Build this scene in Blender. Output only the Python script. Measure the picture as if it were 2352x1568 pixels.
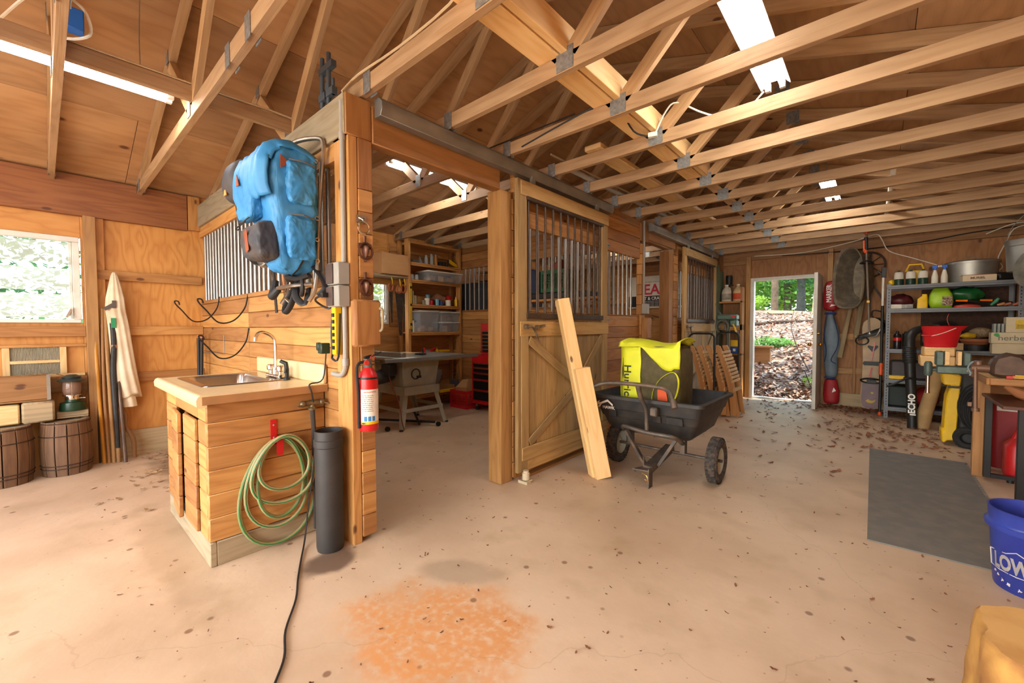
import bpy, bmesh, math, random
from mathutils import Vector, Matrix, Quaternion, noise
S = bpy.context.scene
for o in list(bpy.data.objects): bpy.data.objects.remove(o)
R = math.radians; PI = math.pi
random.seed(7)
COL = S.collection

# ------------------------------------------------------------ camera
cam = bpy.data.cameras.new('camera'); cam.sensor_width = 36; cam.lens = 36*952/2352
cam.clip_start = 0.02; cam.clip_end = 300
camo = bpy.data.objects.new('camera', cam); COL.objects.link(camo); S.camera = camo
camo.location = (0, 0, 1.22)
camo.rotation_mode = 'QUATERNION'
camo.rotation_quaternion = (Quaternion((0, 0, 1), R(41.4)) @ Quaternion((1, 0, 0), R(90-1.95)) @ Quaternion((0, 0, 1), R(-0.15)))

# ------------------------------------------------------------ world, sun, exposure
w = bpy.data.worlds.new('sky'); S.world = w; w.use_nodes = True
nt = w.node_tree; bg = nt.nodes['Background']
sk = nt.nodes.new('ShaderNodeTexSky'); sk.sky_type = 'NISHITA'; sk.sun_disc = False
sk.sun_elevation = R(52); sk.sun_rotation = R(200); sk.air_density = 1.2; sk.dust_density = 2.0
nt.links.new(sk.outputs[0], bg.inputs[0]); bg.inputs[1].default_value = 0.9
sun = bpy.data.lights.new('sun', 'SUN'); sun.energy = 9; sun.angle = R(.6); sun.color = (1, .95, .86)
suno = bpy.data.objects.new('sun', sun); COL.objects.link(suno)
suno.rotation_euler = Vector((-.42, -.16, -.88)).to_track_quat('-Z', 'Y').to_euler()
S.view_settings.view_transform = 'Standard'; S.view_settings.look = 'None'
S.view_settings.gamma = 1; S.view_settings.use_curve_mapping = False
S.view_settings.exposure = 0.42
def area(name, loc, rot, sx, sy, energy, color=(1, 1, 1)):
    l = bpy.data.lights.new(name, 'AREA'); l.shape = 'RECTANGLE'; l.size = sx; l.size_y = sy
    l.energy = energy; l.color = color
    o = bpy.data.objects.new(name, l); COL.objects.link(o); o.location = loc; o.rotation_euler = rot
    return o
# unseen area fill lamp, added behind the camera to brighten the room
area('daylight_barn_doors', (-1.7, -3.3, 1.5), (R(95), 0, 0), 5.6, 2.6, 200, (1.0, .965, .93))

# ------------------------------------------------------------ materials
def lin(c):
    return tuple((x/12.92 if x <= .04045 else ((x+.055)/1.055)**2.4) for x in c)
def hx(h):
    h = h.lstrip('#'); return lin(tuple(int(h[i:i+2], 16)/255 for i in (0, 2, 4))) + (1,)
_m = {}
def newmat(name):
    m = bpy.data.materials.new(name); m.use_nodes = True
    n = m.node_tree.nodes; return m, n, m.node_tree.links, n['Principled BSDF']
def plain(name, h, rough=.5, metal=0, var=.06, scale=9, bump=0, emit=0, alpha=1, trans=0, dirt=None):
    if name in _m: return _m[name]
    m, n, l, b = newmat(name); c = hx(h)
    b.inputs['Roughness'].default_value = rough; b.inputs['Metallic'].default_value = metal
    tc = n.new('ShaderNodeTexCoord'); no = n.new('ShaderNodeTexNoise')
    no.inputs['Scale'].default_value = scale; no.inputs['Detail'].default_value = 6
    l.new(tc.outputs['Object'], no.inputs['Vector'])
    mx = n.new('ShaderNodeMix'); mx.data_type = 'RGBA'
    d = hx(dirt) if dirt else tuple(x*(1-var*3) for x in c[:3])+(1,)
    rp = n.new('ShaderNodeMapRange'); rp.inputs[1].default_value = .42; rp.inputs[2].default_value = .72
    if not dirt: rp.inputs[1].default_value = .3
    l.new(no.outputs[0], rp.inputs[0]); l.new(rp.outputs[0], mx.inputs[0])
    mx.inputs[6].default_value = c; mx.inputs[7].default_value = d
    l.new(mx.outputs[2], b.inputs['Base Color'])
    if bump:
        bp = n.new('ShaderNodeBump'); bp.inputs['Strength'].default_value = bump; bp.inputs['Distance'].default_value = .01
        l.new(no.outputs[0], bp.inputs['Height']); l.new(bp.outputs[0], b.inputs['Normal'])
    if emit:
        b.inputs['Emission Color'].default_value = c; b.inputs['Emission Strength'].default_value = emit
    if trans: b.inputs['Transmission Weight'].default_value = trans
    if alpha < 1: b.inputs['Alpha'].default_value = alpha
    _m[name] = m; return m

def warm(h):   # keep the timber palette golden rather than red
    c = hx(h); return (c[0]*.99, c[1]*1.05, c[2]*1.05, 1)
def wood(name, a, b_, c_=None, rough=.6, grain=1.0, knots=.5, tint=.35, ply=0, stain=None, stainamt=0):
    """UV based: u runs along the grain, floor(v/10) identifies the board"""
    m, n, l, b = newmat(name); b.inputs['Roughness'].default_value = rough
    def N(t, **k):
        x = n.new(t)
        for kk, v in k.items(): x.inputs[kk].default_value = v
        return x
    def M(op, x, y=None, z=None):
        q = n.new('ShaderNodeMath'); q.operation = op
        for i, v in enumerate((x, y, z)):
            if v is None: continue
            if isinstance(v, (int, float)): q.inputs[i].default_value = v
            else: l.new(v, q.inputs[i])
        return q.outputs[0]
    uv = n.new('ShaderNodeUVMap'); sep = n.new('ShaderNodeSeparateXYZ'); l.new(uv.outputs[0], sep.inputs[0])
    U, V = sep.outputs[0], sep.outputs[1]
    bid = M('FLOOR', M('DIVIDE', V, 10)); wn = n.new('ShaderNodeTexWhiteNoise'); wn.noise_dimensions = '1D'; l.new(bid, wn.inputs['W'])
    V = M('ADD', M('SUBTRACT', V, M('MULTIPLY', bid, 10)), M('MULTIPLY', wn.outputs[0], 37))
    cb = n.new('ShaderNodeCombineXYZ'); l.new(M('MULTIPLY', U, .9 if ply else 1.1), cb.inputs[0]); l.new(M('MULTIPLY', V, 3.2 if ply else 9), cb.inputs[1])
    # warped distance gives cathedral figure
    n1 = N('ShaderNodeTexNoise', Scale=1.0 if not ply else 1.6, Detail=2.0); l.new(cb.outputs[0], n1.inputs['Vector'])
    ring = M('FRACT', M('MULTIPLY', n1.outputs[0], (11 if ply else 9)*grain))
    ring = M('PINGPONG', M('MULTIPLY', n1.outputs[0], (16 if ply else 12)*grain), 1.0)
    ring = M('POWER', ring, 1.6)
    cf = n.new('ShaderNodeCombineXYZ'); l.new(M('MULTIPLY', U, 3), cf.inputs[0]); l.new(M('MULTIPLY', V, 160), cf.inputs[1])
    fine = N('ShaderNodeTexNoise', Scale=1.0, Detail=3.0); l.new(cf.outputs[0], fine.inputs['Vector'])
    cl = n.new('ShaderNodeCombineXYZ'); l.new(M('MULTIPLY', U, .7), cl.inputs[0]); l.new(M('MULTIPLY', V, 2.2), cl.inputs[1])
    big = N('ShaderNodeTexNoise', Scale=1.3, Detail=3.0); l.new(cl.outputs[0], big.inputs['Vector'])
    mix = n.new('ShaderNodeMix'); mix.data_type = 'RGBA'; mix.inputs[6].default_value = warm(a); mix.inputs[7].default_value = warm(b_)
    f = M('ADD', M('MULTIPLY', ring, .55), M('MULTIPLY', M('SUBTRACT', fine.outputs[0], .3), .6))
    f.node.use_clamp = True
    l.new(f, mix.inputs[0])
    col = mix.outputs[2]
    # per board tint and large blotches
    mt = n.new('ShaderNodeMix'); mt.data_type = 'RGBA'; mt.blend_type = 'MULTIPLY'; mt.inputs[0].default_value = 1
    l.new(col, mt.inputs[6])
    tv = M('ADD', M('MULTIPLY', wn.outputs[0], tint), M('MULTIPLY', big.outputs[0], tint*1.2))
    ramp = n.new('ShaderNodeMix'); ramp.data_type = 'RGBA'; l.new(tv, ramp.inputs[0])
    ramp.inputs[6].default_value = (1.12, 1.12, 1.12, 1)
    ca = hx(a); cc = hx(c_) if c_ else ca
    ramp.inputs[7].default_value = tuple(min(1.1, cc[i]/max(ca[i], .01))*.95 for i in range(3)) + (1,)
    l.new(ramp.outputs[2], mt.inputs[7]); col = mt.outputs[2]
    if knots:
        ck = n.new('ShaderNodeCombineXYZ'); l.new(M('MULTIPLY', U, 3.6 if not ply else 3.0), ck.inputs[0]); l.new(M('MULTIPLY', V, 8 if not ply else 4.5), ck.inputs[1])
        vo = n.new('ShaderNodeTexVoronoi'); vo.inputs['Scale'].default_value = 1.0; l.new(ck.outputs[0], vo.inputs['Vector'])
        sp = n.new('ShaderNodeSeparateColor'); l.new(vo.outputs['Color'], sp.inputs[0])
        has = M('GREATER_THAN', sp.outputs[0], 1-knots*.5)
        rr = n.new('ShaderNodeMapRange'); rr.interpolation_type = 'SMOOTHSTEP'
        rr.inputs[1].default_value = .07; rr.inputs[2].default_value = .14; rr.inputs[3].default_value = 1; rr.inputs[4].default_value = 0
        l.new(vo.outputs['Distance'], rr.inputs[0])
        mk = n.new('ShaderNodeMix'); mk.data_type = 'RGBA'; l.new(M('MULTIPLY', M('MULTIPLY', has, rr.outputs[0]), .85), mk.inputs[0])
        l.new(col, mk.inputs[6]); mk.inputs[7].default_value = hx('#4a2412'); col = mk.outputs[2]
    if stain:
        tc = n.new('ShaderNodeTexCoord'); ns = N('ShaderNodeTexNoise', Scale=1.4, Detail=5.0); l.new(tc.outputs['Object'], ns.inputs['Vector'])
        mr = n.new('ShaderNodeMapRange'); mr.inputs[1].default_value = .5; mr.inputs[2].default_value = .75; l.new(ns.outputs[0], mr.inputs[0])
        ms = n.new('ShaderNodeMix'); ms.data_type = 'RGBA'; l.new(M('MULTIPLY', mr.outputs[0], stainamt), ms.inputs[0])
        l.new(col, ms.inputs[6]); ms.inputs[7].default_value = hx(stain); col = ms.outputs[2]
    l.new(col, b.inputs['Base Color'])
    bp = n.new('ShaderNodeBump'); bp.inputs['Strength'].default_value = .25; bp.inputs['Distance'].default_value = .003
    l.new(fine.outputs[0], bp.inputs['Height']); l.new(bp.outputs[0], b.inputs['Normal'])
    return m

W_PINE = wood('pine_boards', '#d69c58', '#ac6f32', '#9c6636', knots=.7, tint=.6)
W_BEAM = wood('old_fir_beam', '#a46c3a', '#865626', '#86603a', knots=.25, tint=.4)
W_TRUSS = wood('truss_lumber', '#cfa16a', '#b1804c', '#9c7a5c', knots=.4, tint=.6, rough=.7)
W_POST = wood('fir_post', '#bd8a4e', '#9a6836', '#8e663e', knots=.7, tint=.4)
W_GREY = wood('weathered_wood', '#b89a72', '#967a56', '#8e806a', knots=.4, tint=.5, rough=.75)
W_DOOR = wood('stall_door_wood', '#c99c5e', '#a87c44', '#8e724c', knots=.5, tint=.55, rough=.7)
W_PLYW = wood('wall_plywood', '#d2924a', '#b06c2a', '#ac743c', ply=1, knots=.4, tint=.35, grain=1.1, rough=.55)
W_PLYR = wood('roof_plywood', '#d19c68', '#b47f4e', '#926a48', ply=1, knots=.7, tint=.55, grain=.6, rough=.75)
W_PLYB = wood('back_wall_plywood', '#b57c48', '#935a2e', '#8c5f3a', ply=1, knots=.4, tint=.45, grain=1.1, rough=.65)
W_NEW = wood('fresh_cut_timber', '#eec388', '#dba868', '#dcae78', knots=.25, tint=.25, rough=.6)
W_RED = wood('redwood_rough', '#9c5f30', '#7a4220', '#70452a', knots=.2, tint=.4)
W_CHAIR = wood('cedar_slats', '#cf9258', '#b4783f', '#b5824e', knots=.1, tint=.4)
W_LIGHT = wood('pale_pine', '#dfbd86', '#c79a60', '#c09868', knots=.1, tint=.3)
STEEL = plain('galvanised_bar', '#a3a09a', .4, .85, .08)
GALV = plain('galvanised_sheet', '#a5a49c', .42, .75, .12, 5)
DARKBAR = plain('rusty_dark_bar', '#5b4a3e', .5, .6, .15, 20)
GREYPVC = plain('grey_conduit', '#9a958c', .5, .0, .05)
BLACKM = plain('black_metal', '#23211f', .45, .3, .1)
BLACKP = plain('black_plastic', '#1e1d1c', .5, 0, .1)
BLACKR = plain('black_rubber', '#232120', .8, 0, .15, 30, .3)
WHITE = plain('white_paint', '#dedbd0', .5, 0, .06)
OFFW = plain('off_white', '#e6dfcc', .6, 0, .05)
CREAM = plain('cream_laminate', '#e3c998', .35, 0, .05)
RED = plain('red_paint', '#c2181a', .35, 0, .06)
REDP = plain('red_plastic', '#cc1f22', .4, 0, .06)
YEL = plain('yellow_plastic', '#e8b90c', .45, 0, .05)
BLUEP = plain('blue_plastic', '#27357c', .4, 0, .06)
ORG = plain('orange_plastic', '#e4561c', .45, 0, .05)
GRNP = plain('green_plastic', '#1d5a38', .45, 0, .08)
CHROME = plain('chrome', '#d6d2cb', .15, 1, .02)
CARD = plain('cardboard', '#b98a58', .8, 0, .05)
PLATE = plain('truss_plate', '#9b9c98', .45, .6, .15, 60)
LETTERW = plain('white_ink', '#f0ede4', .6, 0, 0)
LETTERK = plain('black_ink', '#161514', .6, 0, 0)
CASTG = plain('grey_castiron', '#6c6c62', .55, .4, .1)

def glass(name, h='#ffffff', rough=.05, alpha=.3):
    if name in _m: return _m[name]
    m, n, l, b = newmat(name); b.inputs['Base Color'].default_value = hx(h)
    b.inputs['Roughness'].default_value = rough; b.inputs['Alpha'].default_value = alpha; b.inputs['Specular IOR Level'].default_value = .6
    _m[name] = m; return m

# ------------------------------------------------------------ mesh builder
class B:
    def __init__(s):
        s.bm = bmesh.new(); s.uv = s.bm.loops.layers.uv.new('UVMap'); s.mi = 0
    def _face(s, vs, uvs=None):
        try: f = s.bm.faces.new(vs)
        except ValueError: return None
        f.material_index = s.mi
        if uvs:
            for lp, q in zip(f.loops, uvs): lp[s.uv].uv = q
        return f
    def obox(s, c, ax, sz):
        """oriented box, centre c, axes (3 vectors), full sizes; grain along the longest"""
        c = Vector(c); ax = [Vector(a).normalized() for a in ax]
        vs = {}
        for i in (-1, 1):
            for j in (-1, 1):
                for k in (-1, 1):
                    vs[i, j, k] = s.bm.verts.new(c + ax[0]*i*sz[0]/2 + ax[1]*j*sz[1]/2 + ax[2]*k*sz[2]/2)
        L = max(range(3), key=lambda q: sz[q]); kk = random.randint(0, 90)*10+5; uo = random.uniform(0, 50)
        for d in range(3):
            e, f = [q for q in range(3) if q != d]
            for sg in (-1, 1):
                cs = [(-1, -1), (1, -1), (1, 1), (-1, 1)]
                if sg*(1 if d != 1 else -1) < 0: cs = cs[::-1]
                V = []; U = []
                for (p, q) in cs:
                    key = [0, 0, 0]; key[d] = sg; key[e] = p; key[f] = q
                    V.append(vs[tuple(key)])
                    pos = [key[t]*sz[t]/2 for t in range(3)]
                    if d == L: U.append((uo+pos[e]*.1, kk+pos[f]+.07))
                    else:
                        o = [t for t in range(3) if t != L and t != d][0]
                        U.append((uo+pos[L], kk+pos[o]+d*.31))
                s._face(V, U)
    def box(s, c, sz, rz=0):
        q = Matrix.Rotation(rz, 3, 'Z'); s.obox(c, [q@Vector((1, 0, 0)), q@Vector((0, 1, 0)), Vector((0, 0, 1))], sz); return s
    def bb(s, x0, x1, y0, y1, z0, z1):
        s.box(((x0+x1)/2, (y0+y1)/2, (z0+z1)/2), (abs(x1-x0), abs(y1-y0), abs(z1-z0))); return s
    def beam(s, p0, p1, w, h, up=(0, 0, 1)):
        """w across, h in the 'up' sense"""
        p0 = Vector(p0); p1 = Vector(p1); a = (p1-p0); L = a.length; a.normalize()
        up = Vector(up); sd = a.cross(up)
        if sd.length < 1e-4: sd = a.cross(Vector((0, 1, 0)))
        sd.normalize(); u = sd.cross(a)
        s.obox((p0+p1)/2, [a, sd, u], (L, w, h)); return s
    def ring(s, c, n, b, r, seg, rx=None):
        c = Vector(c); rx = rx or r
        return [s.bm.verts.new(c + n*math.cos(2*PI*i/seg)*r + b*math.sin(2*PI*i/seg)*rx) for i in range(seg)]
    def bridge(s, A, C, u0=0, u1=1, kk=0):
        n = len(A)
        for i in range(n):
            j = (i+1) % n
            s._face([A[i], A[j], C[j], C[i]], [(u0, kk+i/n*.3), (u0, kk+(i+1)/n*.3), (u1, kk+(i+1)/n*.3), (u1, kk+i/n*.3)])
    def tube(s, pts, r, seg=8, closed=False, smooth=0, cap=True, flat=None):
        P = [Vector(p) for p in pts]; Rr = list(r) if isinstance(r, (list, tuple)) else [r]*len(P)
        if smooth:
            Q = []; RR = []; n = len(P); rng = range(n if closed else n-1)
            for i in rng:
                p1, p2 = P[i], P[(i+1) % n]
                p0 = P[i-1] if (i > 0 or closed) else p1*2-p2
                p3 = P[(i+2) % n] if (i+2 < n or closed) else p2*2-p1
                for k in range(smooth):
                    t = k/smooth
                    Q.append(.5*((2*p1)+(-p0+p2)*t+(2*p0-5*p1+4*p2-p3)*t*t+(-p0+3*p1-3*p2+p3)*t**3))
                    RR.append(Rr[i]*(1-t)+Rr[(i+1) % n]*t)
            if not closed: Q.append(P[-1]); RR.append(Rr[-1])
            P, Rr = Q, RR
        n = len(P); rings = []; prev = None; ln = 0; kk = random.randint(0, 90)*10+5
        us = []
        for i in range(n):
            a = P[(i+1) % n] if (i < n-1 or closed) else P[i]; b_ = P[i-1] if (i > 0 or closed) else P[i]
            t = (a-b_)
            if t.length < 1e-9: t = Vector((0, 0, 1))
            t.normalize()
            if prev is None:
                up = Vector((0, 0, 1)) if abs(t.z) < .9 else Vector((1, 0, 0)); nn = t.cross(up).normalized()
            else:
                nn = prev - t*prev.dot(t)
                if nn.length < 1e-5: nn = t.cross(Vector((.3, .5, .8)))
                nn.normalize()
            prev = nn; bb_ = t.cross(nn)
            rings.append(s.ring(P[i], nn, bb_, Rr[i], seg, Rr[i]*(flat or 1)))
            if i: ln += (P[i]-P[i-1]).length
            us.append(ln)
        for i in range(n-1): s.bridge(rings[i], rings[i+1], us[i], us[i+1], kk)
        if closed: s.bridge(rings[-1], rings[0], us[-1], us[-1]+.05, kk)
        elif cap:
            s._face(rings[0][::-1]); s._face(rings[-1])
        return s
    def cyl(s, p0, p1, r0, r1=None, seg=16, cap=True):
        s.tube([p0, p1], [r0, r0 if r1 is None else r1], seg, cap=cap); return s
    def lathe(s, prof, c=(0, 0, 0), ax=(0, 0, 1), seg=28, cap=True, start=0, sx=1):
        """prof = [(r, z)...] about axis through c"""
        c = Vector(c); a = Vector(ax).normalized(); up = Vector((1, 0, 0)) if abs(a.x) < .9 else Vector((0, 1, 0))
        n = (up - a*up.dot(a)).normalized(); b_ = a.cross(n); kk = random.randint(0, 90)*10+5; prev = None; ln = 0; pp = None; first = None
        for (r, z) in prof:
            rg = s.ring(c+a*z, n, b_, max(r, 1e-4), seg, max(r, 1e-4)*sx)
            if pp: 
                l2 = ln+math.dist(pp, (r, z)); s.bridge(prev, rg, ln, l2, kk); ln = l2
            else: first = rg
            prev = rg; pp = (r, z)
        if cap: s._face(first[::-1]); s._face(prev)
        return s
    def prism(s, poly, o, ux, uy, dep):
        """2d polygon (a,b) -> o + a*ux + b*uy, extruded by vector dep"""
        o = Vector(o); ux = Vector(ux); uy = Vector(uy); dep = Vector(dep); kk = random.randint(0, 90)*10+5
        A = [s.bm.verts.new(o+ux*a+uy*b_) for a, b_ in poly]; C = [s.bm.verts.new(o+ux*a+uy*b_+dep) for a, b_ in poly]
        uv = [(b_, kk+a) for a, b_ in poly]
        s._face(A[::-1], uv[::-1]); s._face(C, uv); n = len(A)
        for i in range(n):
            j = (i+1) % n; s._face([A[i], A[j], C[j], C[i]], [uv[i], uv[j], (uv[j][0], uv[j][1]+.02), (uv[i][0], uv[i][1]+.02)])
        return s
    def loft(s, rings, cap=True, closed=True):
        RV = [[s.bm.verts.new(Vector(p)) for p in rg] for rg in rings]
        for i in range(len(RV)-1):
            if closed: s.bridge(RV[i], RV[i+1], i*.1, i*.1+.1, 5)
            else:
                for k in range(len(RV[i])-1): s._face([RV[i][k], RV[i][k+1], RV[i+1][k+1], RV[i+1][k]], [(i*.1, 5+k*.1), (i*.1, 5.1+k*.1), (i*.1+.1, 5.1+k*.1), (i*.1+.1, 5+k*.1)])
        if cap and closed: s._face(RV[0][::-1]); s._face(RV[-1])
        return s
    def grid(s, fn, nu, nv):
        V = [[s.bm.verts.new(Vector(fn(i/nu, j/nv))) for j in range(nv+1)] for i in range(nu+1)]
        for i in range(nu):
            for j in range(nv): s._face([V[i][j], V[i+1][j], V[i+1][j+1], V[i][j+1]], [(i/nu, 5+j/nv), ((i+1)/nu, 5+j/nv), ((i+1)/nu, 5+(j+1)/nv), (i/nu, 5+(j+1)/nv)])
        return s
    def ball(s, c, r, seg=12, rings=8):
        r = r if isinstance(r, (tuple, list)) else (r, r, r); c = Vector(c)
        RR = []
        for i in range(1, rings):
            th = PI*i/rings
            RR.append([c+Vector((r[0]*math.sin(th)*math.cos(2*PI*k/seg), r[1]*math.sin(th)*math.sin(2*PI*k/seg), r[2]*math.cos(th))) for k in range(seg)])
        s.loft(RR); return s
    def torus(s, c, ax, R_, r, seg=24, sub=8, a0=0, a1=2*PI, rx=None):
        c = Vector(c); a = Vector(ax).normalized(); up = Vector((0, 0, 1)) if abs(a.z) < .9 else Vector((1, 0, 0))
        n = (up - a*up.dot(a)).normalized(); b_ = a.cross(n); full = abs(a1-a0-2*PI) < 1e-3
        pts = [c + n*R_*math.cos(a0+(a1-a0)*i/seg) + b_*(rx or R_)*math.sin(a0+(a1-a0)*i/seg) for i in range(seg if full else seg+1)]
        s.tube(pts, r, sub, closed=full); return s

def _off(p):
    v = Vector((0, 0, 0))
    while p is not None: v += p.location; p = p.parent
    return v
def link(name, b, mats, parent=None, bevel=0, smooth=True, world=True, sub=0, solid=0, ang=35):
    me = bpy.data.meshes.new(name); bm = b.bm
    bmesh.ops.recalc_face_normals(bm, faces=bm.faces)
    org = Vector((0, 0, 0))
    if parent is None:
        xs = [v.co for v in bm.verts]
        org = Vector(((min(v.x for v in xs)+max(v.x for v in xs))/2, (min(v.y for v in xs)+max(v.y for v in xs))/2, min(v.z for v in xs)))
    elif world: org = _off(parent)
    bmesh.ops.translate(bm, verts=bm.verts, vec=-org)
    bm.to_mesh(me); bm.free()
    for m in (mats if isinstance(mats, (list, tuple)) else [mats]): me.materials.append(m)
    if smooth:
        me.polygons.foreach_set('use_smooth', [True]*len(me.polygons))
        try: me.set_sharp_from_angle(angle=R(ang))
        except Exception: pass
    o = bpy.data.objects.new(name, me); COL.objects.link(o)
    if parent is None: o.location = org
    else: o.parent = parent
    if solid:
        md = o.modifiers.new('thick', 'SOLIDIFY'); md.thickness = solid; md.offset = 0
    if sub:
        md = o.modifiers.new('sub', 'SUBSURF'); md.levels = sub; md.render_levels = sub
    if bevel:
        md = o.modifiers.new('bev', 'BEVEL'); md.width = bevel; md.segments = 1; md.limit_method = 'ANGLE'; md.angle_limit = R(40)
    return o
def thing(name, label, cat, loc=(0, 0, 0), rz=0, group=None):
    o = bpy.data.objects.new(name, None); COL.objects.link(o); o.location = loc; o.rotation_euler = (0, 0, rz)
    o.empty_display_size = .05; o['label'] = label; o['category'] = cat
    if group: o['group'] = group
    return o
def tag(o, label, cat, group=None, kind=None):
    o['label'] = label; o['category'] = cat
    if group: o['group'] = group
    if kind: o['kind'] = kind
    return o
def struct(name, b, mats, **k):
    o = link(name, b, mats, **k)
    if o.parent is None: o['kind'] = 'structure'
    return o
def solo(name, label, cat, b, mats, group=None, **k):
    return tag(link(name, b, mats, **k), label, cat, group)
def text(name, body, size, o, ux, uy, mat, parent, depth=.002, align='LEFT', bold=0, sx=1.0, cyl=None):
    """flat lettering: baseline start o, reading direction ux, up uy"""
    cu = bpy.data.curves.new(name, 'FONT'); cu.body = body; cu.size = size; cu.extrude = depth/2; cu.align_x = align; cu.offset = bold; cu.resolution_u = 3
    t = bpy.data.objects.new(name, cu); COL.objects.link(t)
    dg = bpy.context.evaluated_depsgraph_get(); me = bpy.data.meshes.new_from_object(t.evaluated_get(dg))
    bpy.data.objects.remove(t)
    ux = Vector(ux).normalized(); uy = Vector(uy).normalized(); nz = ux.cross(uy); o = Vector(o)
    off = _off(parent) if parent else Vector((0, 0, 0))
    for v in me.vertices:
        x, y, z = v.co.x*sx, v.co.y, v.co.z
        if cyl:   # wrap on a vertical cylinder (centre, radius)
            c, r = Vector(cyl[0]), cyl[1]; a0 = math.atan2(o.y-c.y, o.x-c.x); a = a0 + x/r
            v.co = Vector((c.x+(r+z+.001)*math.cos(a), c.y+(r+z+.001)*math.sin(a), o.z+y)) - off
        else: v.co = o + ux*x + uy*y + nz*z - off
    me.materials.clear(); me.materials.append(mat)
    ob = bpy.data.objects.new(name, me); COL.objects.link(ob); ob.parent = parent
    return ob
def children(o): return [c for c in bpy.data.objects if c.parent == o]
def dup(root, loc, label=None, group=None, rz=None, parent=None):
    c = root.copy(); COL.objects.link(c); c.location = loc
    if rz is not None: c.rotation_euler = (0, 0, rz)
    if label: c['label'] = label
    if group: c['group'] = group
    for ch in children(root):
        d = ch.copy(); COL.objects.link(d); d.parent = c
        for g in children(ch):
            e = g.copy(); COL.objects.link(e); e.parent = d
    return c
BH = .1225
def boards(b, axis, fix, t, a0, a1, z0, z1, splits=()):
    """horizontal boards. axis: running axis 'x' or 'y'; fix = coordinate of the plate centre; t thickness"""
    z = z0
    while z < z1-1e-3:
        h = min(BH, z1-z)
        cuts = [a0]+[q for q in splits if a0 < q < a1]+[a1]
        for p, q in zip(cuts, cuts[1:]):
            if axis == 'x': b.bb(p+.0008, q-.0008, fix-t/2, fix+t/2, z+.0012, z+h-.0012)
            else: b.bb(fix-t/2, fix+t/2, p+.0008, q-.0008, z+.0012, z+h-.0012)
        z += h
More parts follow.
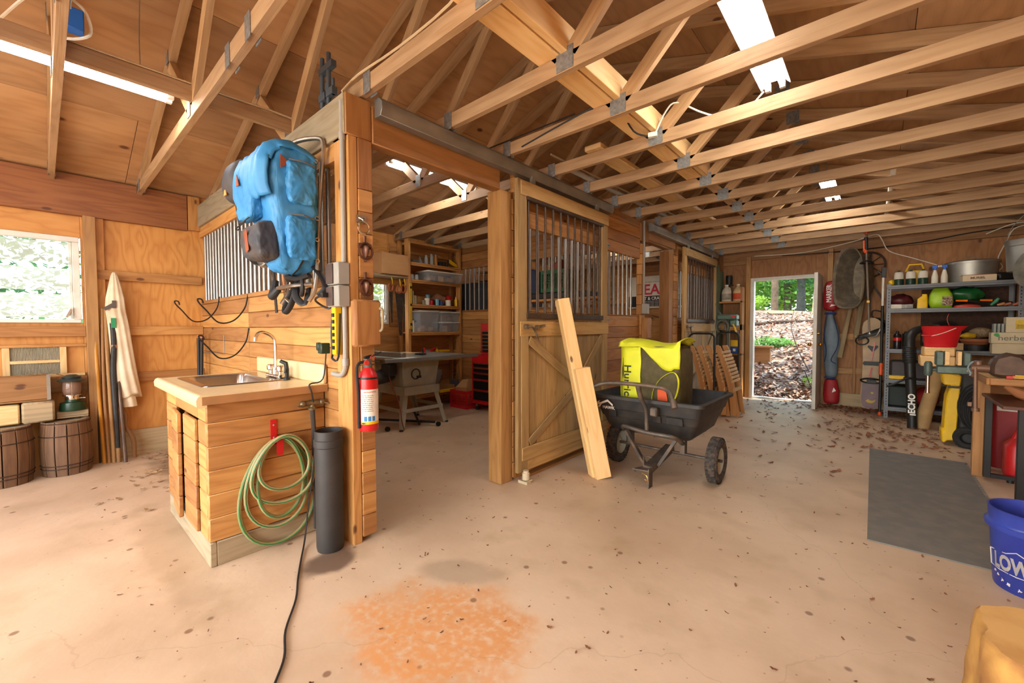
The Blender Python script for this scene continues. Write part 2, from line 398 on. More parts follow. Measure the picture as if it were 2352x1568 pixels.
# ============================================================ SHELL
XL, XR, YB, YF, XS = -5.38, 1.45, 8.15, -2.9, -2.17
def floor_mat():
    m, n, l, b = newmat('concrete_floor'); b.inputs['Roughness'].default_value = .5
    geo = n.new('ShaderNodeNewGeometry'); P = geo.outputs['Position']
    def nz(scale, det=6, dist=0, vec=P):
        x = n.new('ShaderNodeTexNoise'); x.inputs['Scale'].default_value = scale; x.inputs['Detail'].default_value = det; x.inputs['Distortion'].default_value = dist
        l.new(vec, x.inputs['Vector']); return x.outputs[0]
    def mr(x, a, c, o0=0, o1=1, sm=True):
        q = n.new('ShaderNodeMapRange'); l.new(x, q.inputs[0]); q.inputs[1].default_value = a; q.inputs[2].default_value = c; q.inputs[3].default_value = o0; q.inputs[4].default_value = o1
        if sm: q.interpolation_type = 'SMOOTHSTEP'
        return q.outputs[0]
    def mul(x, y):
        q = n.new('ShaderNodeMath'); q.operation = 'MULTIPLY'
        for i, v in enumerate((x, y)):
            if isinstance(v, (int, float)): q.inputs[i].default_value = v
            else: l.new(v, q.inputs[i])
        return q.outputs[0]
    def mix(f, a, c):
        q = n.new('ShaderNodeMix'); q.data_type = 'RGBA'
        l.new(f, q.inputs[0])
        if isinstance(a, tuple): q.inputs[6].default_value = a
        else: l.new(a, q.inputs[6])
        q.inputs[7].default_value = c; return q.outputs[2]
    def spot(cx, cy, rx, ry, rot=0):
        mp = n.new('ShaderNodeMapping'); mp.vector_type = 'TEXTURE'; mp.inputs['Location'].default_value = (cx, cy, 0); mp.inputs['Rotation'].default_value = (0, 0, rot); mp.inputs['Scale'].default_value = (rx, ry, 1)
        l.new(P, mp.inputs[0]); ln = n.new('ShaderNodeVectorMath'); ln.operation = 'LENGTH'; l.new(mp.outputs[0], ln.inputs[0])
        return mr(ln.outputs['Value'], 0, 1, 1, 0)
    c = mix(mr(nz(1.1), .35, .7), hx('#d0b595'), hx('#b79b7c'))
    c = mix(mul(mr(nz(4, 8), .5, .75), .45), c, hx('#a58a66'))
    # rust patch
    s1 = spot(-1.30, 1.02, .62, .48, .5); n1 = nz(5, 8)
    a = n.new('ShaderNodeMath'); a.operation = 'ADD'; l.new(s1, a.inputs[0]); l.new(n1, a.inputs[1])
    c = mix(mul(mul(mr(a.outputs[0], .62, 1.15), mr(nz(30, 10), .2, .6)), .8), c, hx('#c98238'))
    # dirt smears
    for (cx, cy, rx, ry, rot, amt, col) in ((-2.12, .96, .2, .26, .1, .8, '#4a3020'), (-4.6, .85, 1.0, .45, 0, .75, '#6d5a44'), (-2.9, .45, 1.4, .25, 0, .35, '#7d6546'), (-1.55, 1.35, .4, .18, .5, .5, '#8a765c'), (.1, 7.6, .9, .7, 0, .6, '#6a4a30'), (-1.7, 6.6, .6, 1.2, 0, .35, '#75624a')):
        sp = spot(cx, cy, rx, ry, rot); a = n.new('ShaderNodeMath'); a.operation = 'ADD'; l.new(sp, a.inputs[0]); l.new(nz(6, 8), a.inputs[1])
        c = mix(mul(mr(a.outputs[0], .7, 1.2), amt), c, hx(col))
    # specks
    vo = n.new('ShaderNodeTexVoronoi'); vo.inputs['Scale'].default_value = 7; vo.inputs['Randomness'].default_value = 1; l.new(P, vo.inputs['Vector'])
    sc = n.new('ShaderNodeSeparateColor'); l.new(vo.outputs['Color'], sc.inputs[0])
    sp = mul(mr(vo.outputs['Distance'], .07, .13, 1, 0), mr(sc.outputs[0], .42, .44))
    c = mix(mul(sp, .75), c, hx('#6b4428'))
    vo = n.new('ShaderNodeTexVoronoi'); vo.inputs['Scale'].default_value = 26; l.new(P, vo.inputs['Vector'])
    sc = n.new('ShaderNodeSeparateColor'); l.new(vo.outputs['Color'], sc.inputs[0])
    sp = mul(mr(vo.outputs['Distance'], .06, .12, 1, 0), mr(sc.outputs[1], .62, .64))
    c = mix(mul(sp, .6), c, hx('#7a5434'))
    # hairline cracks
    vc = n.new('ShaderNodeTexVoronoi'); vc.feature = 'DISTANCE_TO_EDGE'; vc.inputs['Scale'].default_value = .45
    nn = n.new('ShaderNodeTexNoise'); nn.inputs['Scale'].default_value = 2; nn.inputs['Detail'].default_value = 5; l.new(P, nn.inputs['Vector'])
    va = n.new('ShaderNodeMix'); va.data_type = 'VECTOR'; va.inputs[0].default_value = .35; l.new(P, va.inputs[4]); l.new(nn.outputs['Color'], va.inputs[5]); l.new(va.outputs[1], vc.inputs['Vector'])
    c = mix(mr(vc.outputs[0], .0004, .0013, .2, 0), c, hx('#8a7050'))
    l.new(c, b.inputs['Base Color'])
    bp = n.new('ShaderNodeBump'); bp.inputs['Strength'].default_value = .2; bp.inputs['Distance'].default_value = .01; l.new(nz(14, 8), bp.inputs['Height']); l.new(bp.outputs[0], b.inputs['Normal'])
    return m
b = B(); b.bb(XL-.1, XR+.1, YF-.1, YB+.05, -.12, 0); struct('floor', b, floor_mat())

# --- left wall with window openings (bay window Y -.95..0.25, stall window Y 2.55..3.35)
WZ0, WZ1 = 1.27, 2.03
b = B()
def plypanel(b, y0, y1, z0, z1, x0, x1):
    y = y0
    while y < y1-.01:
        e = min(y+1.22, y1); b.obox(((x0+x1)/2, (y+e)/2, (z0+z1)/2), [(0, 0, 1), (0, 1, 0), (1, 0, 0)], (z1-z0, e-y-.002, x1-x0)); y = e
T = XL-.05
plypanel(b, .25, 3.0, 0, 2.62, T, XL)
b.bm.free(); b = B()
for (y0, y1) in ((YF, -.97), (.25, 2.62), (3.36, 5.4), (5.4, YB)):
    plypanel(b, y0, y1, 0, 2.7, T, XL)
for (y0, y1) in ((-.97, .25), (2.62, 3.36)):
    plypanel(b, y0, y1, 0, WZ0, T, XL); plypanel(b, y0, y1, WZ1, 2.7, T, XL)
struct('wall_left', b, W_PLYW)
# back wall with doorway X -1.59..-.76, z 0..2.0
b = B()
def backpanel(b, x0, x1, z0, z1):
    x = x0
    while x < x1-.01:
        e = min(x+1.22, x1); b.obox(((x+e)/2, YB+.025, (z0+z1)/2), [(0, 0, 1), (1, 0, 0), (0, 1, 0)], (z1-z0, e-x-.002, .05)); x = e
backpanel(b, XL-.05, -1.6, 0, 3.7); backpanel(b, -1.6, -.75, 2.02, 3.7); backpanel(b, -.75, XR+.05, 0, 3.7)
struct('wall_back', b, W_PLYB)
b = B(); plypanel(b, YF, YB, 0, 2.7, XR, XR+.05); struct('wall_right', b, W_PLYW)
# front wall with the wide barn door opening
b = B()
for x0, x1, z0, z1 in ((XL-.05, -4.4, 0, 3.7), (-4.4, 1.0, 2.5, 3.7), (1.0, XR+.05, 0, 3.7)):
    b.obox(((x0+x1)/2, YF-.025, (z0+z1)/2), [(0, 0, 1), (1, 0, 0), (0, 1, 0)], (z1-z0, x1-x0, .05))
struct('wall_front', b, W_PLYW)

# --- roof decks, pitched about the ridge X=-2.2
RX, RZ = -2.2, 3.60
def slope(x): return .35 if x < RX else .31
CT = .095
def roof(sign):
    b = B(); x_end = (XL-.25) if sign < 0 else (XR+.25); SL = slope(x_end)
    run = abs(x_end-RX); ln = run*math.sqrt(1+SL*SL); a = Vector((sign, 0, -SL)).normalized(); nrm = Vector((sign*SL, 0, 1)).normalized()
    o = Vector((RX, 0, RZ+CT))
    k = 0; s0 = 0
    while s0 < ln:
        e = min(s0+1.22, ln); y = YF-.2 + (1.22 if k % 2 else 0) - 1.22
        while y < YB+.2:
            y1 = min(y+2.44, YB+.2); y0 = max(y, YF-.2)
            if y1 > y0: b.obox(o+a*((s0+e)/2)+nrm*.012+Vector((0, (y0+y1)/2, 0)), [(0, 1, 0), a, nrm], (y1-y0-.004, e-s0-.004, .02))
            y += 2.44
        s0 = e; k += 1
    b.obox(o+a*(ln/2)+nrm*.04+Vector((0, (YF+YB)/2, 0)), [(0, 1, 0), a, nrm], (YB-YF+.6, ln, .03))
    return b
struct('ceiling', roof(-1), W_PLYR); struct('ceiling', roof(1), W_PLYR)

# --- trim of the left bay: plate beam, posts, girts, base
b = B(); b.bb(XL, XL+.045, YF, 1.02, 2.22, 2.575); struct('trim_1', b, W_RED, bevel=.003)
b = B(); b.bb(XL, XL+.05, 1.025, 1.125, 2.23, 2.575); struct('trim_2', b, W_PINE, bevel=.002)
b = B(); b.bb(XL, XL+.10, .265, .345, 0, 2.22); struct('trim_3', b, W_POST, bevel=.003)
for i, z in enumerate((1.67, 1.155, .71)):
    b = B(); b.bb(XL, XL+.04, .346, 1.13, z, z+.085); struct('trim_%d' % (4+i), b, W_PINE, bevel=.002)
b = B(); b.bb(XL, XL+.035, .346, .40, 0.2, 2.22); struct('trim_7', b, W_PLYW, bevel=.002)
b = B(); b.bb(XL, XL+.04, YF, .264, WZ0-.12, WZ0-.03); struct('trim_8', b, W_PINE, bevel=.002)
b = B(); b.bb(XL, XL+.03, YF, .264, 1.06, 1.085); struct('trim_9', b, W_PINE, bevel=.002)
b = B(); b.bb(XL, XL+.04, .346, 1.13, 0, .24); struct('baseboard_left', b, W_GREY, bevel=.003)
b = B(); b.bb(XL, XL+.04, -.9, .264, .66, .80); struct('trim_10', b, W_BEAM, bevel=.003)
# window of the left bay: white aluminium frame with louvre panes
def window(n, y0, y1, z0, z1, nl, x=XL):
    f = B(); t = .045
    f.bb(x-.04, x+.02, y0, y1, z1-t, z1); f.bb(x-.04, x+.02, y0, y1, z0, z0+t*.7); f.bb(x-.04, x+.02, y0, y0+t, z0+t*.7, z1-t); f.bb(x-.04, x+.02, y1-t, y1, z0+t*.7, z1-t)
    f.bb(x-.03, x+.005, y1-t-.022, y1-t-.001, z0+.034, z1-t-.002)
    o = struct('window_%d' % n, f, WHITE, bevel=.003)
    for i in range(nl):
        h = (z1-z0-.07)/nl; zc = z0+.035+h*(i+.5); g = B()
        g.obox((x-.012, (y0+y1)/2, zc), [(0, 1, 0), (math.sin(R(-32)), 0, math.cos(R(-32))), (math.cos(R(-32)), 0, math.sin(R(32)))], (y1-y0-2*t-.02, h*1.05, .005))
        link('louvre_pane', g, LOUV, parent=o)
    g = B(); g.box((x+.025, y1-t-.02, z0+.1), (.02, .025, .07)); g.beam((x+.035, y1-t-.02, z0+.12), (x+.06, y1-t-.05, z0+.05), .012, .02); link('window_crank', g, WHITE, parent=o)
    return o
LOUV = glass('frosted_louvre', '#dde6dd', .25, .42)
window(1, -.97, .24, WZ0, WZ1, 3)
window(2, 2.62, 3.36, WZ0, WZ1, 5)

# --- back wall trim: studs, door casing, girts
def stud(nm, x0, x1, z0=0, z1=2.42, d=.09, y=YB, m=None):
    b = B(); b.bb(x0, x1, y-d, y, z0, z1); return struct(nm, b, m or W_POST, bevel=.003)
stud('trim_11', -1.72, -1.65); stud('trim_12', -.60, -.53)
stud('trim_13', -.27, -.235, .21, 2.355, .045, m=W_BEAM)
for i, (x0, x1, z) in enumerate(((-.52, 1.45, 1.02), (-.52, 1.45, .5), (-2.1, -1.73, 2.3))):
    b = B(); b.bb(x0, x1, YB-.038, YB, z, z+.09); struct('trim_%d' % (14+i), b, W_POST, bevel=.002)
b = B(); b.bb(-.52, XR, YB-.04, YB, 0, .2); struct('baseboard_back', b, W_GREY, bevel=.003)
b = B(); b.bb(-2.1, XR, YB-.045, YB, 2.36, 2.49); struct('trim_17', b, W_BEAM, bevel=.003)
b = B(); b.bb(XR-.05, XR, YF, YB-.05, 2.36, 2.49); struct('trim_18', b, W_BEAM, bevel=.003)
b = B(); b.bb(-1.655, -1.6, YB-.07, YB+.05, 0, 2.05); b.bb(-.75, -.70, YB-.07, YB+.05, 0, 2.05); b.bb(-1.6, -.75, YB-.07, YB+.05, 2.0, 2.05); b.bb(-1.6, -.75, YB-.05, YB+.06, 0, .02)
struct('trim_19', b, WHITE, bevel=.004)
# open door leaf hinged on the right, swung into the barn
b = B(); b.bb(-.70, -.655, 7.38, 8.12, .02, 2.0)
d = struct('door_1', b, WHITE, bevel=.003)
g = B(); g.cyl((-.71, 7.45, .96), (-.64, 7.45, .96), .012, seg=10); g.ball((-.615, 7.45, .96), .028); g.ball((-.745, 7.45, .96), .028); g.cyl((-.72, 7.45, 1.12), (-.63, 7.45, 1.12), .02, seg=12)
link('door_knob', g, plain('brass', '#b9873c', .3, .9), parent=d)
for z in (.25, 1.05, 1.8):
    g = B(); g.bb(-.71, -.698, 8.09, 8.13, z, z+.1); link('hinge', g, GALV, parent=d)

# --- stall partitions ------------------------------------------------------
BT = .045
def bars(parent, axis, fix, a, z0, z1, r=.0135, m=None):
    for q in a:
        g = B(); p = (q, fix) if axis == 'x' else (fix, q); g.cyl((*p, z0), (*p, z1), r, seg=10); link('bar', g, m or STEEL, parent=parent)
# near partition across the barn at Y=1.15 (boards below, bars, beam above)
YP = 1.155
b = B(); boards(b, 'x', YP, BT, XL, -2.33, 0, 1.47, (-3.9,)); np_ = struct('wall_stall_near', b, W_PINE, bevel=.004)
g = B(); g.bb(XL, -2.33, YP-.03, YP+.03, 1.47, 1.505); link('bottom_rail', g, W_PINE, parent=np_, bevel=.003)
g = B(); g.bb(XL, -2.33, YP-.03, YP+.03, 2.17, 2.27); link('top_rail', g, W_PINE, parent=np_, bevel=.003)
g = B(); g.bb(XL, -2.18, YP-.05, YP+.04, 2.27, 2.49); link('beam', g, W_GREY, parent=np_, bevel=.004)
bars(np_, 'x', YP, [XL+.1+.1*i for i in range(29)], 1.5, 2.18)
for o in children(np_):
    if o.name.startswith('bar') : o['label'] = 'galvanised vertical bar'
# end column of the near partition
b = B()
for i in range(18):
    z = .03+i*BH
    if z+BH > 2.0: break
    b.bb(-2.345, -2.165, 1.178, 1.262, z+.0015, z+BH-.0015)
b.bb(-2.335, -2.172, 1.125, 1.175, .0, 2.27); b.bb(-2.345, -2.165, 1.178, 1.262, 1.992, 2.268); b.bb(-2.335, -2.168, 1.112, 1.262, 2.27, 2.49)
struct('trim_20', b, W_PINE, bevel=.003)

# stall front line X=-2.17: header beam, track rail, boarded fronts
b = B(); b.bb(-2.24, -2.16, 1.265, 2.32, 2.26, 2.47); b.bb(-2.24, -2.16, 4.93, 5.72, 2.28, 2.47); struct('trim_21', b, W_BEAM, bevel=.005)
def front(name, y0, y1):
    b = B(); boards(b, 'y', XS-.022, BT, y0, y1, 0, 1.36); boards(b, 'y', XS-.022, BT, y0, y1, 2.04, 2.46)
    o = struct(name, b, W_PINE, bevel=.004)
    n = int((y1-y0-.2)/.105); bars(o, 'y', XS-.022, [y0+.12+.105*i for i in range(n)], 1.35, 2.05)
    g = B(); g.bb(XS-.055, XS+.004, y0, y1, 2.44, 2.495); link('cap_rail', g, W_BEAM, parent=o, bevel=.003)
    return o
front('wall_stall_front', 2.49, 4.80); front('wall_stall_front', 6.02, YB-.01)
def post(nm, y0, y1, x0=-2.30, x1=-2.16, z1=2.27, m=None):
    b = B(); b.bb(x0, x1, y0, y1, 0, z1); return struct(nm, b, m or W_POST, bevel=.006)
post('trim_22', 2.32, 2.45); 
b = B()
for i in range(18):
    z = i*BH+.02; b.bb(-2.2, -2.155, 2.452, 2.495, z+.002, z+BH-.002)
    b.bb(-2.215, -2.145, 4.802, 4.90, z+.002, z+BH-.002); b.bb(-2.2, -2.15, 5.86, 6.02, z+.002, z+BH-.002)
struct('trim_23', b, W_PINE, bevel=.004)
post('trim_24', 5.72, 5.86, m=W_BEAM)
b = B(); b.bb(-2.22, -2.15, 4.80, 5.0, 2.26, 2.47); b.bb(-2.16, -2.145, 5.0, 5.9, 2.3, 2.42); struct('trim_25', b, W_BEAM, bevel=.004)
# divider between the two stalls
b = B(); boards(b, 'x', 4.57, BT, XL, XS-.05, 0, 1.5); boards(b, 'x', 4.57, BT, XL, XS-.05, 2.16, 2.49)
dv = struct('wall_stall_divider', b, W_PINE, bevel=.003)
bars(dv, 'x', 4.57, [XL+.35+.105*i for i in range(26)], 1.49, 2.17, m=STEEL)
# back of the stalls lined with boards on the far wall of stall two
b = B(); boards(b, 'x', YB-.02, .03, XL, XS-.05, 0, 2.45, (-3.9,)); struct('wall_stall_back', b, W_PINE, bevel=.003)
# boards of stall one on the left wall
b = B(); boards(b, 'y', XL+.015, .03, YP+.03, 4.54, 0, WZ0-.04); boards(b, 'y', XL+.015, .03, YP+.03, 2.6, WZ0-.04, 2.2); boards(b, 'y', XL+.015, .03, 3.38, 4.54, WZ0-.04, 2.45)
struct('wall_stall_left', b, W_PINE, bevel=.003)

# door track rails
def track(y0, y1, lab):
    b = B(); poly = [(-.03, .0), (.03, .0), (.045, .03), (.045, .075), (.012, .105), (-.03, .105)]
    b.prism(poly, (-2.115, y0, 2.395), (1, 0, 0), (0, 0, 1), (0, y1-y0, 0))
    solo('door_track', lab, 'rail', b, GALV, bevel=.002)
track(1.27, 3.95, 'grey galvanised sliding door rail above the near stall opening')
track(4.98, 7.75, 'grey galvanised sliding door rail above the far stall opening')
# ============================================================ ROOF TRUSSES
def plates(b, x, z, y, w=.085, h=.10): 
    b.box((x, y-.0215, z), (w, .003, h)); b.box((x, y+.0215, z), (w, .003, h))
def truss():
    t = thing('roof_truss', '', 'roof truss', (0, 0, 2.5), group='roof trusses spanning the barn'); t['group'] = 'roof trusses spanning the barn'
    g = B(); g.beam((XL+.046, 0, 2.545), (XR-.01, 0, 2.545), .038, .089); link('bottom_chord', g, W_TRUSS, parent=t, bevel=.002)
    for s in (-1, 1):
        xe = XL-.2 if s < 0 else XR+.2
        g = B(); g.beam((RX, 0, RZ+.045), (xe, 0, RZ+.045-slope(xe)*abs(xe-RX)), .038, .089); link('top_chord', g, W_TRUSS, parent=t)
    def web(x0, z0, x1, z1):
        g = B(); g.beam((x0, 0, z0), (x1, 0, z1), .038, .082); link('web', g, W_TRUSS, parent=t, bevel=.002)
    j = [-3.2, -1.2]; rb = lambda x: RZ - slope(x)*abs(x-RX)
    web(-3.17, 2.585, RX-.05, rb(RX)); web(-1.23, 2.585, RX+.05, rb(RX))
    web(-3.23, 2.585, -3.78, rb(-3.78)+.02); web(-1.17, 2.585, -.62, rb(-.62)+.02)
    for x, z in ((-3.2, 2.57), (-1.2, 2.56), (-2.4, 2.545), (-.62, 3.13), (-3.78, 3.13), (RX, 3.6), (XL+.2, 2.55), (-2.1, 2.545)):
        g = B(); plates(g, x, z, 0, .1 if x > -2 else .07, .11); link('nail_plate', g, PLATE, parent=t)
    return t
T0 = truss()
TY = [-1.04+.565*i for i in range(17)]
LAB = {0: 'roof truss behind the left strip light, above the photographer', 1: 'roof truss crossing above the nearest floor, beside the left strip light', 2: 'roof truss passing below the left strip light, second chord from the left edge',
 3: 'roof truss just past the right end of the left strip light', 4: 'roof truss resting on the near stall corner column', 5: 'roof truss over the near stall opening, crossing under the big strip light',
 6: 'roof truss with a black cable lying on its bottom chord', 7: 'roof truss with the white plug joint on its plate',
 8: 'roof truss one bay beyond the white plug joint', 9: 'roof truss two bays beyond the white plug joint', 10: 'roof truss above the vertical grey conduit between the stalls', 
 11: 'roof truss in front of the far right strip light', 12: 'roof truss crossing under the far right strip light', 13: 'roof truss just beyond the far right strip light', 14: 'roof truss third from the back wall', 15: 'roof truss second from the back wall, carrying the trimmer', 16: 'roof truss nearest the back wall'}
for i, y in enumerate(TY):
    if i == 0: T0.location.y = y; T0['label'] = LAB[0]
    else: dup(T0, (0, y, 2.5), LAB[i])
ty = lambda k: TY[k]
# strongback of two long planks over the truss chords
b = B(); b.bb(-1.37, -1.235, .4, 4.1, 2.592, 2.632); b2 = B()
st = thing('strongback', 'long L-shaped pair of orange planks lying along the truss chords overhead', 'beam', (-1.3, 2.2, 2.592))
link('flat_plank', b, W_NEW, parent=st, bevel=.003)
b2.bb(-1.225, -1.185, .4, 4.1, 2.592, 2.732); link('upright_plank', b2, W_NEW, parent=st, bevel=.003)
b = B(); b.bb(-3.16, -3.12, -1.5, 1.25, 2.592, 2.68); solo('runner', 'pale runner board with stapled cables beside the left strip light', 'board', b, W_TRUSS, bevel=.003)
b = B(); b.bb(-1.75, -1.61, 2.85, 7.0, 2.592, 2.63); solo('plank', 'grey flat plank stored across the truss chords over the stall fronts', 'plank', b, W_LIGHT, bevel=.003)
b = B(); b.cyl((-2.08, 3.0, 2.62), (-2.04, 5.6, 2.62), .021, seg=12, cap=False); solo('stored_pipe', 'grey plastic pipe stored on the truss chords above the near stall front', 'pipe', b, GREYPVC, solid=.003)
b = B(); b.cyl((-2.0, 2.75, 2.61), (-1.92, 5.4, 2.61), .008, seg=6); solo('thin_rod', 'thin wooden rod lying on the chords beside the stored grey pipe', 'rod', b, W_GREY)
b = B(); b.cyl((.08, 4.9, 2.62), (.05, 7.5, 2.62), .018, seg=10, cap=False); solo('stored_pipe', 'white pipe stored over the chords right of the far strip light', 'pipe', b, OFFW, solid=.003)

# strip lights
TUBE = plain('fluorescent_tube', '#ffffff', .5, emit=44, var=0)
def striplight(x, y0, y1, z, lab, w=.13, energy=22):
    t = thing('strip_light', lab, 'ceiling light', (x, (y0+y1)/2, z), group='fluorescent strip lights')
    g = B(); poly = [(-w/2, -.01), (-w/4, .035), (w/4, .035), (w/2, -.01), (w/2-.004, -.01), (w/4-.003, .03), (-w/4+.003, .03), (-w/2+.004, -.01)]
    g.prism(poly, (x, y0, z+.02), (1, 0, 0), (0, 0, 1), (0, y1-y0, 0)); link('reflector', g, WHITE, parent=t)
    for s in (-1, 1):
        g = B(); g.cyl((x+s*w*.24, y0+.03, z), (x+s*w*.24, y1-.03, z), .015, seg=10); link('tube', g, TUBE, parent=t)
        for y in (y0+.015, y1-.015):
            g = B(); g.box((x+s*w*.24, y, z+.01), (.03, .03, .05)); link('lamp_holder', g, WHITE, parent=t)
    for y in (y0+.15, y1-.15):
        g = B(); g.tube([(x, y, z+.05), (x+.005, y, z+.3), (x, y+.01, RZ-slope(x)*abs(x-RX))], .003, 5); link('chain', g, GALV, parent=t)
    return t
striplight(-3.33, -.64, .58, 2.645, 'long fluorescent strip light at the upper left, hung above the trusses of the left bay')
striplight(-.54, 2.05, 3.27, 2.80, 'large fluorescent strip light overhead right of centre, crossed by one truss chord', w=.17)
striplight(-.46, 5.62, 6.84, 2.84, 'distant fluorescent strip light over the aisle towards the back door', w=.15)
striplight(-3.5, 2.2, 3.3, 2.78, 'fluorescent strip light inside the near stall above the table saw', w=.16)
striplight(-1.9, -2.2, -.98, 2.80, 'unseen fluorescent strip light added behind the camera for extra brightness', w=.17)  # extra fixture out of view, added to light the near end
striplight(-.1, -1.6, -.4, 2.74, 'unseen fluorescent strip light added behind the camera to the right for extra brightness', w=.17)  # another added fixture behind the camera, there only for its light
striplight(-3.5, 5.9, 7.1, 2.78, 'fluorescent strip light inside the far stall', w=.16)
# ============================================================ LEFT BAY
# heater vent panel in wooden frame (on the wall)
t = thing('vent_panel', 'corrugated grey vent panel in a pale wooden frame under the left window', 'vent', (XL, -.04, .80))
b = B(); x0, x1 = XL+.002, XL+.028
for (y0, y1, z0, z1) in ((-.22, .25, .80, .825), (-.22, -.18, .825, 1.06), (.10, .14, .825, 1.06), (-.18, .10, .925, .95)): b.bb(x0, x1, y0, y1, z0, z1)
link('frame', b, W_LIGHT, parent=t, bevel=.002)
b = B(); b.grid(lambda u, v: (XL+.012+.005*(math.cos(u*PI*70)), -.18+.28*u, .825+.235*v), 210, 2); link('corrugated_sheet', b, plain('vent_grey', '#b9b19c', .6), parent=t)

# nail kegs
RUSTB = plain('rusty_hoop', '#4a3424', .7, .4, .2, 20)
def keg(x, y, r, h, lab):
    t = thing('nail_keg', lab, 'keg', (x, y, 0), group='old wooden nail kegs by the left wall')
    n = 13
    for i in range(n):
        b = B(); a0 = 2*PI*i/n+.02; a1 = 2*PI*(i+1)/n-.02; rings = []
        for k in range(9):
            z = h*k/8; rr = r*(.90+.10*math.sin(PI*k/8))
            aa = [a0, (a0+a1)/2, a1]
            rings.append([(x+rr*math.cos(q), y+rr*math.sin(q), z) for q in aa]+[(x+(rr-.012)*math.cos(q), y+(rr-.012)*math.sin(q), z) for q in aa[::-1]])
        b.loft(rings); link('stave', b, W_KEG, parent=t, bevel=.002)
    b = B(); b.cyl((x, y, h-.03), (x, y, h-.015), r*.88, seg=28); link('lid', b, W_GREY, parent=t)
    for z in (.14*h, .2*h, .74*h, .97*h):
        rr = r*(.90+.10*math.sin(PI*z/h))+.002
        b = B(); b.torus((x, y, z), (0, 0, 1), rr, .004, 32, 6); link('hoop', b, RUSTB, parent=t)
W_KEG = wood('keg_wood', '#a87440', '#7e4e28', '#5c4230', knots=.1, tint=.7, rough=.7, stain='#5a4634', stainamt=.6)
keg(-5.15, .115, .158, .45, 'old wooden nail keg standing nearest the leaning poles, below the lantern')
keg(-5.12, -.225, .165, .45, 'old wooden nail keg cut by the left edge of the photo')
def boxcrate(nm, lab, x0, x1, y0, y1, z0, z1, m, cat='box'):
    t = thing(nm, lab, cat, ((x0+x1)/2, (y0+y1)/2, z0)); w = .014
    b = B(); b.bb(x0, x1, y0, y1, z0, z0+w); link('bottom', b, m, parent=t, bevel=.003)
    for (a, c, d, e) in ((x0, x0+w, y0, y1), (x1-w, x1, y0, y1), (x0+w, x1-w, y0, y0+w), (x0+w, x1-w, y1-w, y1)):
        b = B(); b.bb(a, c, d, e, z0+w, z1); link('side_panel', b, m, parent=t, bevel=.004)
    return t
b = B(); b.bb(-5.33, -5.13, -.125, .055, .451, .62); solo('wood_block', 'grey weathered wood block on the kegs under the brown plank box', 'wood block', b, W_GREY, bevel=.014)
b = B(); b.bb(-5.33, -5.16, -.36, -.135, .451, .61); solo('wood_block', 'pale wood block at the left edge under the brown plank box', 'wood block', b, W_LIGHT, bevel=.01)
t = boxcrate('plank_box', 'long brown wooden box lid lying on the blocks above the kegs', -5.31, -5.17, -.75, .035, .622, .835, W_BEAM)
b = B(); b.bb(-5.172, -5.166, .015, .037, .63, .84); b.bb(-5.31, -5.166, .03, .039, .82, .842); link('metal_corner', b, GALV, parent=t)
b = B(); b.bb(-5.33, -5.17, .065, .26, .45, .505); 
t = boxcrate('small_crate', 'small pale crate behind the right keg under the lantern', -5.335, -5.21, .065, .255, .451, .51, W_GREY)
# camping lantern
x, y, z = -5.24, .16, .511
t = thing('camping_lantern', 'dark green gas camping lantern with glass globe above the kegs', 'lantern', (x, y, z))
b = B(); b.lathe([(.0, 0), (.078, 0), (.082, .01), (.075, .07), (.045, .078), (.04, .12)], (x, y, z), seg=24); link('fuel_tank', b, plain('lantern_green', '#173a26', .35), parent=t)
b = B(); b.lathe([(.035, .075), (.045, .1), (.045, .125), (.06, .13), (.06, .137)], (x, y, z), seg=20); b.cyl((x, y, z+.13), (x, y, z+.26), .006); b.cyl((x, y+.04, z+.1), (x, y+.08, z+.1), .008); link('burner', b, CHROME, parent=t)
b = B(); b.lathe([(.052, .137), (.06, .18), (.058, .235), (.052, .255)], (x, y, z), seg=24, cap=False); link('glass_globe', b, glass('lantern_glass', '#9a7a66', .05, .45), parent=t, solid=.002)
b = B(); b.lathe([(.085, .255), (.088, .262), (.055, .28), (.06, .29), (.03, .31), (0, .312)], (x, y, z), seg=24); link('hood', b, plain('lantern_hood', '#2a3430', .35), parent=t)
b = B(); b.tube([(x, y-.09, z+.325), (x, y-.02, z+.29), (x, y+.05, z+.26)], .003, 6); link('bail_handle', b, CHROME, parent=t)

# leaning poles
def pole(lab, pts, r, m, nm='pole', seg=10, **k):
    b = B(); b.tube(pts, r, seg, smooth=4); return solo(nm, lab, 'pole', b, m, **k)
pole('yellow bamboo pole leaning in the left corner, leftmost of the poles', [(-5.31, .315, 1.44), (-5.27, .325, .7), (-5.22, .345, 0)], .013, plain('bamboo', '#cc8a2a', .4, 0, .15, 3), 'bamboo_pole')
pole('slim brown pole leaning just right of the yellow bamboo pole', [(-5.30, .37, 1.40), (-5.26, .36, .7), (-5.2, .375, 0)], .011, W_BEAM)
pole('thicker brown stave leaning against the black-taped stick', [(-5.31, .385, 1.40), (-5.26, .395, .7), (-5.19, .405, 0)], [.018, .014, .014], W_POST, 'wooden_stave')
b = B(); b.tube([(-5.29, .43, 1.36), (-5.25, .435, 1.1), (-5.25, .425, .8), (-5.21, .43, .4), (-5.17, .435, 0)], [.022, .02, .022, .018, .014], 10, smooth=4)
t = solo('walking_stick', 'crooked stick wrapped in black tape leaning beside the white coverall', 'stick', b, plain('black_tape', '#2d2a28', .6, 0, .2, 25, .4))
g = B(); g.cyl((-5.252, .434, 1.07), (-5.252, .434, 1.04), .0225); link('bare_wood', g, W_POST, parent=t); g = B(); g.cyl((-5.18, .433, .13), (-5.17, .435, 0), .017, .0145); link('bare_wood', g, W_POST, parent=t)
